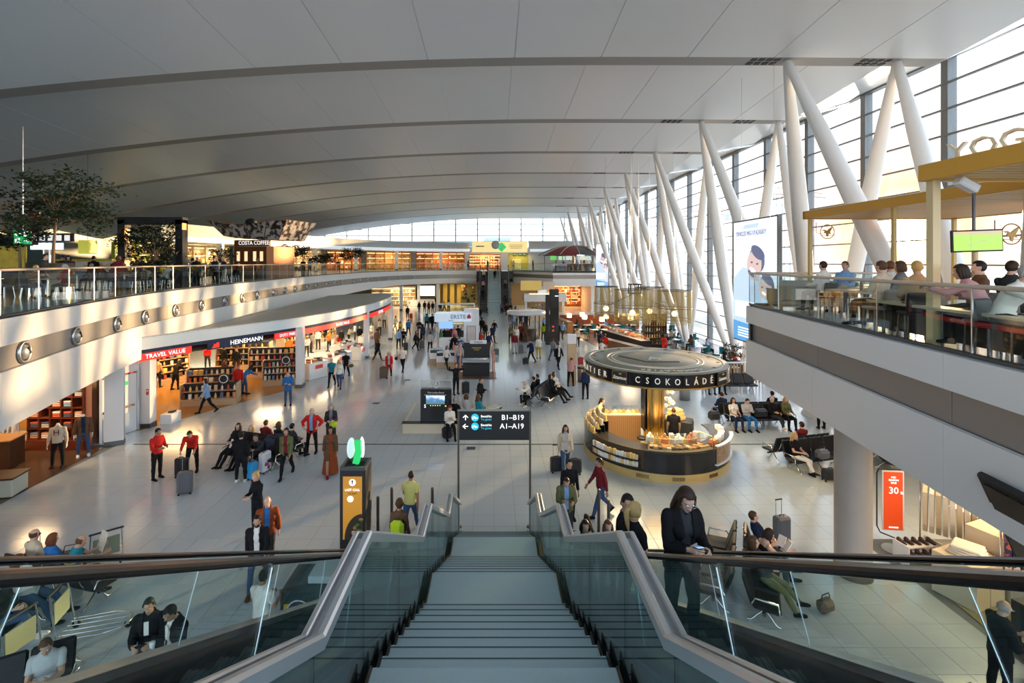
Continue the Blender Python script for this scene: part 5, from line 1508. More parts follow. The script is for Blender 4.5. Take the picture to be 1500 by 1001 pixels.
for i, (x, y, l_, rz) in enumerate(((-11.35, 30.6, 1.5, 60), (-10.75, 33.0, 2.6, 76), (-10.2, 36.2, 1.0, 85), (-11.6, 37.4, 2.8, 80), (-11.0, 42.0, 2.6, 88))):
 t = thing('cash_counter', 'white cash counter with small red plate, %s from the near end' % ORD[i], 'counter', (x, y, 0), rad(rz), 'white cash counters')
 MB().box((0, 0, .52), (l_, .85, 1.04), bev=.04).build('body', WHITE2, t); MB().box((0, -.44, .75), (.55, .02, .24)).build('red_plate', mat('notice_red', (.6, .05, .05)), t)
 MB().box((0, 0, .05), (l_ - .1, .8, .1)).build('plinth', WOODP, t); MB().box((l_ * .2, .15, 1.12), (.35, .3, .16), bev=.03).build('till', BLACKM, t)
 M = Matrix.Translation((x, y, 0)) @ Matrix.Rotation(rad(rz), 4, 'Z')
 for q in range(6): good('flat', M @ Vector((-l_ * .4 + q * l_ * .15, -.2 + .3 * (q % 2), 1.04)), (.2, .2, .08 + .1 * RND.random()), 'packet on top of the %s white cash counter' % ORD[i], 'packets on the %s cash counter' % ORD[i], RND.random())
def wall_shop(label, loc, rz, w_, h_, rows, mt, glow, per=11, gl=None, d=.4, name='lit_shelves'):
 """far shop back wall: lit shelf wall with goods on each shelf"""
 t = thing(name, label, 'shelf', loc, rz, 'lit shelf walls of far shops')
 MB().box((0, .1, h_ / 2), (w_, .1, h_)).build('back_panel', mt, t)
 n = max(2, int(w_ / 1.6))
 for i in range(n + 1): MB().box((-w_ / 2 + w_ * i / n, -.1, h_ / 2), (.09, d, h_)).build('upright', mt, t)
 M = Matrix.Translation(loc) @ Matrix.Rotation(rz, 4, 'Z')
 for k in range(rows):
  z = .35 + k * (h_ - .6) / rows
  MB().box((0, -.1, z), (w_, d, .05)).build('shelf_board', mt, t)
  if glow: MB().box((0, .03, z + (h_ - .6) / rows - .06), (w_ - .1, .03, .04)).build('strip_light', LITWARM, t)
  for q in range(per):
   p = M @ Vector((-w_ / 2 + (q + .5) * w_ / per, -.15, z + .03))
   good(('bottle', 'box', 'flat')[(q // 2 + k) % 3], p, (.34, .3, .25 + .25 * RND.random()), gl or ('goods on the ' + label), gl or ('goods on the ' + label)[:60], rz)
 return t
# far lower shops
struct(MB().box((-16.5, 86, 1.85), (27, .3, 3.7)).build('wall_end.001', WARMW))
struct(MB().box((11.5, 84, 1.85), (17, .3, 3.7)).build('wall_end.002', WARMW))
wall_shop('lit wooden shelf wall at far left under the balcony', (-16.6, 80, 0), .2, 7.0, 3.2, 4, WOODP, True, 12)
t = thing('video_wall', 'bright white video wall at far left under the balcony', 'screen', (-11.6, 82.5, 1.5)); MB().box((0, 0, .9), (3.2, .15, 1.9), bev=.02).build('frame', BLACKM, t); MB().box((0, -.09, .9), (3.0, .02, 1.7)).build('panel', LITW, t)
t = thing('white_counter', 'long white counter before the bright video wall', 'counter', (-12.2, 80.7, 0)); MB().box((0, 0, .5), (4.6, .9, 1.0), bev=.03).build('body', WHITE2, t); MB().box((0, 0, 1.02), (4.7, 1, .05)).build('top', WHITE, t)
for k, x in enumerate((-9.6, -8.4, -7.2, -6.0)):
 t = thing('yellow_board', 'tall yellow wall board left of the far escalators, %s from left' % ORD[k], 'panel', (x, 83.0, 0)); MB().box((0, 0, 1.8), (.75, .2, 3.6), bev=.02).build('board', mat('yellow_wood', (.55, .36, .07), .5), t); MB().box((.42, .05, 1.8), (.08, .25, 3.6)).build('edge_strip', WOODD, t)
t = thing('ornament_wall', 'dark wall with hanging round ornaments left of the far escalators', 'decoration', (-4.4, 81.2, 0))
MB().box((0, 0, 1.8), (2.4, .2, 3.6)).build('board', mat('ornament_back', (.16, .12, .02), .5), t)
for k in range(22): MB().ball((RND.uniform(-1.1, 1.1), -.15, RND.uniform(.6, 3.4)), RND.uniform(.1, .26), 8, 6).build('ornament', [BLACKM, GOLDP, mat('ornament_red', (.35, .1, .02), .4), WHITE][k % 7 if k % 7 < 3 else 0], t)
OWOOD = mat('orange_wood', (.50, .17, .03), .45)
wall_shop('orange lit shelf wall of the shop below the right block', (10.9, 80, 0), 0, 6.6, 3.6, 6, OWOOD, True, 15)
struct(MB().box((7.4, 79, 1.85), (.3, 9, 3.7)).build('wall_right.001', OWOOD)); struct(MB().box((14.6, 76, 1.85), (.6, 9, 3.7)).build('wall_right.002', WHITE))
t = thing('white_wall_panel', 'white wall panel left of the orange lit shop', 'panel', (7.3, 73.5, 0)); MB().box((0, 0, 1.8), (1.6, .3, 3.6), bev=.02).build('board', WHITE, t); MB().box((0, -.17, 1.9), (1.2, .04, 2.4)).build('screen', LITBLUE, t)
for x, y, e_, c_ in ((10.9, 78, 260, (1, .5, .18)), (-15, 78, 240, (1, .72, .42)), (-6.5, 80, 160, (1, .75, .3)), (6, 62.5, 60, (1, .75, .4)), (6, 78, 90, (1, .75, .4))):
 light('far_shop_lamp', (x, y, 3.5), e_, c_, 3)
# ================================================================== UPPER LEVEL, LEFT AND FAR
WC = catmull([(-30, 44), (-28.2, 54), (-26.6, 64), (-23.5, 74), (-18.5, 82.5), (-12, 88), (-6.5, 90.5), (-4.6, 91)], 1.2)
t = thing('upper_shop_front', 'long curved white lit canopy over the upper floor shops', 'canopy', (0, 0, 0))
band(WC, 9.25, 9.75, LITBLUE, 'lit_band', 0, t)
Q1 = inset(WC, .25)
m = MB(); kq = len(Q1) // 3; m.strip([(p.x, p.y, 9.75) for p in Q1[:kq + 1]], [(p.x, p.y, 10.95) for p in Q1[:kq + 1]], 1, True); m.strip([(p.x, p.y, 9.75) for p in Q1[kq:]], [(p.x, p.y, 10.95) for p in Q1[kq:]], 0, True); Q2 = inset(WC, 4.5)
m.strip([(p.x, p.y, 10.95) for p in Q1], [(p.x, p.y, 11.1) for p in Q2], 0, True); m.build('grey_fascia', [mat('shop_grey', (.36, .38, .38), .4, .3), mat('fascia_teal', (.07, .15, .17), .4)], t)
m = MB(); m.strip([(p.x, p.y, 9.3) for p in WC], [(p.x, p.y, 9.3) for p in inset(WC, 6)]); m.build('soffit', WHITE, t)
for i, p in enumerate(WC[6::7]):
 pillar('upper_column', '%s white column of the upper floor shop front, from the near end' % ORD[i], (p.x - .3, p.y + .1, UP), (.5, .5), 0, 3.4)
Q3 = inset(WC, 5.5)
UPS = ['yellow lit upper food counter at far left', 'upper counter left of the coffee kiosk', 'upper counter behind the coffee kiosk', 'upper shop behind the coffee kiosk trees', 'amber lit upper shop, first left of centre', 'amber lit upper shop, second left of centre', 'amber upper shop beside the yellow sign']
for i, lab in enumerate(UPS):
 k0, k1 = int(len(Q3) * i / 7), int(len(Q3) * (i + 1) / 7) - 1
 a, b = Q3[k0], Q3[min(k1, len(Q3) - 1)]
 c_ = (a + b) / 2; d_ = b - a
 wall_shop(lab, (c_.x, c_.y, UP), math.atan2(d_.y, d_.x), d_.length, 3.3, 3, [mat('lime_wall', (.35, .38, .03), .5), WARMW, mat('red_wall', (.35, .05, .03), .5), WARMW, OWOOD, mat('amber_wall', (.55, .30, .08), .5), OWOOD][i], True, 8)
 q = (c_ + (WC[(k0 + k1) // 2] - c_) * .5)
 light('upper_shop_lamp', (q.x, q.y, 9.1), 200, (1, .68, .32), 3)
# centre: yellow sign over the far escalators
t = thing('yellow_sign', 'wide pale yellow sign with globe and green emblem over the far escalators', 'sign', (1.0, 89.6, 9.1))
MB().box((0, .1, 1.0), (10.2, .3, 2.1), bev=.03).build('board', mat('sign_yellow', (.75, .60, .25), .4, emit=(.85, .68, .3), es=.55), t)
for z in (-.03, 2.04): MB().box((0, -.07, z), (10.3, .12, .08)).build('frame_rail', WHITE, t)
MB().ball((-.75, -.3, 1.35), (.78, .25, .78), 18, 12).build('globe', mat('globe_grey', (.55, .56, .55), .35, .2), t)
MB().box((.35, -.35, .95), (1.3, .15, 1.3), ry=.78, bev=.03).build('green_emblem', mat('emblem_green', (.02, .42, .10)), t); MB().box((.5, -.45, .9), (.12, .04, 1.5), ry=.55).build('white_stroke', WHITE, t)
for k in range(3): MB().box((3.0, -.06, 1.35 - k * .3), (2.4 - .4 * (k == 2), .02, .09)).build('text_line', mat('line_tan', (.55, .40, .14), .5), t)
MB().box((-3.6, -.06, 1.1), (1.5, .02, .22)).build('text_line', mat('line_tan', (.55, .40, .14)), t)
wall_shop('orange lit upper shop below the yellow sign', (-1.8, 93, UP), 0, 6.0, 2.9, 4, OWOOD, True, 12)
t = thing('olive_shop_wall', 'olive green upper shop wall with round dark lights right below the yellow sign', 'wall', (4.8, 92.5, UP)); MB().box((0, 0, 1.6), (4.2, .3, 3.2)).build('wall_panel', mat('olive', (.33, .30, .05), .5), t); MB().box((-.6, -.3, 1.0), (1.8, .4, 1.9), bev=.05).build('cabinet', mat('olive_pale', (.42, .38, .16), .5), t)
for x in (-.9, .1, .9): MB().ball((x, -.3, 2.75), (.42, .3, .2), 12, 8).build('round_lamp', mat('lamp_dark', (.05, .10, .11), .3), t)
MB().box((0, -.2, 3.15), (4.3, .1, .1)).build('trim_rail', WHITE, t)
light('upper_shop_lamp', (-1.8, 91, 8.8), 160, (1, .6, .25), 3); light('upper_shop_lamp', (4.8, 90.5, 8.8), 120, (1, .8, .4), 3)
struct(MB().box((14, 92, 8.6), (15, .4, 5.4)).build('wall_end.003', mat('upper_grey', (.42, .43, .43), .5))); struct(MB().box((-30, 95, 8.5), (30, .4, 5)).build('wall_end.004', WHITE))
struct(MB().box((14, 91.5, 9.5), (14.5, .3, .5)).build('trim_6', LITBLUE))
# red dome bar on the right block
t = thing('dome_bar', 'bar under a red ribbed umbrella dome on the far right upper floor', 'bar', (12.6, 77.0, UP))
m = MB(); R_ = 5.6
for k in range(12):
 A_ = []
 a0, a1 = 2 * PI * k / 12, 2 * PI * (k + 1) / 12
 rows = []
 for q in range(6):
  r = R_ * q / 5; z = 4.0 - 1.5 * (q / 5) ** 2
  rows.append([(r * math.cos(a), r * math.sin(a), z - (.12 * (r / R_) if a == (a0 + a1) / 2 else 0)) for a in (a0, (a0 + a1) / 2, a1)])
 mm__ = MB()
 for u, v in zip(rows, rows[1:]): mm__.strip(u, v, 0, True)
 mm__.build('canopy_panel', mat('dome_red', (.22, .02, .02), .45) if k % 3 else mat('dome_dark', (.06, .05, .045), .45), t)
 MB().path([(R_ * q / 5 * math.cos(a0), R_ * q / 5 * math.sin(a0), 4.03 - 1.5 * (q / 5) ** 2) for q in range(6)], .06, 5).build('rib', mat('rib_pale', (.5, .42, .3), .4), t)
MB().tube((0, 0, 0), (0, 0, 4), .2, n=10).build('centre_post', DSTEEL, t)
for k in range(6): MB().tube((4.6 * math.cos(k * 1.047), 4.6 * math.sin(k * 1.047), 0), (4.6 * math.cos(k * 1.047), 4.6 * math.sin(k * 1.047), 3.0), .06, n=6).build('post', DSTEEL, t)
m = MB(); m.lathe([(2.6, 1.1), (3.2, 1.1), (3.2, 0)], n=24); m.build('bar_counter', WOODD, t)
for k, (x, c_) in enumerate(((-3.6, (.10, .45, .08)), (-2.3, (.35, .55, .35)), (-1.2, (.45, .5, .45)), (.9, (.5, .5, .4)), (1.9, (.4, .5, .48)), (3.6, (.3, .4, .6)))):
 MB().box((x, -2.9, 2.0), (.95, .08, .6)).build('menu_screen', mat('menu_%d' % k, c_, .4, emit=c_, es=.7), t)
MB().box((.6, -3.0, 2.7), (1.2, .08, .7)).build('menu_screen', SCR, t)
light('dome_lamp', (12.6, 76, 8.3), 120, (1, .6, .3), 3)
# ---- trees, planters and food court
def tree(label, loc, h_, r_, trunk=.06, m_=LEAF, lean=(0, 0), n=900, base=0.0, grp='food court trees', flat=.6):
 t = thing('tree', label, 'tree', loc, RND.random() * 6, grp)
 top = Vector((lean[0], lean[1], h_ * .55))
 MB().path([(0, 0, base), Vector((lean[0] * .3, lean[1] * .3, h_ * .28)), top, top + Vector((lean[0] * .2, 0, h_ * .2))], [trunk, trunk * .85, trunk * .6, trunk * .3], 7).build('trunk', BARK, t)
 fm, br = MB(), MB()
 cl = []
 for k in range(26):
  a = RND.random() * 2 * PI; rr = r_ * math.sqrt(RND.random()); zz = h_ * .72 + h_ * .27 * RND.uniform(-1, 1) * flat * (1.15 - rr / r_ * .5)
  cl.append(Vector((lean[0] + rr * math.cos(a), lean[1] + rr * math.sin(a), zz)))
  br.path([top, (top + cl[-1]) / 2 + Vector((0, 0, .1)), cl[-1]], [.022, .014, .006], 4, cap=False)
 for k in range(n):
  c_ = cl[k % len(cl)] + Vector((RND.gauss(0, 1), RND.gauss(0, 1), RND.gauss(0, .55))) * r_ * .17
  u = Vector((RND.gauss(0, 1), RND.gauss(0, 1), RND.gauss(0, .5))).normalized(); v = u.orthogonal().normalized(); s_ = RND.uniform(.06, .12)
  fm.add([c_ - u * s_, c_ + v * s_ * .45, c_ + u * s_, c_ - v * s_ * .45], [(0, 1, 2, 3)])
 br.build('branches', BARK, t); f = fm.build('foliage', m_, t); f['kind'] = 'stuff'
 return t
t = thing('planter', 'large round brushed steel planter at the upper left balcony', 'planter', (-19.5, 21.3, UP))
m = MB(); m.lathe([(.80, 0), (.80, 1.36), (.74, 1.36), (.74, 1.28)], n=40); m.build('drum', mat('planter_steel', (.52, .45, .34), .28, 1), t); m = MB(); m.lathe([(.74, 1.28), (0, 1.3)], n=40); m.build('soil', mat('soil', (.05, .035, .02), .9), t)
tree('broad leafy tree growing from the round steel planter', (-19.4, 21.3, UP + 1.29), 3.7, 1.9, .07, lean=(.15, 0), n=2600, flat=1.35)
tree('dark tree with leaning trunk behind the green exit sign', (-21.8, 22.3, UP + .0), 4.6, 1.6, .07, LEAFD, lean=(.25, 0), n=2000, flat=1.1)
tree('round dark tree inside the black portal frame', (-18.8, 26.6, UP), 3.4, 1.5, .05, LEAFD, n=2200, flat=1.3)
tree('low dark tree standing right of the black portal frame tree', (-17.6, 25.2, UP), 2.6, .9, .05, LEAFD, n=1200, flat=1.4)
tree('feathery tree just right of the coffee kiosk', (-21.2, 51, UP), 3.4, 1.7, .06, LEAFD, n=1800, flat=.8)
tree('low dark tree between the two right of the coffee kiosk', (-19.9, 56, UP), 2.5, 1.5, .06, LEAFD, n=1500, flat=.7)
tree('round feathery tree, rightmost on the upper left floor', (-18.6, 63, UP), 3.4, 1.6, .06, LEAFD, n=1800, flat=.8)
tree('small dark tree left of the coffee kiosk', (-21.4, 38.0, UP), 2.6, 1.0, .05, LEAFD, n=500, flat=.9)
t = thing('portal_frame', 'large black square portal frame with orange glow around a tree', 'frame', (-19.3, 27.4, UP))
for x in (-1.62, 1.62): MB().box((x, 0, 1.9), (.42, .5, 3.8), bev=.02).build('post', BLACKM, t)
MB().box((0, 0, 3.72), (3.66, .5, .42), bev=.02).build('beam', BLACKM, t)
for x, z in ((-1.38, 3.1), (-1.38, 1.3), (1.84, 3.4), (-1.38, 2.6)): MB().box((x, -.1, z), (.03, .34, .36)).build('glow_panel', mat('orange_glow', (.8, .35, .05), .4, emit=(1, .4, .05), es=1.2), t)
t = thing('exit_sign', 'green running man exit sign hanging on a rod at upper left', 'sign', (-21.3, 21.9, 8.42))
MB().box((0, 0, .0), (.78, .08, .62), bev=.01).build('box', GREEN, t)
for x, z, w_, h_ in ((-.17, .15, .28, .04), (.17, -.15, .28, .04)): MB().box((x, -.045, z), (w_, .01, h_)).box((x + (-.1 if x < 0 else .1), -.045, z + .04), (.12, .01, .03), ry=-.7 if x < 0 else .7).box((x + (-.1 if x < 0 else .1), -.045, z - .04), (.12, .01, .03), ry=.7 if x < 0 else -.7).build('arrow', LETTER, t)
for x, z in ((.2, .15), (-.2, -.15)): MB().box((x, -.045, z), (.22, .01, .22)).build('door_symbol', LETTER, t); MB().box((x, -.055, z), (.05, .01, .16), ry=.3).box((x + .03, -.055, z - .02), (.12, .01, .03), ry=.5).build('runner_symbol', GREEN, t)
MB().tube((0, 0, .31), (0, 0, 5.0), .018, n=6).build('rod', STEEL, t)
t = thing('menu_stand', 'tall red lettered food stall sign with menu screens behind the leafy tree', 'sign', (-22.8, 24.6, UP))
for x in (-.15, .15): MB().tube((x, .1, 0), (x, .1, 2.4), .05, n=8).build('post', STEEL, t)
MB().box((-.55, 0, 3.1), (.55, .12, 1.7), bev=.02).build('red_board', mat('board_red_dark', (.12, .01, .012), .4), t)
for k, ch in enumerate('KFC'): text(ch, .5, RED, t, (-.55, -.08, 3.65 - k * .5))
MB().box((.35, 0, 2.65), (2.2, .12, .42), bev=.01).build('menu_board', mat('menu_dark', (.05, .01, .012), .4), t)
for k in range(5): MB().box((-.5 + k * .42, -.07, 2.62), (.26, .02, .28)).build('menu_picture', mat('menu_white', (.8, .78, .75), .4, emit=(.8, .78, .75), es=.6), t)
MB().box((.1, 0, 2.2), (1.6, .1, .34)).build('screen', SCR, t)
t = thing('play_area_sign', 'low white sign with orange word in the children play corner', 'sign', (-23.2, 28.6, UP))
MB().box((0, 0, 1.15), (2.9, .25, .62), bev=.03).build('white_board', WHITE, t); MB().box((0, -.05, .65), (3.0, .3, .42), bev=.03).build('blue_board', mat('play_blue', (.03, .12, .30), .4), t)
text('nickelodeon', .42, mat('letter_orange', (.70, .18, .03), .4), t, (.1, -.14, 1.17)); MB().box((1.7, 0, 1.0), (.4, .3, 1.3), bev=.02).build('yellow_post', YELLOW, t); MB().box((-.9, -.1, 1.52), (3.4, .2, .1)).build('yellow_rail', mat('play_yellow', (.6, .55, .03), .4), t)
MB().box((-1.75, 0, .9), (.5, .3, 1.2), bev=.02).build('red_post', mat('play_red', (.4, .04, .04), .4), t)
t = thing('pendant_lamp', 'square lime yellow pendant hanging left of the black portal frame', 'lamp', (-21.8, 26.0, 8.1)); MB().box((0, 0, 0), (.6, .6, .72), bev=.04).build('shade', mat('lime_shade', (.55, .52, .05), .4, emit=(.5, .48, .05), es=.4), t); MB().tube((0, 0, .36), (0, 0, 5), .012, n=5).build('cord', BLACKM, t)
t = thing('yellow_backdrop', 'yellow patterned stall backdrop at the left picture edge', 'panel', (-25.0, 24.5, UP)); MB().box((0, 0, 1.4), (2.6, .2, 1.6), bev=.02).build('board', mat('stall_yellow', (.60, .42, .04), .5, noise=.6, nscale=3), t); MB().box((0, -.15, .55), (2.8, .5, 1.1), bev=.02).build('counter', BLACKM, t)
# coffee kiosk
t = thing('coffee_kiosk', 'round copper coffee kiosk with flared picture covered roof on the upper left floor', 'kiosk', (-21.0, 44.0, UP), -.25)
COP = mat('copper', (.24, .085, .03), .3, .6)
m = MB(); m.prism([(-2.1, -1.2), (-1.7, -1.6), (1.7, -1.6), (2.1, -1.2), (2.1, 1.6), (-2.1, 1.6)], 0, 2.75); m.build('body', COP, t)
for x in (-1.2, -.4, .5, 1.2): MB().box((x, -1.62, 1.9), (.3, .03, .85)).build('lit_menu', mat('menu_cream', (.7, .5, .3), .4, emit=(1, .7, .4), es=.7), t)
MB().box((0, -1.75, .55), (3.9, .35, 1.1), bev=.02).build('counter', WOODD, t); MB().box((.3, -1.66, 3.05), (3.6, .25, .55), bev=.02).build('sign_band', COP, t)
text('COSTA COFFEE', .5, LETTER, t, (.55, -1.80, 3.05), sx=.9)
RF = mat('roof_collage', (.4, .36, .32), .5)
tt = RF.node_tree; bb = tt.nodes['Principled BSDF']; co = tt.nodes.new('ShaderNodeTexCoord'); vo = tt.nodes.new('ShaderNodeTexNoise'); vo.inputs['Scale'].default_value = 2.2; vo.inputs['Detail'].default_value = 6
tt.links.new(co.outputs['Object'], vo.inputs['Vector']); rr_ = tt.nodes.new('ShaderNodeValToRGB'); rr_.color_ramp.elements[0].position = .45; rr_.color_ramp.elements[0].color = (.03, .015, .01, 1); rr_.color_ramp.elements[1].position = .56; rr_.color_ramp.elements[1].color = (.62, .55, .50, 1)
tt.links.new(vo.outputs['Fac'], rr_.inputs[0]); tt.links.new(rr_.outputs[0], bb.inputs['Base Color'])
m = MB()
top = [(-4.2, -2.0, 5.15), (-2.2, -2.2, 4.75), (0, -2.3, 4.65), (2.4, -2.4, 4.85), (4.0, -2.0, 5.0)]; low = [(-2.6, -1.7, 3.7), (-1.4, -1.75, 3.5), (0, -1.8, 3.4), (1.6, -1.8, 3.35), (3.0, -1.7, 3.3)]
m.strip(low, top, 0); tb_ = [(x, 2.2, z) for x, y, z in top]; lb_ = [(x, 1.8, z) for x, y, z in low]
m.strip(top, tb_, 1); m.strip(tb_, lb_, 0); m.strip(lb_, low, 1); m.add([low[0], top[0], tb_[0], lb_[0]], [(0, 1, 2, 3)]); m.add([low[-1], top[-1], tb_[-1], lb_[-1]], [(3, 2, 1, 0)])
m.build('flared_roof', [RF, COP], t)
for k in range(5): MB().tube(low[k], top[k], .04, n=4).build('roof_rib', COP, t)
MB().ball((-.4, -1.0, 4.95), (.5, .5, .35), 8, 5).build('roof_ornament', BLACKM, t)
# food court tables and chairs
def court_chair(label, loc, rz, m_=BLACKM):
 t = thing('cafe_chair', label, 'chair', loc, rz, 'food court chairs')
 MB().box((0, 0, .45), (.42, .42, .04), bev=.015).build('seat', m_, t); MB().box((0, .21, .72), (.42, .03, .40), bev=.012, rx=-.15).build('backrest', m_, t)
 for x in (-.18, .18):
  for y in (-.18, .18): MB().tube((x * .9, y * .9, .44), (x * 1.15, y * 1.15, 0), .014, n=5).build('leg', CHROME, t)
 return t
def cafe_table(label, loc, rz=0.0):
 t = thing('cafe_table', label, 'table', loc, rz, 'food court tables')
 MB().box((0, 0, .735), (.75, .75, .03), bev=.01).build('top', mat('table_grey', (.42, .42, .40), .35), t); MB().tube((0, 0, .02), (0, 0, .72), .035, n=8).build('stem', CHROME, t); MB().lathe([(0, .04), (.24, .02), (.25, 0)], n=14).build('base', CHROME, t)
 return t
CH0 = TB0 = None
COURT = []
for k in range(15):
 y = 19.0 + k * 1.9 if k < 10 else 36 + (k - 10) * 4.2
 base = -15.15 - (y - 20.7) * .15 if y < 32 else -17.2 - (y - 38) * .05
 for r in range(2):
  x = base - 2.6 - r * 2.4 - (k % 2) * .5
  if abs(x + 19.5) < 1.5 and abs(y - 21.3) < 1.6: continue
  if abs(x + 19.6) < 3.5 and abs(y - 41.5) < 3.2: continue
  COURT.append((x, y))
for i, (x, y) in enumerate(COURT):
 lb = '%s grey square cafe table on the upper left floor' % ORD[i]
 if TB0 is None: TB0 = cafe_table(lb, (x, y, UP));
 else: dup(TB0, (x, y, UP), RND.uniform(-.2, .2), lb)
 for q, (dx, dy, rz) in enumerate(((.7, 0, -PI / 2), (-.7, 0, PI / 2), (0, -.7, PI))):
  lb = 'black cafe chair with chrome legs at %s of %s upper cafe table' % (('right', 'left', 'near side')[q], ORD[i])
  p = (x + dx, y + dy, UP)
  if CH0 is None: CH0 = court_chair(lb, p, rz)
  else: dup(CH0, p, rz + RND.uniform(-.3, .3), lb)
# ================================================================== RIGHT BAR (upper right)
BARW = mat('bar_wood_sunlit', (.66, .34, .05), .45); BARS = mat('bar_slat_sunlit', (.62, .33, .07), .5)  # extra golden tint: the low sun's flare is painted into the wood colour
t = thing('bar_canopy', 'long wooden bar canopy, the lower farther one, with ring emblem at its corner', 'canopy', (12.4, 12.2, 8.67))
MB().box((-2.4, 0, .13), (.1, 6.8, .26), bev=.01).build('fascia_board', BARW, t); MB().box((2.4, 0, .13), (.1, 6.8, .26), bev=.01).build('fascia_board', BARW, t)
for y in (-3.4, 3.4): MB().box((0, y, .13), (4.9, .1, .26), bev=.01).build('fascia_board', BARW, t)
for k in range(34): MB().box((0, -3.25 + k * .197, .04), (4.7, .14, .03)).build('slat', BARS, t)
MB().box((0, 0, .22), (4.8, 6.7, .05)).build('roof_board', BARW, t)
for x, y in ((-2.3, 3.3), (-2.3, .05), (2.3, 3.3), (2.3, -3.3)): MB().box((x, y, -1.38), (.09, .09, 2.77)).build('post', mat('bar_post_sunlit', (.62, .42, .14), .4), t)  # post colour yellowed to carry the glow of the sun behind
t = thing('bar_canopy', 'higher nearer wooden bar canopy carrying big letters', 'canopy', (9.4, 6.3, 8.67))
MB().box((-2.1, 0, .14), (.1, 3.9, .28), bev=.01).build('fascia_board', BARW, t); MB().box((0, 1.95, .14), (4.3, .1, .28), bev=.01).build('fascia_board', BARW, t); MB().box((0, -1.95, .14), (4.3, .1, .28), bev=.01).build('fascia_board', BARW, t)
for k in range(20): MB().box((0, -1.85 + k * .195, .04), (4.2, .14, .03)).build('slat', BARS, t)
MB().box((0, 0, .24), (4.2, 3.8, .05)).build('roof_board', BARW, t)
PALEP = mat('bar_post_pale', (.68, .52, .28), .4)
MB().box((-1.99, 1.88, -1.38), (.13, .13, 2.77)).build('post', PALEP, t); MB().box((.02, 1.88, -1.38), (.16, .16, 2.77)).build('post', PALEP, t); MB().box((-2.0, -1.6, -1.38), (.13, .13, 2.77)).build('post', PALEP, t)
for k, ch in enumerate('YOG'):
 text(ch, .42, mat('bar_letter', (.60, .48, .30), .4), t, (-1.95, 1.5 - k * .42, .38), rot=(PI / 2, 0, -PI / 2 + .55), ext=.05)
MB().box((-1.75, 1.55, -.12), (.34, .16, .14), ry=.5, bev=.02).build('camera_housing', WHITE2, t)
def ring_emblem(label, loc, rz):
 t = thing('ring_emblem', label, 'sign', loc, rz)
 MB().path([(.22 * math.cos(a), 0, .22 * math.sin(a)) for a in [2 * PI * k / 28 for k in range(28)]], .014, 6, closed=True).build('ring', mat('emblem_bronze', (.35, .2, .05), .4, .4), t)
 bird = [(-.19, .05), (-.10, .07), (-.02, .03), (.06, .10), (.17, .17), (.12, .06), (.08, -.01), (.12, -.08), (.04, -.06), (.02, -.16), (-.03, -.14), (-.04, -.06), (-.12, -.03), (-.08, .02)]
 MB().prism(bird, -.012, .012, M=Matrix.Rotation(PI / 2, 4, 'X')).build('bird_silhouette', mat('emblem_bronze', (.35, .2, .05)), t)
 MB().path([(-.22, 0, -.06), (-.34, 0, -.05), (-.36, 0, .12), (-.36, 0, .3)], .012, 5).build('bracket', DSTEEL, t); MB().box((.03, 0, -.115), (.4, .02, .02)).build('perch', mat('emblem_bronze', (.35, .2, .05)), t)
ring_emblem('ring with flying bird silhouette under the canopy corner near the lit advert', (10.55, 15.35, 8.26), 0)
ring_emblem('ring with flying bird silhouette right of the football screen', (11.1, 10.4, 7.9), 0)
t = thing('tv_screen', 'flat television showing a green football pitch under the bar canopy', 'television', (9.55, 9.6, 7.72), -.12)
FB = mat('football_screen', (.2, .45, .05), .3); ft = FB.node_tree; fb_ = ft.nodes['Principled BSDF']; co = ft.nodes.new('ShaderNodeTexCoord'); se = ft.nodes.new('ShaderNodeSeparateXYZ'); ft.links.new(co.outputs['Object'], se.inputs[0])
rp = ft.nodes.new('ShaderNodeValToRGB'); rp.color_ramp.interpolation = 'CONSTANT'; rp.color_ramp.elements[0].color = (.28, .42, .06, 1); rp.color_ramp.elements[1].position = .62; rp.color_ramp.elements[1].color = (.45, .22, .25, 1)
ma = ft.nodes.new('ShaderNodeMath'); ma.operation = 'ADD'; ma.inputs[1].default_value = .5; ft.links.new(se.outputs['Z'], ma.inputs[0]); ft.links.new(ma.outputs[0], rp.inputs[0]); ft.links.new(rp.outputs[0], fb_.inputs['Emission Color']); fb_.inputs['Emission Strength'].default_value = .9
MB().box((0, 0, 0), (.92, .05, .44), bev=.01, ry=-.03).build('bezel', BLACKM, t); MB().box((0, -.03, 0), (.86, .01, .38), ry=-.03).build('screen', FB, t); MB().box((.05, -.037, -.02), (.5, .004, .008), ry=-.3).build('pitch_line', WHITE, t); MB().box((-.12, -.037, -.04), (.008, .004, .25)).build('pitch_line', WHITE, t)
MB().tube((.02, .06, -.2), (.02, .06, -1.82), .05, n=8).build('stand_post', PALEP, t); MB().tube((0, .06, .2), (0, .06, 1.0), .03, n=6).build('hanger', DSTEEL, t)
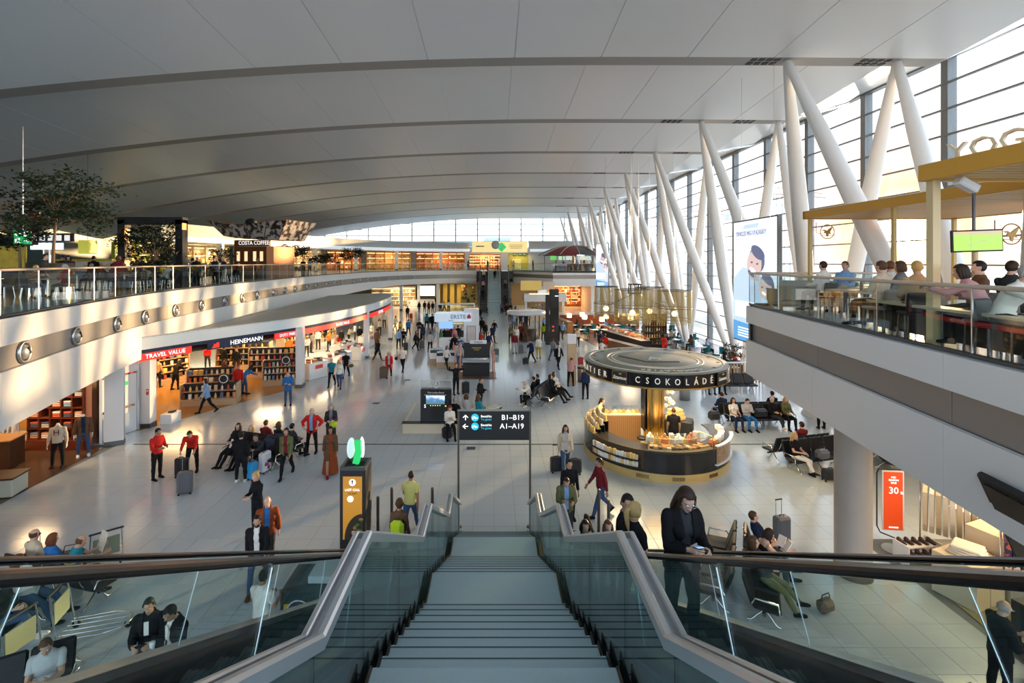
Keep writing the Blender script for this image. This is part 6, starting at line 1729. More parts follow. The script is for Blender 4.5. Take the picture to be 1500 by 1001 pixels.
# bar counter along the glass
t = thing('bar_counter', 'long bar ledge with pale top and brackets along the right balcony glass', 'counter', (7.35, 7.2, UP), rad(-8.5))
MB().box((0, 0, .62), (.34, 6.2, .05), bev=.01).build('ledge_top', mat('ledge_pale', (.62, .48, .30), .4), t)
MB().box((.18, 0, .34), (.06, 6.0, .54)).build('back_panel', BLACKM, t)
for k in range(7): MB().box((0, -2.7 + k * .9, .58), (.2, .05, .08)).build('bracket', STEEL, t); MB().tube((.0, -2.7 + k * .9, 0), (0, -2.7 + k * .9, .6), .025, n=6).build('leg', DSTEEL, t)
def bar_stool(label, loc, rz, m_):
 t = thing('bar_chair', label, 'chair', loc, rz, 'bar chairs along the right balcony')
 MB().box((0, 0, .48), (.46, .46, .08), bev=.03).build('seat', m_, t); MB().box((0, .22, .68), (.46, .07, .36), bev=.03, rx=-.12).build('backrest', m_, t)
 for x in (-.19, .19):
  for y in (-.19, .19): MB().tube((x, y, .45), (x * 1.1, y * 1.1, 0), .018, n=5).build('leg', WOODD, t)
 return t
for k, (x, y, rz, mm_) in enumerate(((7.32, 7.0, 20, 0), (7.75, 7.65, 215, 1), (8.47, 8.5, 240, 0), (9.1, 8.5, 100, 1), (7.62, 8.75, 160, 0), (7.8, 9.8, 200, 1), (8.6, 10.3, 210, 0), (9.0, 11.0, 120, 0), (9.4, 13.0, -60, 1), (8.8, 13.0, 200, 0))):
 bar_stool('%s padded bar chair on the right balcony, from the near end' % ORD[k], (x, y, UP), rad(rz), [LEATHER, mat('chair_grey', (.22, .2, .18), .7)][mm_])
for k, (x, y) in enumerate(((8.35, 6.7), (9.9, 9.3), (8.3, 11.0), (9.3, 12.0), (10.3, 13.2))):
 t = thing('bar_table', '%s wooden bar table on the right balcony, from the near end' % ORD[k], 'table', (x, y, UP), .1, 'bar tables on the right balcony')
 MB().box((0, 0, .74), (.8, 1.1, .05), bev=.01).build('top', mat('table_pale', (.55, .42, .28), .4), t)
 for a in (-.33, .33):
  for b in (-.48, .48): MB().tube((a, b, .72), (a, b, 0), .03, n=6).build('leg', DSTEEL, t)
 for q in range(3): good('bottle', (x - .2 + q * .2, y - .3 + .25 * q, UP + .765), (.10, .10, .26), 'small bottle on the %s bar table of the right balcony' % ORD[k], 'bottles on the %s bar table' % ORD[k], 0, [5, 1, 7][q])
t = thing('grey_sofa', 'long grey sofa behind the glass at the far corner of the right balcony', 'sofa', (9.35, 14.6, UP))
MB().box((0, 0, .25), (1.9, .7, .3), bev=.05).build('seat', mat('sofa_grey', (.30, .29, .26), .7), t); MB().box((0, -.32, .55), (1.9, .16, .62), bev=.05).build('backrest', mat('sofa_grey', (.30, .29, .26)), t)
for x in (-.9, .9): MB().box((x, 0, .4), (.14, .7, .4), bev=.04).build('arm', mat('sofa_grey', (.30, .29, .26)), t)
for x in (-.85, .85):
 for y in (-.28, .28): MB().tube((x, y, .1), (x, y, 0), .03, n=6).build('leg', DSTEEL, t)
# tilted framed screen hung on the fascia
t = thing('framed_screen', 'large tilted black framed picture screen hung on the right balcony edge', 'screen', (6.86, 5.95, 3.80), rad(-98))
MB().box((0, 0, 0), (1.5, .10, 1.3), bev=.03, rx=.40).build('frame', BLACKM, t); MB().box((0, -.06, -.02), (1.28, .02, 1.06), rx=.40).build('picture', mat('picture_dark', (.05, .035, .025), .25, noise=.9, nscale=1.5), t); MB().box((0, .06, .3), (.3, .3, .12)).build('bracket', DSTEEL, t)
# ================================================================== RIGHT LOWER SHOP
struct(MB().box((16.5, 13.2, 1.85), (.3, 18, 3.7)).build('wall_right.003', WARMW))
t = thing('sale_banner', 'orange red sale banner on a curved black stand beside the round pillar', 'banner', (10.15, 12.3, 0), -.1)
MB().path([(-.32, .08, 2.0), (-.36, .08, 1.9), (-.36, .08, .55), (-.3, .05, .4), (.0, 0, .3), (0, 0, .02)], .018, 6).build('stand', BLACKM, t); MB().lathe([(0, .03), (.26, .02), (.27, 0)], n=18).build('base', mat('base_pale', (.5, .55, .58), .4), t); MB().tube((-.32, .08, 2.0), (.34, .08, 2.0), .015, n=5).build('top_bar', BLACKM, t)
MB().box((0, .05, 1.22), (.52, .02, 1.52)).build('white_border', WHITE, t); MB().box((.0, .035, 1.22), (.44, .02, 1.46)).build('sheet', mat('banner_red', (.72, .07, .01), .45, emit=(.72, .07, .01), es=.25), t)
text('30', .24, LETTER, t, (0, .02, 1.48)); text('%', .10, LETTER, t, (.19, .02, 1.43))
for k, w_ in enumerate(('MID', 'SEASON', 'SALE')): text(w_, .065, LETTER, t, (0, .02, 1.82 - k * .07))
MB().box((0, .02, .55), (.22, .006, .03)).build('text_line', LETTER, t)
COAT = [(.66, .55, .38), (.74, .68, .55), (.58, .47, .30), (.70, .62, .48), (.78, .74, .64)]
t = thing('coat_rack', 'rack of hanging beige and cream coats in the right hand shop', 'rack', (11.25, 11.9, 0), -.75)
for x in (-.6, .6): MB().path([(x, -.25, .03), (x, 0, .06), (x, 0, 1.75)], .02, 6).build('upright', CHROME, t)
MB().tube((-.6, 0, 1.75), (.6, 0, 1.75), .02, n=6).build('bar', CHROME, t)
for k in range(9):
 m = MB(); x = -.5 + k * .125
 m.prism([(-.06, 1.68), (-.24, 1.56), (-.30, .78), (-.24, .60), (.24, .60), (.30, .80), (.24, 1.56), (.06, 1.68)], x - .045, x + .045, M=Matrix(((0, 0, 1, 0), (1, 0, 0, 0), (0, 1, 0, 0), (0, 0, 0, 1)))); m.build('coat', mat('coat_%d' % (k % 5), COAT[k % 5], .85, bump=.6, bscale=14), t)
t = thing('folding_table', 'pale display cabinet with folded white cloth in the right hand shop', 'table', (10.35, 10.6, 0), .35)
MB().box((0, 0, .45), (1.0, .8, .9), bev=.01).build('body', CREAM, t); MB().box((.2, -.41, .45), (.5, .02, .8)).build('door', mat('cream2', (.66, .56, .42), .5), t)
for k in range(4): MB().box((0, 0, .93 + k * .05), (.6 - .03 * k, .5, .05), bev=.02, rz=.1 * k).build('folded_cloth', mat('cloth_white', (.78, .74, .66), .8), t)
t = thing('display_cabinet', 'pale tall cabinet behind the folded white cloth', 'cabinet', (11.35, 10.9, 0), .35); MB().box((0, 0, .65), (.9, .8, 1.3), bev=.01).build('body', CREAM, t); MB().box((0, -.41, .65), (.8, .02, 1.2)).build('door', mat('cream2', (.66, .56, .42)), t)
t = thing('print_garment_rail', 'rail of dark flower print clothes at the right edge of the picture', 'rack', (11.6, 10.0, 0), -.75)
FLW = mat('flower_print', (.3, .2, .3), .8)
tt = FLW.node_tree; bb = tt.nodes['Principled BSDF']; co = tt.nodes.new('ShaderNodeTexCoord'); vo = tt.nodes.new('ShaderNodeTexVoronoi'); vo.inputs['Scale'].default_value = 13; tt.links.new(co.outputs['Object'], vo.inputs['Vector'])
rr_ = tt.nodes.new('ShaderNodeValToRGB'); rr_.color_ramp.interpolation = 'CONSTANT'; rr_.color_ramp.elements[0].color = (.02, .02, .07, 1); rr_.color_ramp.elements[1].position = .45; rr_.color_ramp.elements[1].color = (.72, .62, .62, 1)
e2 = rr_.color_ramp.elements.new(.7); e2.color = (.40, .08, .05, 1); se = tt.nodes.new('ShaderNodeSeparateColor'); tt.links.new(vo.outputs['Color'], se.inputs[0]); tt.links.new(se.outputs[0], rr_.inputs[0]); tt.links.new(rr_.outputs[0], bb.inputs['Base Color'])
for x in (-.8, .8): MB().path([(x, -.25, .03), (x, 0, .06), (x, 0, 1.5)], .02, 6).build('upright', CHROME, t)
MB().tube((-.8, 0, 1.5), (.8, 0, 1.5), .02, n=6).build('bar', CHROME, t)
for k in range(12):
 m = MB(); x = -.7 + k * .125
 m.prism([(-.06, 1.45), (-.22, 1.35), (-.34, .5), (.34, .5), (.22, 1.35), (.06, 1.45)], x - .05, x + .05, M=Matrix(((0, 0, 1, 0), (1, 0, 0, 0), (0, 1, 0, 0), (0, 0, 0, 1)))); m.build('dress', FLW, t)
t = thing('scarf_table', 'low table heaped with coloured scarves behind the coats', 'table', (12.9, 12.7, 0), .3)
MB().box((0, 0, .4), (1.4, .9, .8), bev=.01).build('body', WHITE, t)
for k in range(9): MB().ball((RND.uniform(-.55, .55), RND.uniform(-.3, .3), .86), (.2, .15, .10), 8, 5).build('scarf', mat('scarf_%d' % (k % 4), [(.35, .04, .05), (.55, .25, .08), (.12, .08, .2), (.7, .62, .6)][k % 4], .8), t)
t = thing('shoe_rack', 'white low rack with pairs of dark shoes left of the cabinet', 'rack', (10.3, 11.75, 0), .15)
for k, z in enumerate((.18, .42)): MB().box((0, .1 * k, z), (.9, .34, .03)).build('shelf', WHITE, t)
for x in (-.45, .45): MB().box((x, .05, .25), (.03, .4, .5)).build('side_panel', WHITE, t)
for k in range(10):
 s_ = thing('shoe', 'dark shoe on the white low rack, %s shelf, %s from left' % (('lower', 'upper')[k // 5], ORD[k % 5]), 'shoe', (10.3 - .36 + (k % 5) * .18, 11.7 + .1 * (k // 5) + .05, .195 + .24 * (k // 5)), .15, 'shoes on the white rack')
 MB().ball((0, -.03, .035), (.045, .12, .04), 9, 6).ball((0, .05, .06), (.045, .06, .06), 8, 5).build('upper', mat('shoe_dark', (.05, .03, .03), .4), s_); MB().box((0, -.01, .008), (.08, .22, .016), bev=.005).build('sole', BLACKM, s_)
t = thing('hexagon_sign', 'red hexagon sale sign on a stick at the right picture edge', 'sign', (9.95, 8.75, 1.5), -.3); MB().prism([(.2 * math.cos(k * PI / 3 + PI / 6), .24 * math.sin(k * PI / 3 + PI / 6)) for k in range(6)], 0, .02, M=Matrix.Rotation(PI / 2, 4, 'X')).build('white_edge', WHITE, t); MB().prism([(.17 * math.cos(k * PI / 3 + PI / 6), .2 * math.sin(k * PI / 3 + PI / 6)) for k in range(6)], .02, .03, M=Matrix.Rotation(PI / 2, 4, 'X')).build('red_plate', mat('hex_red', (.5, .08, .03), .4), t); MB().tube((0, 0, -.22), (0, 0, -1.5), .015, n=5).build('stick', STEEL, t); text('30', .16, LETTER, t, (0, -.035, 0))
t = thing('dark_garment_table', 'dark table with brown bags behind the suited man at lower right', 'table', (10.5, 8.9, 0), .2); MB().box((0, 0, .45), (1.2, .9, .9), bev=.01).build('body', BLACKM, t)
for k in range(5): MB().ball((-.5 + k * .25, 0, 1.0), (.16, .14, .12), 8, 5).build('bag', mat('bag_brown_%d' % (k % 2), [(.28, .09, .03), (.10, .04, .03)][k % 2], .5), t)
for x, y in ((12.5, 11.5), (11.5, 8)): light('right_shop_lamp', (x, y, 3.6), 130, (1, .72, .42), 2.2)
# ================================================================== RESTAURANT ON THE RIGHT
slabpoly('floor.014', [(7.0, 58), (9.2, 37.6), (12.5, 34.5), (15.5, 30.4), (19.6, 30.4), (19.6, 58)], .0, .006, mat('restaurant_floor', (.14, .07, .045), .25))
def wood_counter(label, loc, rz, l_, h_=1.15, m_=WOOD):
 t = thing('restaurant_counter', label, 'counter', loc, rz)
 MB().box((0, 0, h_ / 2), (l_, .6, h_), bev=.01).build('body', m_, t); MB().box((0, 0, h_ + .02), (l_ + .06, .7, .05), bev=.01).build('top', WOODD, t)
 for k in range(int(l_ / .5)): MB().box((-l_ / 2 + .25 + k * .5, -.31, h_ / 2), (.03, .02, h_ - .1)).build('batten', WOODD, t)
 return t
wood_counter('wooden restaurant partition at far left of the teal chairs', (7.1, 52.5, 0), rad(100), 7)
wood_counter('long red brown restaurant counter behind the gold fringe lamps', (12, 55.5, 0), 0, 9, 1.2, MAHOG)
wood_counter('wooden delicatessen counter behind the kiosk roof', (9.7, 36.8, 0), rad(112), 5)
t = thing('delicatessen_case', 'long glass case of cold food behind the kiosk roof', 'counter', (11.2, 42.0, 0), rad(105))
MB().box((0, 0, .5), (7, .9, 1.0), bev=.01).build('body', BLACKM, t); MB().box((0, -.2, 1.25), (6.9, .015, .5), rx=-.3).build('glass_front', CGLASS, t); MB().box((0, .1, 1.5), (6.9, .6, .015)).build('glass_top', CGLASS, t); MB().box((0, 0, 1.02), (6.9, .8, .03)).build('tray', WHITE, t)
M = Matrix.Translation((11.2, 42.0, 0)) @ Matrix.Rotation(rad(105), 4, 'Z')
for k in range(3):
 for q in range(20): good(('flat', 'mound', 'box')[(q + k) % 3], M @ Vector((-3.3 + q * .345, -.25 + k * .25, 1.04 + .12 * k)), (.25, .22, .16), 'food in the long glass case behind the kiosk roof', 'food in the long glass case', RND.random(), [4, 1, 0, 6, 3][RND.randrange(5)])
t = thing('bottle_tower', 'black back bar tower with lit bottles below the gold fringe lamps', 'shelf', (13.3, 40.2, 0)); MB().box((0, .2, 1.5), (1.8, .1, 3.0)).build('back', BLACKM, t)
for k in range(5): MB().box((0, 0, .5 + k * .5), (1.8, .4, .04)).build('shelf', WOODD, t)
for x in (-.9, .9): MB().box((x, 0, 1.5), (.08, .45, 3.0)).build('side', BLACKM, t)
for k in range(5):
 for q in range(9): good('bottle', (13.3 - .8 + q * .2, 40.18, .53 + k * .5), (.18, .18, .38), 'bottle on the black back bar tower', 'bottles on the back bar tower', 0, [1, 2, 6, 7, 5][RND.randrange(5)])
t = thing('equipment_box', 'black hanging equipment box above the gold fringe lamps', 'frame', (11.0, 38.0, 4.85))
for x in (-.4, .4):
 for y in (-.3, .3): MB().box((x, y, .35), (.07, .07, .7)).build('post', BLACKM, t)
for z in (0, .7): MB().box((0, -.3, z), (.86, .08, .09)).box((0, .3, z), (.86, .08, .09)).box((-.4, 0, z), (.08, .6, .09)).box((.4, 0, z), (.08, .6, .09)).build('ring_bar', BLACKM, t)
for d in (-.3, .3): MB().tube((d, 0, .7), (d, 0, 10.5), .015, n=5).build('cable', STEEL, t)
for a in (-2.4, 2.4): MB().tube((0, 0, .0), (a, 0, -1.1), .025, n=5).build('stay', BLACKM, t)
for i, (x, y, r_, z0, z1, lab) in enumerate(((8.9, 38.6, .95, 2.9, 5.35, 'leftmost'), (10.6, 37.2, 1.35, 2.7, 5.2, 'largest middle'), (12.3, 38.4, 1.1, 2.7, 5.3, 'right of middle'), (13.9, 37.4, 1.25, 2.6, 5.1, 'rightmost'))):
 t = thing('fringe_lamp', 'round gold fringe pendant lamp over the restaurant, the %s one' % lab, 'lamp', (x, y, 0), 0, 'gold fringe lamps')
 for z, rr in ((z1, r_), ((z0 + z1) / 2 - .1, r_ * 1.01), (z0 + .3, r_ * .99)): MB().path([(rr * math.cos(a), rr * math.sin(a), z) for a in [2 * PI * k / 28 for k in range(28)]], .025, 5, closed=True).build('hoop', DSTEEL, t)
 m = MB()
 for k in range(230):
  a = 2 * PI * k / 230; a2 = a + .013; jit = RND.uniform(-.12, .05)
  m.add([(r_ * math.cos(a), r_ * math.sin(a), z1), (r_ * math.cos(a2), r_ * math.sin(a2), z1), (r_ * 1.02 * math.cos(a2), r_ * 1.02 * math.sin(a2), z0 + jit), (r_ * 1.02 * math.cos(a), r_ * 1.02 * math.sin(a), z0 + jit)], [(0, 1, 2, 3)])
 f = m.build('fringe', mat('fringe_strand', (.46, .34, .11), .5, .2), t); f['kind'] = 'stuff'
 MB().ball((0, 0, z0 + .7), .22, 10, 7).build('bulb', LITWARM, t)
 MB().tube((0, 0, z0 + .9), (0, 0, 15.6), .012, n=5).build('cable', STEEL, t); MB().tube((-r_, 0, z1), (r_, 0, z1), .015, n=5).build('spreader', DSTEEL, t)
def arm_chair(label, loc, rz):
 t = thing('armchair', label, 'chair', loc, rz, 'teal tub chairs')
 MB().box((0, 0, .40), (.56, .54, .16), bev=.06).build('seat', TEAL, t)
 m = MB(); arcb = [(.30 * math.cos(a), .26 * math.sin(a)) for a in [PI * k / 8 for k in range(9)]]
 m.strip([(x, y + .02, .30) for x, y in arcb], [(x * 1.12, y * 1.1 + .02, .86) for x, y in arcb], 0, True); m.strip([(x * 1.12, y * 1.1 + .02, .86) for x, y in arcb], [(x * .95, y * .92 + .02, .86) for x, y in arcb]); m.strip([(x * .95, y * .92 + .02, .86) for x, y in arcb], [(x * .86, y * .84 + .02, .30) for x, y in arcb], 0, True)
 m.build('backrest', TEAL, t)
 for x in (-.2, .2):
  for y in (-.18, .18): MB().tube((x, y, .34), (x * 1.1, y * 1.1, 0), .02, n=5).build('leg', WOODD, t)
 return t
AC0 = RT0 = None
SPOTS = [(1036, 507, 0), (1030, 520, 1), (1050, 522, 0), (1062, 533, 1), (1077, 532, 0), (970, 482, 0), (984, 488, 1), (996, 494, 0), (1000, 482, 1), (985, 475, 0), (1060, 512, 1), (1080, 520, 0), (968, 497, 0), (1012, 500, 1), (1018, 488, 0)]
for i, (px, py, q) in enumerate(SPOTS):
 x, y = at(px, py + 14)
 lb = '%s teal tub chair in the restaurant by the glass wall' % ORD[i]
 if AC0 is None: AC0 = arm_chair(lb, (x, y, 0), 2.0)
 else: dup(AC0, (x, y, 0), 2.0 + q * PI + RND.uniform(-.4, .4), lb)
for i, (px, py) in enumerate(((1045, 530), (1070, 545), (990, 500), (1005, 492), (978, 489), (1028, 512), (1052, 526))):
 x, y = at(px, py + 10)
 lb = '%s white topped restaurant table among the teal chairs' % ORD[i]
 if RT0 is None:
  RT0 = thing('dining_table', lb, 'table', (x, y, 0), 0, 'white restaurant tables')
  MB().box((0, 0, .74), (.9, .7, .04), bev=.01).build('top', WHITE2, RT0); MB().tube((0, 0, 0), (0, 0, .72), .05, n=8).build('stem', DSTEEL, RT0); MB().lathe([(0, .04), (.25, .02), (.26, 0)], n=12).build('base', DSTEEL, RT0)
 else: dup(RT0, (x, y, 0), RND.random(), lb)
for i, (x, y) in enumerate(((8.2, 53), (9.6, 51.5), (9.8, 54), (12.0, 52), (13.5, 53.5), (14.2, 50.5), (11, 49.5))):
 t = thing('table_lamp', '%s small square lit lamp in the dark restaurant' % ORD[i], 'lamp', (x, y, 1.2), .2, 'lit lamps in the restaurant'); MB().box((0, 0, .25), (.42, .42, .45), bev=.03).build('shade', LITWARM, t); MB().tube((0, 0, -1.2), (0, 0, .05), .03, n=6).build('stem', DSTEEL, t)
for i in range(10):
 x, y = 8.3 + (i % 5) * 1.5, 47 + (i // 5) * 3.5
 lb = '%s pale set dining table in the far restaurant' % ORD[i]
 dup(RT0, (x, y, 0), RND.random(), lb, 'far restaurant tables')
for i in range(9):
 x, y = 8.9 + (i % 5) * 1.5, 47 + (i // 5) * 3.5
 dup(AC0, (x, y, 0), RND.random() * 6, '%s teal tub chair in the far restaurant' % ORD[i], 'far teal chairs')
tree('leafy potted plant under the right column foot behind the kiosk', (15.2, 31.2, 0), 1.9, .7, .04, LEAF, n=350, flat=1.4, grp='restaurant plants')
tree('leafy potted plant beside the teal chairs, middle', (13.4, 38.5, 0), 1.9, .75, .04, LEAFD, n=350, flat=1.4, grp='restaurant plants')
tree('leafy potted plant at the glass wall, far restaurant', (15.0, 46.6, 0), 2.2, .9, .04, LEAF, n=350, flat=1.4, grp='restaurant plants')
t = thing('wooden_fence', 'slatted wooden screen behind the far seat row right of kiosk', 'fence', (15.0, 29.3, 0))
for k in range(26): MB().box((-2.4 + k * .19, 0, .6), (.09, .05, 1.2)).build('slat', WOODP if k % 3 else WOOD, t)
MB().box((0, 0, 1.22), (5.0, .3, .05), bev=.01).build('top_rail', WHITE, t)
for x, y, e_ in ((11, 39, 120), (12, 53, 160), (10, 47, 90)): light('restaurant_lamp', (x, y, 3.2), e_, (1, .72, .42), 1.5, kind='AREA')
# ================================================================== PEOPLE
SKIN = [mat('skin_light', (.62, .38, .27), .5), mat('skin_warm', (.50, .28, .18), .5), mat('skin_tan', (.36, .19, .115), .5), mat('skin_dark', (.16, .08, .05), .5)]
EYEW = mat('eye_white', (.75, .73, .70), .3); EYED = mat('eye_dark', (.03, .02, .015), .25); LIP = mat('lip', (.42, .15, .12), .5)
def cloth(n, c): return mat('cloth_' + n, c, .85, spec=.12)
CL = dict(black=(.013, .013, .015), char=(.04, .04, .045), grey=(.20, .20, .21), lgrey=(.48, .48, .48), white=(.75, .74, .72), navy=(.018, .03, .075), blue=(.03, .16, .42), sky=(.22, .38, .62), teal=(.02, .22, .30), jeans=(.05, .09, .18),
          red=(.55, .025, .02), maroon=(.17, .02, .025), brown=(.13, .07, .04), tan=(.45, .30, .16), beige=(.60, .50, .37), green=(.05, .16, .06), lime=(.48, .62, .03), yellow=(.68, .62, .20), gold=(.62, .40, .03), orange=(.60, .16, .02), pink=(.60, .30, .30), purple=(.20, .07, .17), rust=(.26, .06, .02), olive=(.14, .14, .06))
CLM = {k: cloth(k, v) for k, v in CL.items()}
HAIRC = dict(black=(.012, .010, .010), dark=(.035, .02, .012), brown=(.09, .045, .02), auburn=(.16, .05, .02), blond=(.50, .33, .13), grey=(.35, .34, .33), white=(.65, .64, .62))
HM = {k: mat('hair_' + k, v, .55, spec=.25) for k, v in HAIRC.items()}
def loft(m, rings, n=12):
 """closed surface through elliptical rings (centre, half-axis a, half-axis b)"""
 vs = []
 for c, a, b in rings:
  for j in range(n):
   t = 2 * PI * j / n
   vs.append(c + a * math.cos(t) + b * math.sin(t))
 fs = []
 for i in range(len(rings) - 1):
  for j in range(n):
   j2 = (j + 1) % n
   fs.append((i * n + j, i * n + j2, (i + 1) * n + j2, (i + 1) * n + j))
 fs.append(tuple(range(n))[::-1]); fs.append(tuple(range((len(rings) - 1) * n, len(rings) * n)))
 m.add(vs, fs, 0, True)
def caps(m, p0, p1, r0, r1, n=10):
 d = (p1 - p0).normalized(); a = d.orthogonal().normalized(); b = d.cross(a)
 R_ = []
 for q, s in ((-.95, .3), (-.6, .8), (0, 1)): R_.append((p0 + d * r0 * q, a * r0 * s, b * r0 * s))
 for q, s in ((0, 1), (.6, .8), (.95, .3)): R_.append((p1 + d * r1 * q, a * r1 * s, b * r1 * s))
 loft(m, R_, n)
def ell(m, c, ax):
 """ellipsoid with axis vectors"""
 n = 7; R_ = []
 for i in range(n):
  t = -PI / 2 + .12 + (PI - .24) * i / (n - 1)
  R_.append((c + ax[2] * math.sin(t), ax[0] * math.cos(t), ax[1] * math.cos(t)))
 loft(m, R_, 12)
def V(x, y, z): return Vector((x, y, z))
# legs: (thigh pitch, splay, knee, foot pitch) right, left ; arms: (pitch, splay, elbow, inward) right, left
POSES = dict(
 stand=dict(legs=((2, 4, 3, 0), (-3, 4, 2, 0)), arms=((4, 9, 12, 0), (2, 9, 14, 0))),
 walk=dict(lean=5, legs=((26, 2, 8, -6), (-20, 2, 22, 30)), arms=((-20, 9, 14, 0), (22, 9, 22, 5))),
 walkb=dict(lean=4, legs=((-18, 2, 26, 32), (24, 2, 6, -6)), arms=((22, 9, 20, 5), (-14, 10, 10, 0))),
 hips=dict(legs=((3, 8, 2, 0), (2, 8, 3, 0)), arms=((-18, 42, 78, 46), (-18, 42, 78, 46))),
 phone=dict(head=(0, 26), legs=((2, 4, 3, 0), (6, 4, 10, 0)), arms=((18, 8, 92, 34), (14, 9, 88, 22))),
 hold=dict(head=(10, 10), legs=((2, 5, 3, 0), (-2, 5, 3, 0)), arms=((16, 10, 80, 30), (14, 10, 84, 30))),
 back=dict(legs=((3, 5, 3, 0), (-2, 5, 2, 0)), arms=((6, 8, 20, 2), (2, 9, 16, 2))),
 bend=dict(lean=48, head=(8, 5), legs=((12, 6, 10, 0), (4, 6, 6, 0)), arms=((52, 5, 12, 3), (50, 7, 10, 3))),
 lift=dict(head=(0, -8), legs=((4, 5, 3, 0), (-4, 5, 3, 0)), arms=((105, 60, 120, 40), (105, 60, 120, 40))),
 pull=dict(lean=6, legs=((24, 2, 6, -6), (-18, 2, 20, 28)), arms=((-34, 14, 4, 0), (16, 8, 26, 4))),
 ear=dict(head=(-12, 8), legs=((18, 2, 6, 0), (-14, 2, 18, 24)), arms=((30, 12, 138, 20), (-10, 10, 12, 0))),
 sit=dict(legs=((84, 7, 82, 0), (84, 7, 80, 0)), lean=-8, arms=((22, 8, 62, 22), (24, 8, 58, 20)), head=(0, 8)),
 sitphone=dict(legs=((84, 6, 84, 0), (84, 8, 76, 0)), lean=-6, arms=((30, 6, 86, 30), (28, 6, 84, 30)), head=(4, 28)),
 recline=dict(legs=((66, 5, 38, -16), (70, 6, 30, -16)), lean=-30, arms=((26, 10, 70, 40), (24, 10, 72, 40)), head=(15, 10)),
 crossed=dict(legs=((92, -14, 62, -16), (84, 8, 86, 0)), lean=-14, arms=((30, 8, 66, 26), (26, 10, 60, 24)), head=(-8, 12)),
 fwd=dict(legs=((84, 12, 90, 0), (84, 12, 92, 0)), lean=32, arms=((64, 4, 42, 16), (64, 4, 42, 16)), head=(0, -6)),
 read=dict(legs=((84, 6, 80, 0), (84, 6, 84, 0)), lean=4, arms=((52, 8, 52, 8), (50, 8, 54, 8)), head=(0, 22)),
 lean=dict(lean=26, head=(6, 12), legs=((8, 5, 8, 0), (-6, 5, 8, 0)), arms=((48, 6, 46, 8), (46, 6, 48, 8))),
 side=dict(legs=((2, 4, 3, 0), (-3, 4, 2, 0)), arms=((20, 16, 30, 4), (4, 9, 12, 0)), head=(-62, 8)),
 mann=dict(legs=((2, 7, 2, 0), (8, 7, 6, 0)), arms=((2, 13, 12, 0), (2, 13, 12, 0)), headless=True),
)
PROTO = {}
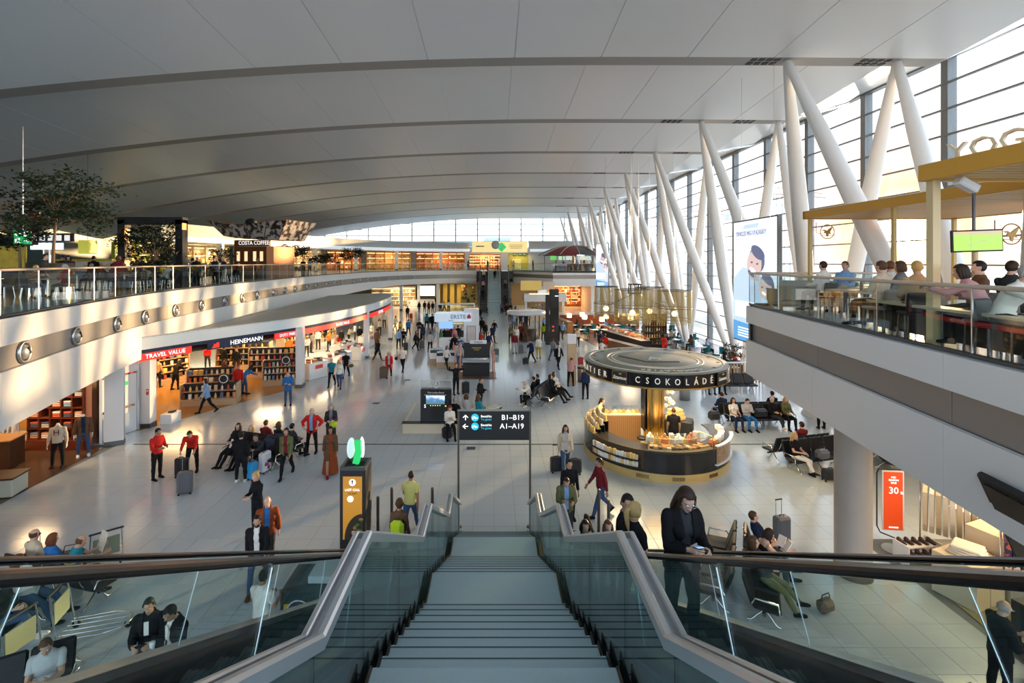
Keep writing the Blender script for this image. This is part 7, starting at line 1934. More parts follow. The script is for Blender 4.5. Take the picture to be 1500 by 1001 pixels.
def proto(pose, sex, vox=.0165):
 key = (pose, sex, vox)
 if key in PROTO: return PROTO[key]
 P = POSES[pose]; f = sex == 'f'
 m = MB(); segs = []
 def S_(lab, a, b, r): segs.append((lab, a.copy(), b.copy(), r))
 lean = rad(P.get('lean', 0))
 hip = V(0, 0, .93)
 # spine
 pts = []
 c = hip.copy(); L_ = [(-.10, 0)]
 hts = [-.11, -.02, .08, .20, .33, .43, .485, .53]
 def spine(h):
  if h <= 0: return hip + V(0, 0, h), V(0, 0, 1)
  n = 12; p = hip.copy(); a = 0
  for i in range(n):
   a = lean * min(1, .35 + 1.0 * (i + .5) / n * h / .5)
   p = p + V(0, -math.sin(a), math.cos(a)) * h / n
  return p, V(0, -math.sin(a), math.cos(a))
 wid = [.115, .165, .150, .132, .155, .158, .115, .062] if f else [.115, .160, .155, .155, .182, .185, .130, .066]
 dep = [.095, .118, .105, .092, .118, .098, .074, .060] if f else [.095, .112, .108, .104, .122, .108, .080, .064]
 R_ = []
 for h, w_, d_ in zip(hts, wid, dep):
  p, u = spine(h); fw = V(0, -u.z, u.y)
  R_.append((p + fw * (.012 if h > .25 else 0), V(1, 0, 0) * w_, fw * d_))
 loft(m, R_, 16)
 if f:
  p, u = spine(.33); fw = V(0, -u.z, u.y)
  for s in (-1, 1): ell(m, p + fw * .095 + V(s * .068, 0, 0), [V(.062, 0, 0), fw * .055, u * .062])
 nb, nu = spine(.49); S_('torso', spine(.09)[0], spine(.43)[0], .14); S_('pelvis', hip + V(0, 0, -.06), hip + V(0, 0, .03), .14)
 # head
 hy, hp = P.get('head', (0, 0)); hp = rad(hp) + lean * .55; hy = rad(hy)
 hu = V(0, -math.sin(hp), math.cos(hp)); hf0 = V(0, -math.cos(hp), -math.sin(hp))
 Ry = Matrix.Rotation(hy, 3, hu); hf = Ry @ hf0; hs = hu.cross(hf) * -1
 nt_ = nb + nu * .03 + hu * .075 + hf0 * .012
 caps(m, nb, nt_, .056 if f else .062, .050 if f else .057); S_('neck', nb + nu * .03, nt_, .055)
 hc = nt_ + hu * .085 + hf * .018
 if not P.get('headless'):
  ell(m, hc + hu * .022 - hf * .008, [hs * .075, hf * .097, hu * .100])
  ell(m, hc - hu * .045 + hf * .020, [hs * .058, hf * .070, hu * .075])
  ell(m, hc - hu * .098 + hf * .062, [hs * .030, hf * .026, hu * .022])
  caps(m, hc + hf * .082 + hu * .005, hc + hf * .104 - hu * .032, .013, .018, 8)
  ell(m, hc + hf * .076 + hu * .028, [hs * .055, hf * .018, hu * .014])
  for s in (-1, 1): ell(m, hc + hs * .077 * s - hf * .008 - hu * .008, [hs * .013, hf * .022, hu * .036])
  S_('head', hc - hu * .06, hc + hu * .05, .09)
 # arms
 sh = .150 if f else .175; extra = []
 for k, s in ((0, -1), (1, 1)):
  ap, asp, el, inn = [rad(x) for x in P['arms'][k]]
  tp, tu = spine(.435); S0 = tp + V(s * sh, 0, 0)
  ap2 = ap
  d1 = V(s * math.sin(asp), -math.sin(ap2) * math.cos(asp), -math.cos(ap2) * math.cos(asp))
  a2 = ap2 + el
  d2 = V(s * (math.sin(asp) * .5 - math.sin(inn)), -math.sin(a2), -math.cos(a2)).normalized()
  E = S0 + d1 * .285; W_ = E + d2 * .245
  caps(m, S0, E, .052 if f else .058, .038 if f else .044); caps(m, E, W_, .038 if f else .043, .026 if f else .029)
  S_('uarm', S0, E, .05); S_('farm', E, W_ - d2 * .01, .036)
  # hand: palm, five fingers
  t_ = V(0, -1, 0) - d2 * V(0, -1, 0).dot(d2)
  if t_.length < .3: t_ = V(-s, 0, 0) - d2 * V(-s, 0, 0).dot(d2)
  if a2 > rad(55): t_ = (V(-s * .5, 0, 1) - d2 * V(-s * .5, 0, 1).dot(d2))
  t_ = t_.normalized(); nn = d2.cross(t_).normalized()
  inward = V(-s, 0, 0) if a2 < rad(55) else V(0, 1, .2)
  if nn.dot(inward) < 0: nn = -nn
  loft(m, [(W_ - d2 * .01, t_ * .024, nn * .018), (W_ + d2 * .025, t_ * .034, nn * .017), (W_ + d2 * .06, t_ * .040, nn * .015), (W_ + d2 * .088, t_ * .037, nn * .011), (W_ + d2 * .094, t_ * .028, nn * .006)], 10)
  S_('hand', W_ + d2 * .02, W_ + d2 * .085, .03)
  curl = .75 if a2 > rad(55) or el > rad(40) else .32
  for q, (o_, ln) in enumerate(((.029, .072), (.010, .082), (-.010, .077), (-.029, .060))):
   p = W_ + d2 * .075 + t_ * o_; d = d2.copy(); fp = [p]; a = 0
   for g in range(3):
    a += curl * (.55 if g == 0 else .9); dd = d2 * math.cos(a) + nn * math.sin(a); fp.append(fp[-1] + dd * ln * (.42, .32, .26)[g] + (dd * .02 if g == 0 else V(0, 0, 0)))
   extra.append((fp, [.0095, .0095, .0085, .0065]))
  td = (d2 * .75 + t_ * .65 + nn * .25).normalized(); tb = W_ + d2 * .025 + t_ * .026
  extra.append(([tb, tb + td * .04, tb + td * .068 + d2 * .004], [.0125, .0105, .008]))
 # legs
 lows = []
 for k, s in ((0, -1), (1, 1)):
  tp, sp_, kn, fp_ = [rad(x) for x in P['legs'][k]]
  H0 = hip + V(s * .088, 0, -.03)
  d1 = V(s * math.sin(sp_), -math.sin(tp) * math.cos(sp_), -math.cos(tp) * math.cos(sp_))
  a2 = tp - kn
  d2 = V(s * math.sin(sp_) * .35, -math.sin(a2), -math.cos(a2)).normalized()
  K = H0 + d1 * .42; A_ = K + d2 * .395
  caps(m, H0, H0 + d1 * .2, .090 if f else .088, .076, 12); caps(m, H0 + d1 * .2, K, .076, .055)
  fwd = V(0, -1, 0)
  back = (d2.cross(V(1, 0, 0))).normalized()
  if back.y < 0: back = -back
  caps(m, K, K + d2 * .14 + back * .008, .054, .055); caps(m, K + d2 * .14 + back * .008, A_, .055, .036)
  S_('thigh', H0, K, .07); S_('shin', K, A_, .048)
  fd = V(0, -math.cos(fp_), -math.sin(fp_)); fu = V(0, -math.sin(fp_), math.cos(fp_))
  an = A_
  loft(m, [(an - fd * .055 - fu * .055, V(.025, 0, 0), fu * .022), (an - fd * .045 - fu * .045, V(.036, 0, 0), fu * .034), (an + fd * .02 - fu * .035, V(.040, 0, 0), fu * .044), (an + fd * .10 - fu * .050, V(.046, 0, 0), fu * .030), (an + fd * .155 - fu * .058, V(.043, 0, 0), fu * .022), (an + fd * .19 - fu * .062, V(.025, 0, 0), fu * .014)], 12)
  S_('foot', an - fu * .045 - fd * .03, an + fd * .15 - fu * .055, .038)
  for q in (-.05, .15): lows.append((an + fd * q - fu * .079).z)
 dz = -min(lows)
 PROTO[key] = dict(mb=m, segs=segs, extra=extra, dz=dz, hc=hc, hu=hu, hf=hf, hs=hs, vox=vox, parts={}, headless=P.get('headless', False), f=f, sp=spine, hip=hip, tmp=None)
 return PROTO[key]
PEOPLE = []
def person(loc, face, pose, sex, label, top=('tee', 'black'), legs='black', hair=('short', 'dark'), skin=0, jacket=None, shoe='black', sc=1.0, group=None, vox=.0165, extra=(), dz=0.0):
 proto(pose, sex, vox)
 PEOPLE.append((loc, face, pose, sex, label, top, legs, hair, skin, jacket, shoe, sc, group, vox, extra, dz))
def pp(px, py, *a, **k):
 x, y = at(px, py)
 person((x, y, 0), *a, **k)
def finish_protos():
 tmp = []
 for key, p in PROTO.items():
  me = p['mb'].mesh('body_raw', SKIN[0])
  o = bpy.data.objects.new('body_raw', me); COL.objects.link(o)
  md = o.modifiers.new('r', 'REMESH'); md.mode = 'VOXEL'; md.voxel_size = p['vox']; md.use_smooth_shade = True
  s2 = o.modifiers.new('s', 'SMOOTH'); s2.factor = .5; s2.iterations = 2 if p['vox'] > .014 else 3
  p['tmp'] = o; tmp.append(o)
 bpy.context.view_layer.update()
 dg = bpy.context.evaluated_depsgraph_get()
 for key, p in PROTO.items():
  me = bpy.data.meshes.new_from_object(p['tmp'].evaluated_get(dg))
  n = len(me.vertices); co = np.empty(n * 3); me.vertices.foreach_get('co', co); co = co.reshape(-1, 3)
  no = np.empty(n * 3); me.vertices.foreach_get('normal', no); no = no.reshape(-1, 3)
  faces = [tuple(q.vertices) for q in me.polygons]
  lab = sorted({s[0] for s in p['segs']})
  fc = np.array([co[list(f)].mean(0) for f in faces])
  def classify(pt):
   best = np.full(len(pt), 9.); idx = np.zeros(len(pt), int); tt = np.zeros(len(pt))
   for i, (l, a, b, r) in enumerate(p['segs']):
    a_, b_ = np.array(a), np.array(b); d = b_ - a_
    t = np.clip(((pt - a_) @ d) / (d @ d), 0, 1)
    ds = np.linalg.norm(pt - a_ - t[:, None] * d, axis=1) - r
    k = ds < best
    best[k] = ds[k]; idx[k] = i; tt[k] = t[k]
   return idx, tt
  idx, tt = classify(fc)
  L_ = np.array([p['segs'][i][0] for i in idx])
  rel = fc - np.array(p['hc'])
  hu_, hf_, hs_ = (rel @ np.array(p['hu']), rel @ np.array(p['hf']), rel @ np.array(p['hs']))
  p.update(co=co, no=no, faces=faces, L=L_, t=tt, hU=hu_, hF=hf_, hS=hs_, fc=fc)
  bpy.data.meshes.remove(me)
  old = p['tmp'].data; bpy.data.objects.remove(p['tmp']); bpy.data.meshes.remove(old)
def shell(p, mask, off, tag_, extra_mb=None, wob=0.0):
 co, no, faces = p['co'], p['no'], p['faces']
 ids = np.nonzero(mask)[0]
 m = MB(); mp = {}; base = []
 def vid(v):
  if v not in mp:
   mp[v] = len(m.v)
   o_ = off
   if wob: o_ = off + wob * math.sin(co[v][2] * 34 + co[v][0] * 22) * math.sin(co[v][0] * 30 + co[v][1] * 26)
   m.v.append(tuple(co[v] + no[v] * o_ + np.array((0, 0, p['dz'])))); base.append(v)
  return mp[v]
 edges = {}
 for i in ids:
  f = faces[i]
  m.f.append(tuple(vid(v) for v in f)); m.m.append(0); m.s.append(True)
  for a, b in zip(f, f[1:] + f[:1]):
   k = (min(a, b), max(a, b)); edges[k] = (a, b) if k not in edges else None
 inner = {}
 def iv(v):
  if v not in inner:
   inner[v] = len(m.v); m.v.append(tuple(co[v] - no[v] * .004 + np.array((0, 0, p['dz']))))
  return inner[v]
 for e_ in list(edges.values()):
  if e_:
   a, b = e_
   m.f.append((mp[b], mp[a], iv(a), iv(b))); m.m.append(0); m.s.append(False)
 if extra_mb: extra_mb(m)
 return m.mesh(tag_, SKIN[0])
def part(p, kind):
 if kind in p['parts']: return p['parts'][kind]
 L_, t = p['L'], p['t']; z = p['fc'][:, 2]
 isin = lambda *a: np.isin(L_, a)
 hx = p['fc'][:, 0]
 hd = Vector((0, 0, p['dz']))
 hc, hu, hf, hs = p['hc'] + hd, p['hu'], p['hf'], p['hs']
 if kind == 'body':
  m = MB(); m.v = [tuple(v + np.array((0, 0, p['dz']))) for v in p['co']]; m.f = list(p['faces']); m.m = [0] * len(m.f); m.s = [True] * len(m.f)
  for fp, r in p['extra']: m.path([q + hd for q in fp], r, 6)
  if not p['headless']:
   for s in (-1, 1):
    e_ = hc + hs * .032 * s + hf * .0865 + hu * .006
    m.ball(e_, (.0125, .0125, .0095), 8, 6, mat=1); m.ball(e_ + hf * .0075, (.0062, .0062, .0062), 6, 5, mat=2)
   M = Matrix((( hs.x, hf.x, hu.x, 0), (hs.y, hf.y, hu.y, 0), (hs.z, hf.z, hu.z, 0), (0, 0, 0, 1)))
   m.ball(hc + hf * .091 - hu * .066, (.024, .009, .0075), 8, 6, mat=3, M=M)
  me = m.mesh('body', [SKIN[0], EYEW, EYED, LIP])
 elif kind == 'tee': me = shell(p, isin('torso') | (isin('uarm') & (t < .62)) | (isin('pelvis') & (z > p['hip'].z - .03)), .012, 'shirt', wob=.003)
 elif kind == 'long': me = shell(p, isin('torso') | isin('uarm') | (isin('farm') & (t < .93)) | (isin('pelvis') & (z > p['hip'].z - .04)), .013, 'shirt', wob=.004)
 elif kind == 'tank': me = shell(p, isin('torso') & (t < .97) | (isin('pelvis') & (z > p['hip'].z - .03)), .011, 'shirt')
 elif kind in ('jacket', 'coat'):
  base = isin('torso') | isin('uarm') | (isin('farm') & (t < .97)) | isin('pelvis') | (isin('thigh') & (t < (.2 if kind == 'jacket' else .85)))
  fr = (p['fc'][:, 1] < -.02) & (np.abs(hx) < .052) & isin('torso', 'pelvis', 'thigh')
  nrm_f = np.array([p['no'][f[0]][1] for f in p['faces']])
  me = shell(p, base & ~(fr & (nrm_f < -.15)), .026, kind, wob=.005)
 elif kind == 'hood': me = shell(p, isin('torso') | isin('uarm') | (isin('farm') & (t < .95)) | isin('pelvis'), .024, 'hoodie', wob=.006)
 elif kind == 'trousers': me = shell(p, (isin('pelvis') & (z < p['hip'].z + .05)) | isin('thigh') | (isin('shin') & (t < .97)), .010, 'trousers', wob=.003)
 elif kind == 'shorts': me = shell(p, isin('pelvis') | (isin('thigh') & (t < .8)), .014, 'shorts')
 elif kind == 'skirt':
  def sk(m):
   hp_ = p['hip'] + hd
   R_ = []
   for q in range(5):
    m.v
   rows = []
   for q, (dz_, rx, ry) in enumerate(((.06, .15, .115), (-.1, .19, .15), (-.35, .22, .18), (-.60, .25, .21), (-.80, .27, .24))):
    rows.append([(rx * math.cos(a) * (1 + .04 * math.sin(a * 9)), hp_.y + ry * math.sin(a) * (1 + .04 * math.sin(a * 9)), hp_.z + dz_) for a in [2 * PI * j / 28 for j in range(29)]])
   for u_, v_ in zip(rows, rows[1:]): m.strip(u_, v_, 0, True)
  me = shell(p, isin('pelvis'), .012, 'skirt', sk)
 elif kind == 'shoes': me = shell(p, isin('foot') | (isin('shin') & (t > .96)), .009, 'shoes')
 elif kind.startswith('hair_'):
  st_ = kind[5:]
  U, F_, S__ = p['hU'], p['hF'], p['hS']
  hd_ = L_ == 'head'
  cap = hd_ & ((U > .075 - .0 * F_) | ((F_ < .035) & (U > .02)) | ((F_ < -.015) & (U > -.06)))
  off = .012
  if st_ == 'crop': cap = hd_ & ((U > .085) | ((F_ < .02) & (U > .03)) | ((F_ < -.03) & (U > -.05))); off = .006
  if st_ == 'fringe': cap = hd_ & ((F_ < -.04) & (U > -.05) & (U < .055) | ((np.abs(S__) > .05) & (F_ < .0) & (U > -.03) & (U < .05))); off = .006
  if st_ in ('long', 'pony', 'bun', 'bob'): cap = hd_ & ((U > .072) | ((F_ < .03) & (U > -.01)) | ((F_ < .0) & (U > -.09))); off = .016
  W = lambda a, b, c: hc + hs * a + hf * b + hu * c
  def ex(m):
   if st_ == 'long':
    for q in range(9):
     a = -1.25 + 2.5 * q / 8
     x_, y_ = .082 * math.sin(a), -.085 * math.cos(a)
     m.path([W(x_, y_, .02), W(x_ * 1.12, y_ * 1.15, -.08), W(x_ * 1.2, y_ * 1.1 - .01, -.17), W(x_ * 1.15, y_ * 1.0 - .015, -.27 - .02 * (q % 2))], [.03, .032, .028, .010], 6)
    for s in (-1, 1): m.path([W(s * .075, .02, .05), W(s * .088, .03, -.04), W(s * .092, .02, -.14), W(s * .09, .03, -.23)], [.018, .02, .02, .008], 6)
   elif st_ == 'bob':
    for q in range(9):
     a = -1.5 + 3.0 * q / 8
     x_, y_ = .085 * math.sin(a), -.085 * math.cos(a)
     m.path([W(x_, y_, .03), W(x_ * 1.12, y_ * 1.1, -.06), W(x_ * 1.05, y_ * 1.02, -.12)], [.03, .032, .014], 6)
   elif st_ == 'pony':
    m.path([W(0, -.095, .05), W(0, -.14, .06), W(0, -.165, -.01), W(.01, -.155, -.12), W(.02, -.14, -.24)], [.022, .03, .036, .03, .008], 8)
   elif st_ == 'bun': m.ball(W(0, -.11, .07), (.042, .042, .04), 9, 7)
  me = shell(p, cap, off, 'hair', ex)
 elif kind == 'hat':
  U = p['hU']
  me = shell(p, (L_ == 'head') & (U > .055), .018, 'cap', lambda m: m.box(hc + hf * .13 + hu * .065, (.14, .10, .012)) and None)
 elif kind == 'glasses':
  m = MB()
  for s in (-1, 1):
   c_ = hc + hs * .034 * s + hf * .108 + hu * .006
   m.path([c_ + hs * .025 * math.cos(a) + hu * .018 * math.sin(a) for a in [2 * PI * j / 12 for j in range(12)]], .0028, 4, closed=True)
   m.tube(hc + hs * .059 * s + hf * .106 + hu * .01, hc + hs * .082 * s + hf * .0 + hu * .008, .0028, n=4)
  m.tube(hc + hs * .01 + hf * .112 + hu * .01, hc - hs * .01 + hf * .112 + hu * .01, .003, n=4)
  me = m.mesh('glasses', mat('glasses_frame', (.55, .55, .56), .25, .6))
 elif kind == 'beard':
  U, F_ = p['hU'], p['hF']
  me = shell(p, (L_ == 'head') & (U < -.055) & (F_ > .015) & ~((np.abs(p['hS']) < .024) & (U > -.078)), .006, 'beard')
 p['parts'][kind] = me
 return me
def place_people():
 nm = {'tee': 'shirt', 'long': 'shirt', 'tank': 'shirt', 'hood': 'hoodie', 'trousers': 'trousers', 'shoes': 'shoes'}
 def add(name, me, t, m_):
  o = bpy.data.objects.new(name, me); COL.objects.link(o); o.parent = t
  s_ = o.material_slots[0]; s_.link = 'OBJECT'; s_.material = m_
  return o
 for loc, face, pose, sex, label, top, legs, hair, skin, jacket, shoe, sc, group, vox, extra, dz in PEOPLE:
  p = PROTO[(pose, sex, vox)]
  if p['headless']: t = thing('mannequin', label, 'mannequin', (loc[0], loc[1], loc[2] + dz), rad(face), group)
  else: t = thing('person', label, 'person', (loc[0], loc[1], loc[2] + dz), rad(face), group)
  t.scale = (sc,) * 3
  add('body', part(p, 'body'), t, WHITE if p['headless'] else SKIN[skin])
  if top: add(nm[top[0]], part(p, top[0]), t, CLM[top[1]])
  if jacket: add(jacket[0], part(p, jacket[0]), t, CLM[jacket[1]])
  if isinstance(legs, str): add('trousers', part(p, 'trousers'), t, CLM[legs])
  else: add({'shorts': 'shorts', 'skirt': 'skirt'}[legs[0]], part(p, legs[0]), t, CLM[legs[1]])
  if shoe: add('shoes', part(p, 'shoes'), t, CLM[shoe])
  if hair and not p['headless']:
   add('hair' if hair[0] != 'hat' else 'cap', part(p, 'hat' if hair[0] == 'hat' else 'hair_' + hair[0]), t, HM[hair[1]] if hair[1] in HM else CLM[hair[1]])
  for e_ in extra:
   if e_ == 'glasses': o = bpy.data.objects.new('glasses', part(p, 'glasses')); COL.objects.link(o); o.parent = t
   elif e_ == 'beard': add('beard', part(p, 'beard'), t, HM[hair[1]] if hair and hair[1] in HM else HM['dark'])
   elif e_ == 'letter_h':
    text('H', .26, CLM['maroon'], t, (0, -.158, 1.26), name='chest_letter')
   elif e_ == 'pass':
    MB().box((.06, -.17, 1.02), (.07, .008, .10)).build('badge', WHITE, t); MB().box((-.0, -.15, 1.28), (.07, .012, .22)).build('shirt_front', CLM['white'], t)
   elif e_ == 'stripes':
    for z_ in (1.16, 1.30): MB().path([(.19 * math.cos(a), .01 + .145 * math.sin(a), z_ - .45) for a in [2 * PI * j / 20 for j in range(20)]], .016, 5, closed=True).build('stripe', CLM['yellow'], t)
# ---- people near the camera
B_ = 'black'
# right escalator
NV_ = .0115
def esc(y): return zl(1.0, y)
person((1.93, 5.0, esc(5.0)), 8, 'phone', 'f', 'woman in black jacket and glasses looking at phone on the right escalator', ('tee', 'char'), B_, ('long', 'dark'), 0, ('jacket', B_), B_, .97, vox=NV_, extra=('glasses',))
person((1.80, 6.7, esc(6.7)), 70, 'side', 'm', 'dark haired man in black T-shirt behind the woman with glasses', ('tee', B_), B_, ('short', 'black'), 1, None, B_, 1.0, vox=.013)
person((1.68, 5.85, esc(5.85)), 120, 'back', 'f', 'blonde ponytailed girl in black beside the man on the right escalator', ('tee', B_), B_, ('pony', 'blond'), 0, None, B_, .88, vox=.013)
person((1.57, 8.4, esc(8.4)), 5, 'stand', 'f', 'smiling dark haired young woman low on the right escalator', ('long', B_), B_, ('bob', 'black'), 1, None, B_, .84)
person((1.98, 8.45, esc(8.45)), 0, 'stand', 'f', 'auburn haired girl beside the smiling dark haired young woman', ('long', B_), B_, ('long', 'auburn'), 0, None, B_, .84)
person((1.88, 12.7, 0), 0, 'phone', 'm', 'man in grey suit jacket and pale blue shirt at the foot of right escalator', ('long', 'sky'), 'char', ('crop', 'dark'), 1, ('jacket', 'olive'), B_)
person((2.12, 13.7, 0), 10, 'stand', 'm', 'man in black jumper behind the man in grey suit', ('long', B_), B_, ('short', 'black'), 1)
pp(880, 756, -75, 'walkb', 'm', 'man in maroon shirt and jeans with shoulder bag walking left below the kiosk', ('long', 'maroon'), 'jeans', ('short', 'black'), 2, None, B_)
pp(828, 692, 0, 'walk', 'f', 'long haired woman in pale jacket pulling two bags left of the kiosk', ('long', 'lgrey'), 'jeans', ('long', 'dark'), 1, ('jacket', 'beige'), 'tan')
t = thing('phone', 'dark phone in the hands of the woman with glasses on the escalator', 'phone', (1.955, 4.66, esc(5.0) + 1.18), rad(8))
MB().box((0, 0, 0), (.075, .15, .009), bev=.003, rx=-.35).build('case', BLACK, t); MB().box((0, .002, .006), (.066, .135, .003), rx=-.35).build('screen', SCR, t)
# left escalator and stairs
person((-2.25, 13.0, 0), 172, 'walk', 'm', 'man in yellow T-shirt walking away at the foot of left escalator', ('tee', 'yellow'), 'jeans', ('crop', 'dark'), 2, None, 'white')
person((-2.2, 11.2, .1), 170, 'back', 'f', 'woman in brown with lime backpack standing at the left escalator foot', ('long', 'brown'), 'char', ('bun', 'brown'), 1)
t = backpack('bright lime green backpack on the back of the woman in brown', (-2.2, 10.98, .98), rad(172), CLM['lime'], 1.05)
pp(378, 862, 12, 'walk', 'm', 'bearded man in black jacket and white T-shirt walking towards the left escalator', ('tee', 'white'), 'jeans', ('short', 'black'), 1, ('jacket', B_), 'brown', vox=.013, extra=('beard', 'glasses'))
pp(392, 828, 20, 'walkb', 'm', 'bald man in blue T-shirt and red white jacket behind the bearded man', ('tee', 'blue'), 'char', ('fringe', 'grey'), 0, ('jacket', 'rust'), B_)
pp(377, 784, -30, 'hold', 'f', 'blonde woman in black dress top looking left behind the bald man', ('long', B_), B_, ('bun', 'blond'), 0)
person((-4.2, 8.75, 0), 160, 'hold', 'm', 'man in white T-shirt facing away beside the round emblem counter', ('tee', 'white'), B_, ('short', 'black'), 2, None, B_, vox=.013)
person((-5.75, 8.1, 0), 15, 'hold', 'm', 'man in black suit with badge, left one of two talking at lower left', ('long', B_), B_, ('short', 'black'), 1, ('jacket', B_), B_, vox=.013, extra=('pass',))
person((-5.25, 8.0, 0), -25, 'phone', 'm', 'man in black suit and white shirt, right one of the two at lower left', ('long', 'white'), B_, ('short', 'black'), 2, ('jacket', B_), B_, vox=.013, extra=('pass',))
MB().lathe([(0, 0), (.03, 0), (.042, .13), (.044, .14), (0, .14)], n=14).build('paper_cup', mat('cup_white', (.8, .8, .78), .5), None, (-5.42, 7.68, 1.13))
tag(COL.objects['paper_cup'], 'white paper cup held between the two suited men', 'cup')
person((8.35, 8.0, 0), 78, 'hold', 'm', 'balding man in black suit at lower right corner looking right', ('long', 'navy'), B_, ('fringe', 'grey'), 0, ('jacket', B_), B_, vox=.013, extra=('glasses',))
person((9.4, 8.3, 0), -60, 'stand', 'f', 'woman in dark blue behind the balding suited man', ('long', 'navy'), B_, ('bob', 'black'), 0)
# lower left seats
SZ = .0
def sit(x, y, face, pose, sex, label, **k): person((x, y, SZ), face, pose, sex, label, **k)
sit(-9.69, 10.66, 158, 'sit', 'f', 'woman in bright blue top on the lower left seats, seen from behind', top=('long', 'blue'), legs='jeans', hair=('bob', 'auburn'))
sit(-9.11, 10.5, 135, 'read', 'm', 'man in striped blue shirt reading a newspaper on the lower left seats', top=('tee', 'teal'), legs='char', hair=('fringe', 'brown'), skin=1, extra=('stripes',))
t = thing('newspaper', 'open newspaper held by the man in striped blue shirt', 'newspaper', (-8.75, 10.85, 1.0), rad(135));
for s in (-1, 1): MB().box((s * .15, 0, 0), (.30, .004, .40), rz=.25 * s, rx=.3).build('sheet', mat('newsprint', (.62, .58, .48), .8, noise=.35, nscale=30), t)
for k in range(5): MB().box((-.15, -.006, .14 - k * .06), (.2, .003, .02), rx=.3, rz=-.25).build('print_line', CLM['char'], t)
sit(-9.4, 9.8, 95, 'recline', 'f', 'person in white hooded top reclining on lower left seats with hands behind head', top=('hood', 'white'), legs='jeans', hair=('long', 'brown'))
sit(-9.35, 9.2, 95, 'crossed', 'f', 'person in jeans and white shoes with crossed legs on lower left seats', top=('long', B_), legs='jeans', hair=('long', 'dark'), shoe='white')
sit(-10.25, 10.83, 160, 'sit', 'm', 'bald person partly hidden behind the handrail on lower left seats', top=('long', 'beige'), legs=B_, hair=('fringe', 'brown'))
sit(-7.15, 7.74, 30, 'sitphone', 'm', 'man in grey striped shirt seated in the lower left corner', top=('tee', 'lgrey'), legs='char', hair=('short', 'brown'), skin=1)
# right seats by escalator
sit(6.04, 10.86, 95, 'read', 'f', 'dark haired woman reading a book on seats right of the escalator', top=('tank', B_), legs='char', hair=('bob', 'dark'))
t = thing('book', 'open pale book held by the reading woman', 'book', (6.5, 10.85, 1.0), rad(100))
for s in (-1, 1): MB().box((s * .09, 0, 0), (.17, .02, .24), rz=.3 * s, rx=.5).build('page_block', CLM['white'], t)
sit(6.32, 11.4, 66, 'recline', 'm', 'man in navy jacket reclining beside the reading woman', top=('long', 'navy'), legs='char', hair=('short', 'brown'))
sit(5.76, 10.34, 62, 'recline', 'f', 'person in olive patterned trousers stretched out nearest beside the reading woman', top=('long', 'char'), legs='olive', hair=('bob', 'brown'))
# ---- mannequins
pp(85, 684, 25, 'mann', 'm', 'headless mannequin in cream jumper with letter H and black trousers', ('long', 'beige'), B_, None, 0, None, B_, extra=('letter_h',))
pp(122, 668, 40, 'mann', 'm', 'headless mannequin in brown leather jacket and blue jeans', ('tee', 'navy'), 'jeans', None, 0, ('jacket', 'brown'), 'white')
# ---- left hall group
pp(230, 702, 70, 'hold', 'm', 'man in red jacket standing alone left of the seated group', ('long', 'red'), B_, ('short', 'black'), 2, None, B_)
pp(282, 691, 20, 'bend', 'm', 'man in red jacket bending over the suitcases', ('long', 'red'), B_, ('short', 'dark'), 1, None, B_)
sit(-9.46, 17.58, -22, 'recline', 'f', 'black haired woman in black reclining on left hall seats', top=('long', 'white'), legs=B_, hair=('long', 'black'), jacket=('jacket', B_))
sit(-8.89, 17.39, -24, 'recline', 'f', 'blonde woman in black reclining with head tilted on left hall seats', top=('long', B_), legs=B_, hair=('bob', 'blond'))
pp(353, 706, 178, 'back', 'm', 'person in long black coat standing with back turned before the left seats', ('long', B_), B_, ('short', 'black'), 0, ('coat', B_), 'white', sc=.96)
sit(-8.31, 17.21, -5, 'fwd', 'm', 'man in dark grey jacket sitting forward behind the blue suitcase', top=('long', 'char'), legs='char', hair=('crop', 'brown'), skin=1)
sit(-8.6, 18.3, 165, 'sit', 'm', 'dark haired man on rear left hall seats, seen from behind', top=('long', 'maroon'), legs=B_, hair=('short', 'brown'))
sit(-8.03, 18.1, 160, 'sit', 'f', 'brown haired woman on rear left hall seats beside him', top=('long', B_), legs=B_, hair=('bob', 'brown'))
sit(-7.45, 17.92, 150, 'sit', 'm', 'black haired man turning right on rear left hall seats', top=('long', 'char'), legs=B_, hair=('short', 'black'))
pp(420, 698, 8, 'walk', 'f', 'woman in olive brown jacket and black boots walking towards the stairs', ('tee', 'maroon'), B_, ('bun', 'dark'), 1, ('jacket', 'olive'), B_)
pp(457, 663, 5, 'hips', 'm', 'heavy man in red jacket and blue shirt with hands on hips', ('long', 'sky'), B_, ('fringe', 'grey'), 0, ('jacket', 'red'), B_)
pp(485, 655, 15, 'hold', 'f', 'grey haired woman holding lime green cloth beside the man with hands on hips', ('long', 'grey'), 'char', ('bob', 'grey'), 0, ('jacket', 'char'), B_)
x, y = at(492, 655); softbag('lime green cloth bundle in the grey haired woman arms', (x, y - .28, .85), .3, CLM['lime'], (.55, .7, .8))
pp(484, 695, 20, 'walk', 'f', 'woman in long rust robe and dark headscarf walking right', ('long', 'rust'), ('skirt', 'rust'), ('bob', 'black'), 2, ('coat', 'brown'), 'maroon')
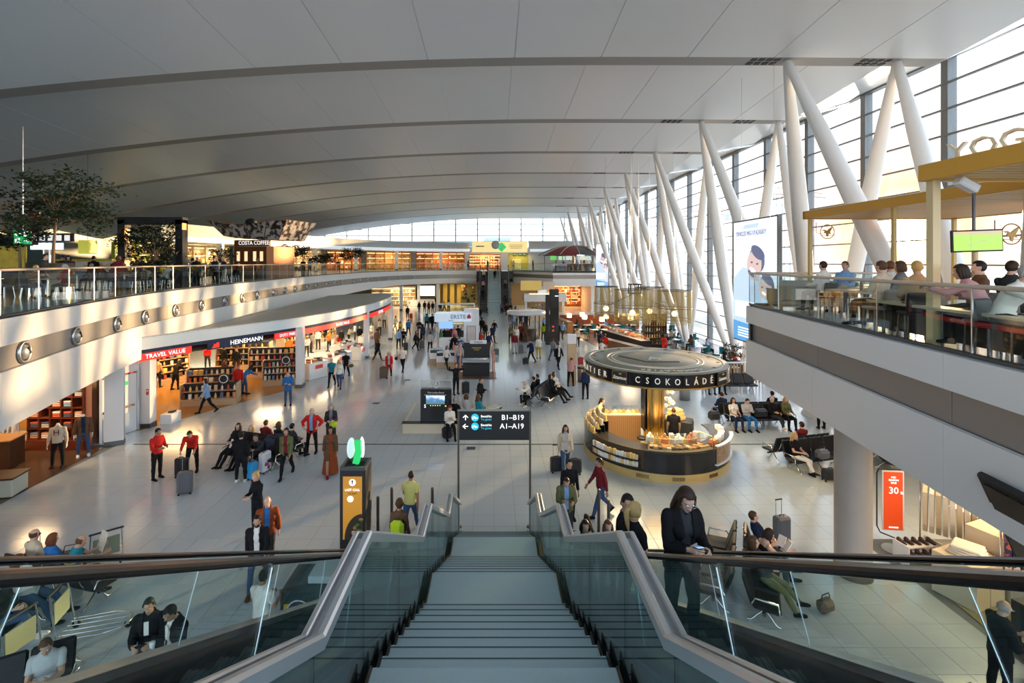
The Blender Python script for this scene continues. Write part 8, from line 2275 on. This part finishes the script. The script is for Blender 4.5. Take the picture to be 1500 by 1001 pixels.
# ---- duty free front
pp(422, 594, 15, 'phone', 'm', 'man in bright blue jacket by the nearest white column', ('hood', 'blue'), 'jeans', ('fringe', 'grey'), 0, None, B_)
pp(303, 605, -50, 'walk', 'f', 'woman in white and blue patterned top at the nearest duty free island', ('long', 'white'), B_, ('bob', 'black'), 1, ('jacket', 'sky'), B_)
pp(349, 580, 20, 'stand', 'm', 'shop worker in red shirt and red cap in duty free', ('long', 'red'), 'char', ('hat', 'red'), 1)
pp(357, 578, 140, 'bend', 'f', 'woman in blue bending behind the worker in red cap', ('long', 'blue'), 'jeans', ('long', 'dark'), 0)
pp(257, 571, 160, 'lean', 'f', 'woman in black coat facing away at the duty free entrance', ('long', B_), B_, ('long', 'black'), 0, ('coat', B_))
pp(231, 568, 170, 'back', 'm', 'man in tan shirt and black trousers at the left duty free shelf', ('long', 'tan'), B_, ('short', 'dark'), 1)
for px, py, fc, po, sx, lb, tp, hr in ((328, 545, 160, 'back', 'm', 'tall man in black deep in duty free', B_, 'black'), (346, 548, 30, 'stand', 'm', 'man in black behind the red cap worker', B_, 'dark'), (329, 572, 60, 'hold', 'f', 'auburn woman in maroon behind the nearest island', 'maroon', 'auburn'), (304, 540, 10, 'stand', 'f', 'woman in red and dark clothes deep in duty free', 'red', 'dark'),
                                       (412, 522, 200, 'lean', 'f', 'woman in white behind the nearest white column', 'white', 'dark'), (424, 528, 190, 'stand', 'm', 'man in orange shirt behind the nearest white column', 'orange', 'brown'), (449, 523, 30, 'lean', 'f', 'blonde woman in white at the first cash counter', 'white', 'blond'), (456, 517, 120, 'stand', 'f', 'woman in grey at the first cash counter', 'grey', 'black'),
                                       (466, 512, 0, 'stand', 'm', 'man in white shirt among the duty free counters', 'white', 'dark'), (478, 500, 10, 'stand', 'm', 'large man in black at the duty free till', B_, 'black'), (482, 515, -30, 'hold', 'f', 'woman in orange at the duty free counters', 'orange', 'blond'), (491, 522, 60, 'lean', 'f', 'woman in pink at the duty free counters', 'pink', 'blond'),
                                       (500, 512, 160, 'stand', 'm', 'man in black at the second cash counter', B_, 'brown'), (496, 522, 180, 'stand', 'f', 'person in red top between the cash counters', 'red', 'dark'), (511, 505, 80, 'lean', 'f', 'woman in beige by the duty free shelves', 'beige', 'brown'), (520, 500, 100, 'stand', 'f', 'woman in white by the far duty free shelves', 'white', 'black'),
                                       (527, 506, 15, 'stand', 'm', 'shop worker in black with yellow belt near second white column', B_, 'dark'), (475, 497, 40, 'stand', 'f', 'woman in tan top far inside duty free', 'tan', 'brown'), (545, 500, -20, 'stand', 'f', 'woman in white behind the second white column', 'white', 'dark'), (556, 492, 30, 'stand', 'f', 'woman in beige between second and third white columns', 'beige', 'black'), (563, 480, 10, 'stand', 'm', 'shop worker in white at the third white column', 'white', 'dark')):
 pp(px, py, fc, po, sx, lb, ('long', tp), 'char' if tp != 'char' else B_, (('long' if sx == 'f' else 'short'), hr), RND.randrange(3))
pp(486, 566, 5, 'walk', 'm', 'man in teal T-shirt and black trousers before the white counters', ('tee', 'teal'), B_, ('fringe', 'grey'), 0)
pp(497, 569, 10, 'walkb', 'f', 'woman in white blouse with dark bag beside the man in teal', ('long', 'white'), 'jeans', ('long', 'blond'), 0)
pp(507, 553, 5, 'walk', 'm', 'man in black T-shirt carrying a brown bag right of the teal man', ('tee', B_), B_, ('short', 'black'), 1)
x, y = at(513, 548); softbag('brown handbag carried by the man in black T-shirt', (x + .1, y - .1, .45), .4, SC_BR, (.55, .7, .7))
pp(553, 530, 150, 'walk', 'f', 'woman in brown coat and boots near the second white column', ('long', 'brown'), 'char', ('long', 'brown'), 0, ('coat', B_), 'tan')
pp(552, 512, 170, 'stand', 'm', 'man in brown jacket behind the woman in brown coat', ('long', 'brown'), 'brown', ('short', 'dark'), 1)
pp(570, 553, 8, 'walk', 'f', 'woman in red coat and grey scarf with suitcase', ('long', 'lgrey'), B_, ('bob', 'grey'), 0, ('coat', 'red'))
pp(590, 544, -10, 'walkb', 'm', 'man in white shirt and dark trousers with bag in the left aisle', ('tee', 'white'), B_, ('crop', 'brown'), 1)
x, y = at(581, 538); softbag('black shoulder bag of the man in white shirt', (x, y - .1, .5), .4, SC_B, (.5, .7, .8))
# ---- left aisle crowd
CR = [(584, 511, 170, 'back', 'm', 'man in pale blue shirt with back turned in the left aisle', 'sky', B_, 'brown'), (591, 509, 20, 'phone', 'm', 'man in black beside the pale blue shirt', B_, B_, 'dark'), (586, 488, 180, 'stand', 'f', 'child in yellow top in the left aisle', 'gold', 'char', 'dark'), (579, 485, 60, 'walk', 'f', 'woman in white and yellow near the third white column', 'white', 'gold', 'black'),
      (598, 492, 178, 'walk', 'm', 'man with bright blue backpack walking away', 'blue', 'navy', 'dark'), (614, 494, 10, 'hold', 'm', 'man in black jumper in the left aisle centre', B_, 'char', 'brown'), (625, 481, 175, 'walk', 'f', 'woman in teal jacket walking away with a companion', 'teal', B_, 'dark'), (633, 482, 180, 'walkb', 'm', 'man in black jacket beside the teal jacket', B_, B_, 'black'),
      (609, 513, 60, 'walk', 'f', 'woman in black suit walking right in the left aisle', B_, B_, 'brown'), (614.5, 511, 10, 'stand', 'm', 'man in open black suit with white shirt in the left aisle', 'white', B_, 'dark'), (630, 515, 176, 'walk', 'm', 'man in pale jacket with grey backpack, seen from behind', 'lgrey', B_, 'dark'), (619, 503, 190, 'stand', 'f', 'person in navy behind the suited pair', 'navy', B_, 'black'),
      (597, 467, 20, 'stand', 'm', 'standing man in black left of the far seat row', B_, B_, 'black'), (640, 478, 170, 'walk', 'f', 'woman in grey skirt walking away beyond the pair', 'grey', 'purple', 'dark'), (614, 458, 10, 'walk', 'f', 'far woman in black near the white video wall', B_, 'jeans', 'black'), (622, 458, 190, 'stand', 'm', 'far man in black, first in the crowd by yellow panels', B_, B_, 'dark'),
      (628, 460, 30, 'stand', 'f', 'far woman in maroon in the crowd by yellow panels', 'maroon', B_, 'brown'), (634, 459, 170, 'stand', 'm', 'far man in navy in the crowd by yellow panels', 'navy', B_, 'black'), (640, 461, 60, 'walk', 'f', 'far woman in pink in the crowd by yellow panels', 'pink', 'char', 'blond'), (645, 459, 10, 'stand', 'm', 'far man in charcoal in the crowd by yellow panels', 'char', B_, 'dark'),
      (651, 458, -40, 'walk', 'm', 'far man in olive walking left of the show car', 'olive', B_, 'brown'), (639, 449, 0, 'stand', 'm', 'far man standing before the yellow panels', B_, B_, 'dark'), (657, 457, 180, 'stand', 'f', 'far woman in white by the show car', 'white', B_, 'black')]
# bank kiosk and tables
CR += [(646, 512, 60, 'stand', 'f', 'woman in green at left end of the bank kiosk', 'green', B_, 'dark'), (651, 508, 10, 'stand', 'm', 'man in black at the bank kiosk, first under the sign', B_, B_, 'dark'), (656, 510, 180, 'stand', 'f', 'blonde woman in black under the bank sign', B_, B_, 'blond'), (661, 506, 20, 'stand', 'm', 'man in maroon under the bank sign', 'maroon', B_, 'brown'), (666, 507, 0, 'stand', 'f', 'woman in pink under the bank sign', 'pink', B_, 'auburn'),
       (671, 505, 170, 'stand', 'm', 'tall man in black near the bank tower', B_, B_, 'black'), (676, 508, 10, 'stand', 'm', 'man in charcoal beside the bank tower', 'char', B_, 'dark'), (661, 523, 130, 'lean', 'f', 'auburn woman leaning over the white tables', B_, B_, 'auburn'), (668, 522, -140, 'lean', 'm', 'man in black leaning over the white tables', B_, 'char', 'dark'),
       (654, 541, 40, 'walk', 'f', 'woman in white top and black trousers at the white tables', 'white', B_, 'black'), (665, 534, 170, 'bend', 'f', 'woman in pink and black bending at the white tables', 'pink', B_, 'dark'), (673, 540, 180, 'stand', 'm', 'man in grey shirt and jeans beside the rose gold post', 'lgrey', 'jeans', 'brown'), (680, 524, -60, 'bend', 'm', 'man in bright blue bending behind the black counter', 'blue', B_, 'dark'),
       (704, 516, 20, 'phone', 'f', 'woman in red checked shirt right of the bank tower', 'red', 'char', 'brown'), (716, 517, 10, 'walk', 'm', 'man in blue T-shirt right of the bank tower', 'navy', B_, 'brown'), (711, 498, 20, 'stand', 'f', 'woman in black behind the blue T-shirt man', B_, B_, 'dark'), (721, 503, 160, 'walk', 'm', 'man in dark blue jacket walking away', 'navy', B_, 'black'), (724, 493, 30, 'walk', 'm', 'man in black and white walking in the centre aisle', B_, B_, 'black'),
       (703, 470, 175, 'walk', 'm', 'far man in black walking by the bank tower', B_, B_, 'dark'), (706, 490, 185, 'walk', 'm', 'man in black passing right of the bank tower', B_, B_, 'black')]
# right crowd
CR += [(748, 504, 10, 'hold', 'f', 'woman in olive patterned top in the right crowd', 'olive', 'char', 'brown'), (754, 518, 5, 'stand', 'm', 'man in maroon jacket and pale trousers in the right crowd', 'maroon', 'lgrey', 'dark'), (762, 502, 20, 'stand', 'm', 'man in dark red in the right crowd', 'maroon', B_, 'dark'), (769, 502, 170, 'stand', 'f', 'woman in brown behind the right crowd', 'brown', 'brown', 'brown'), (757, 505, 175, 'stand', 'f', 'woman in white in the right crowd', 'white', 'beige', 'blond'),
       (778, 532, -60, 'ear', 'm', 'man in dark suit on the phone pulling a cabin case', 'navy', B_, 'dark'), (789, 525, 10, 'stand', 'm', 'man in white shirt and yellow trousers', 'white', 'gold', 'grey'), (824, 497, 15, 'walk', 'm', 'man in bright blue jacket right of the black slab totem', 'sky', 'char', 'dark'), (817, 500, 175, 'stand', 'm', 'man in black beside the black slab totem', B_, B_, 'brown'), (810, 528, 150, 'walk', 'm', 'man in grey blue shirt walking away near the totem', 'grey', 'jeans', 'brown'),
       (818, 540, 10, 'walk', 'm', 'man in open black suit walking above the sitters', 'white', B_, 'dark'), (796, 500, 150, 'stand', 'f', 'woman in lime beside the snack stand', 'lime', 'char', 'dark'), (797, 488, 10, 'stand', 'f', 'blonde woman in blue behind the snack stand', 'sky', B_, 'blond'), (752, 483, 10, 'stand', 'f', 'woman in sky blue shirt at snack stand left', 'sky', 'jeans', 'grey'), (757, 478, 30, 'stand', 'm', 'man in tan at snack stand left', 'tan', B_, 'brown'),
       (763, 480, 180, 'stand', 'm', 'man in navy at snack stand left', 'navy', B_, 'black'), (768, 484, 160, 'stand', 'f', 'woman in white at the snack counter', 'white', B_, 'dark'), (774, 478, 0, 'stand', 'm', 'man in grey at the snack counter', 'grey', B_, 'dark'), (747, 471, 10, 'stand', 'm', 'man in gold jacket far right of the centre aisle', 'gold', B_, 'brown'), (742, 462, 10, 'walk', 'm', 'far man in black at the right far escalator foot', B_, B_, 'black'), (748, 462, 180, 'stand', 'm', 'second far man in black at the right far escalator foot', B_, B_, 'dark'), (755, 468, 170, 'stand', 'f', 'far woman in navy beyond the snack crowd', 'navy', B_, 'dark'), (735, 460, 180, 'walk', 'f', 'far woman in purple before the far stairs', 'purple', B_, 'brown')]
# restaurant side
CR += [(886, 522, 170, 'stand', 'm', 'man in red shirt at the delicatessen counter', 'red', 'beige', 'dark'), (880, 516, 10, 'stand', 'm', 'man in navy at the delicatessen counter', 'navy', B_, 'dark'), (881, 532, 150, 'lean', 'f', 'woman in white at the delicatessen counter', 'white', 'beige', 'brown'), (846, 508, 0, 'stand', 'f', 'woman in beige behind the wooden partition', 'beige', B_, 'dark'), (973, 522, 20, 'stand', 'f', 'waitress in red beside the black back bar', 'red', 'red', 'dark')]
for px, py, fc, po, sx, lb, tp, lg, hr in CR:
 st_ = ('long' if RND.random() < .6 else 'bob') if sx == 'f' else ('short' if hr != 'grey' else 'fringe')
 jk = ('jacket', B_) if 'open' in lb and 'suit' in lb else None
 pp(px, py, fc + RND.uniform(-8, 8), po, sx, lb, ('long', tp), lg, (st_, hr), RND.randrange(3), jk, 'char', sc=RND.uniform(.95, 1.03) * (.72 if 'child' in lb else 1))
pp(668, 578, 25, 'lift', 'm', 'man in black stretching with both arms behind his head', ('long', B_), B_, ('short', 'dark'), 1)
pp(703, 606, 70, 'hold', 'm', 'man in black jacket pushing a luggage cart behind the gate sign', ('hood', B_), 'char', ('crop', 'brown'), 1)
sit(-1.25, 21.9, 150, 'sit', 'f', 'grey haired person seated behind the gate sign, back of head seen', top=('long', 'lgrey'), legs='char', hair=('bob', 'brown'))
sit(-.70, 21.9, 120, 'sit', 'f', 'woman with teal scarf seated behind the gate sign', top=('hood', 'teal'), legs='char', hair=('long', 'brown'))
sit(-1.86, 20.25, 12, 'sitphone', 'f', 'woman in white jacket seated on the platform edge with black bag', top=('hood', 'white'), legs=B_, hair=('bob', 'auburn'))
x, y = at(655, 643); softbag('black bag at the feet of the woman in white jacket', (x, y + .1, 0), .3, SC_B, (.8, 1.2, 1.4))
sit(-1.72, 21.3, 160, 'sit', 'm', 'dark seated person behind the car totem', top=('hood', B_), legs=B_, hair=('short', 'grey'))
# centre sitters
sit(1.8, 24.75, -60, 'fwd', 'm', 'man in white hoodie leaning forward with capped head on centre seats', top=('hood', 'white'), legs=B_, hair=('hat', 'lgrey'), shoe='white')
sit(3.13, 25.37, 65, 'recline', 'f', 'woman in beige scarf reclining with legs stretched right on centre seats', top=('long', 'beige'), legs=B_, hair=('bob', 'dark'), jacket=('jacket', B_))
sit(2.27, 25.77, 245, 'sit', 'm', 'man in black on centre seats behind the hoodie', top=('long', B_), legs=B_, hair=('short', 'dark'))
sit(3.38, 25.95, 62, 'recline', 'f', 'person in white asleep on centre seats', top=('long', 'white'), legs=B_, hair=('long', 'brown'))
sit(2.02, 25.22, 245, 'sit', 'm', 'man in black facing left on centre seats', top=('long', B_), legs=B_, hair=('short', 'black'))
pp(836, 566, 160, 'lean', 'm', 'man in pink checked shirt standing behind the centre seats', ('long', 'pink'), B_, ('fringe', 'brown'), 1)
# right sitters
sit(12.0, 27.2, 3, 'sit', 'm', 'man in plum checked shirt at left end of the farthest right seats', top=('long', 'purple'), legs='jeans', hair=('fringe', 'grey'))
sit(12.6, 27.2, 0, 'sit', 'f', 'woman in grey with tan bag on the farthest right seats', top=('long', 'grey'), legs=B_, hair=('bob', 'brown'), skin=1)
sit(15.0, 28.2, 180, 'sit', 'f', 'woman seen from behind beyond the farthest right seats', top=('long', 'pink'), legs=B_, hair=('bun', 'brown'))
sit(10.5, 21.27, 6, 'sit', 'f', 'dark haired woman in white blouse on seats right of the kiosk', top=('tee', 'white'), legs='navy', hair=('long', 'dark'), skin=1)
sit(11.1, 21.3, 4, 'sitphone', 'm', 'man in grey jumper and jeans reading a tablet right of the kiosk', top=('long', 'lgrey'), legs='blue', hair=('short', 'dark'))
sit(12.3, 21.38, 8, 'crossed', 'm', 'white haired man in black with crossed arms right of the kiosk', top=('long', B_), legs='char', hair=('short', 'white'), shoe='white')
sit(12.9, 21.42, 2, 'sit', 'f', 'woman in olive with grey blond hair at right end of those seats', top=('long', 'olive'), legs=B_, hair=('long', 'blond'))
sit(10.43, 22.25, 186, 'sit', 'm', 'man seen from behind, back to back with the woman in white blouse', top=('long', 'navy'), legs=B_, hair=('short', 'dark'))
sit(12.83, 22.4, 184, 'sit', 'm', 'man in black seen from behind near the white haired man', top=('tee', B_), legs=B_, hair=('short', 'black'))
pp(1203, 628, 170, 'stand', 'f', 'person in black leggings standing partly hidden under the balcony edge', ('long', B_), B_, ('bob', 'dark'), 0)
sit(10.53, 16.9, 20, 'crossed', 'f', 'blonde woman in black top and white trousers left of the round pillar', top=('tee', B_), legs='white', hair=('long', 'blond'), shoe='black')
sit(11.46, 18.1, 194, 'sit', 'm', 'dark haired person seen from behind over the seats left of the pillar', top=('tee', 'maroon'), legs=B_, hair=('short', 'dark'))
sit(14.15, 17.6, 60, 'recline', 'm', 'person lying on shaded seats right of the round pillar', top=('long', 'char'), legs=B_, hair=('short', 'brown'), shoe='tan')
# kiosk staff
person((6.12 + .75, 18.6 - .05, 0), 165, 'back', 'm', 'kiosk clerk in black uniform with shaved head behind the counter', ('tee', B_), B_, ('crop', 'brown'), 1)
person((6.12 - 1.75, 18.6 + 1.3, 0), 50, 'hold', 'f', 'dark haired kiosk clerk in black at the left rear counter', ('long', B_), B_, ('long', 'dark'), 0)
person((4.85, 25.8, 0), 175, 'stand', 'f', 'person in dark trousers behind the left edge of the kiosk roof', ('long', 'navy'), B_, ('bob', 'brown'), 0)
# far escalators and stairs
for x, y, lb, tp in ((-1.72, 73.5, 'far person in black standing low on the left far escalator', B_), (-1.72, 75.6, 'far person in pink halfway up the left far escalator', 'pink'), (-1.72, 78.3, 'far person in beige high on the left far escalator', 'beige'), (1.72, 72.5, 'far person in charcoal low on the right far escalator', 'char'), (1.72, 76, 'far person in grey halfway up the right far escalator', 'grey')):
 person((x, y, zl(1.0, YF - y)), 180, 'stand', 'm', lb, ('long', tp), B_, ('short', 'dark'), 0)
person((.1, 79.4, 4.43), 0, 'walk', 'm', 'far person in black on the upper landing of the far stairs', ('long', B_), B_, ('short', 'black'), 1)
# ---- restaurant guests
for i, (px, py) in enumerate(((1036, 521), (1062, 547), (984, 502), (1000, 496), (970, 496), (1077, 546), (1080, 534), (1012, 514))):
 x, y = at(px, py)
 person((x, y, 0), RND.uniform(0, 360), 'sit', 'mf'[i % 2], 'guest in %s seated on a teal chair, the %s from near end' % (('sky blue', 'black', 'white', 'grey', 'navy', 'red', 'olive', 'brown')[i], ('fifth', 'second', 'sixth', 'seventh', 'eighth', 'first', 'third', 'fourth')[i]), ('long', ('sky', B_, 'white', 'grey', 'navy', 'red', 'olive', 'brown')[i]), B_, (('short', 'long')[i % 2], 'dark'), i % 3)
FR = ['black', 'white', 'navy', 'grey', 'maroon', 'char', 'beige', 'sky', 'brown', 'olive']
for i in range(10):
 x, y = 8.3 + (i % 5) * 1.5 + .4, 47.5 + (i // 5) * 3.5
 person((x, y, 0), RND.uniform(0, 360), 'sit', 'mf'[i % 2], 'far restaurant guest in %s at a pale set table' % ('black', 'white', 'navy', 'grey', 'maroon', 'charcoal', 'beige', 'sky blue', 'brown', 'olive')[i], ('long', FR[i]), B_, (('short', 'long')[i % 2], 'dark'), i % 3)
# ---- upper left food court guests
cols = ['black', 'char', 'navy', 'white', 'maroon', 'grey', 'brown', 'beige', 'sky', 'olive', 'green', 'pink']
cname = dict(char='charcoal', sky='sky blue')
oc = {}
for i, (x, y) in enumerate(COURT):
 for q, (dx, dy, fc) in enumerate(((.7, 0, -90), (-.7, 0, 90), (0, -.7, 180))):
  if RND.random() < .30: continue
  if (x, y) == (-19, 20): continue
  c_ = cols[RND.randrange(5) if RND.random() < .6 else RND.randrange(12)]
  hr = RND.choice(['black', 'dark', 'brown', 'grey', 'blond'])
  sx = 'mf'[RND.randrange(2)]
  lb = '%s in %s with %s hair seated at the %s of %s upper cafe table' % (('man', 'woman')[sx == 'f'], cname.get(c_, c_), hr, ('right', 'left', 'near side')[q], ORD[i])
  person((x + dx, y + dy, UP), fc + RND.uniform(-12, 12), RND.choice(['sit', 'sitphone', 'sit', 'fwd']), sx, lb, ('long', c_), RND.choice([B_, 'char', 'jeans']), (('short' if hr != 'grey' else 'fringe') if sx == 'm' else RND.choice(['long', 'bob', 'pony']), hr), RND.randrange(3))
for i, (x, y, fc, sx, c_) in enumerate(((-18.2, 19.6, 120, 'm', 'char'), (-20.9, 23.8, 30, 'f', 'navy'), (-18.0, 23.2, 200, 'f', 'maroon'), (-17.9, 27.9, 80, 'm', 'grey'), (-20.6, 28.4, -40, 'm', 'black'), (-22.4, 30.0, 170, 'f', 'white'), (-19.4, 33.6, 20, 'm', 'navy'), (-21.8, 35.0, 190, 'f', 'beige'), (-18.9, 38.6, 90, 'm', 'brown'), (-19.0, 48.2, 10, 'm', 'black'), (-20.2, 53.0, 180, 'f', 'sky'), (-19.3, 60.0, 30, 'm', 'char'))):
 person((x, y, UP), fc, 'hold' if i % 2 else 'stand', sx, '%s guest standing among the upper cafe tables, in %s' % (ORD[i], cname.get(c_, c_)), ('long', c_), B_, ('short' if sx == 'm' else 'bob', ('dark', 'black', 'brown')[i % 3]), i % 3)
person((-18.3, 29.8, UP), 60, 'hold', 'm', 'balding man in black standing at the upper left glass', ('long', B_), B_, ('fringe', 'grey'), 0)
person((-17.6, 31.6, UP), -30, 'phone', 'f', 'blonde woman in navy standing at the upper left glass', ('long', 'navy'), 'lgrey', ('long', 'blond'), 0)
person((-20.5, 31.5, UP), 170, 'stand', 'm', 'man in white shirt standing behind the upper left tables', ('long', 'white'), B_, ('short', 'black'), 1)
person((-23.3, 22.0, UP), 60, 'sit', 'm', 'heavy bald man in black seated at the upper left picture edge', ('tee', B_), 'char', ('fringe', 'brown'), 1)
person((-22.8, 25.6, UP), 40, 'hold', 'm', 'man in black under the menu screens of the red stall', ('long', B_), B_, ('hat', 'char'), 1)
person((-21.0, 25.4, UP), 200, 'stand', 'm', 'man in black right of the red stall', ('long', B_), B_, ('short', 'black'), 1)
for i, (x, y, c_) in enumerate(((6.4, 80, 'char'), (9.5, 74.5, 'tan'), (10.6, 74.2, 'maroon'), (11.6, 74.6, 'white'), (12.7, 74.3, 'sky'), (13.8, 74.4, 'brown'), (15.0, 74.2, 'green'), (-1.2, 86.5, 'navy'), (.6, 85.5, 'white'), (-4.6, 86.2, 'black'), (3.4, 86, 'beige'))):
 person((x, y, UP), RND.uniform(0, 360), 'stand', 'mf'[i % 2], 'far person in %s on the upper floor, %s from left' % (cname.get(c_, c_), ORD[(8, 5, 6, 7, 9, 10, 11, 1, 2, 0, 3)[i] % 12]), ('long', c_), B_, ('short' if i % 2 == 0 else 'long', 'dark'), i % 3)
# ---- right bar guests
BG = [(8.8, 13.0, 200, 'm', 'white', 'dark', 'guest with dark hair nearest the advert at the right bar'), (9.4, 13.0, -60, 'm', 'sky', 'brown', 'brown haired guest in sky blue, second from left at the right bar'), (7.8, 9.8, 200, 'm', 'beige', 'brown', 'large guest in beige with back turned under the sun'), (9.0, 11.0, 120, 'm', 'white', 'auburn', 'auburn guest in white behind the large beige guest'), (8.6, 10.3, 210, 'f', 'grey', 'brown', 'brown haired guest in grey right of the large beige guest'),
      (7.62, 8.75, 160, 'm', 'tan', 'blond', 'fair haired guest in tan left of the pale post'), (8.47, 8.5, 240, 'm', 'brown', 'black', 'black haired guest in brown right of the pale post'), (7.75, 7.65, 215, 'f', 'pink', 'dark', 'dark haired guest in pink next to the older man'), (9.1, 8.5, 100, 'm', 'char', 'dark', 'guest in charcoal far right of the bar'), (7.32, 7.0, 20, 'm', 'white', 'grey', 'older grey haired man in white shirt leaning at the bar ledge')]
for i, (x, y, fc, sx, c_, hr, lb) in enumerate(BG):
 person((x, y, UP), fc, 'fwd' if 'older' in lb else 'sit', sx, lb, ('long', c_), B_, ('short' if sx == 'm' else 'bob', hr), i % 2, dz=.08, vox=.0165)
finish_protos()
place_people()
# ---- letters become meshes
fonts = [o for o in COL.objects if o.type == 'FONT']
bpy.context.view_layer.update()
dg = bpy.context.evaluated_depsgraph_get()
tx = {}
for o in fonts:
 me = bpy.data.meshes.new_from_object(o.evaluated_get(dg))
 tx[o.name] = me
for o in fonts:
 nm_ = 'chest_letter' if o.name.startswith('chest') else 'lettering'
 me = tx[o.name]; me.materials.clear(); me.materials.append(o.data.materials[0])
 par, lo, ro, sc_ = o.parent, o.location.copy(), o.rotation_euler.copy(), o.scale.copy()
 bpy.data.objects.remove(o)
 q = bpy.data.objects.new(nm_, me); COL.objects.link(q); q.parent = par; q.location = lo; q.rotation_euler = ro; q.scale = sc_
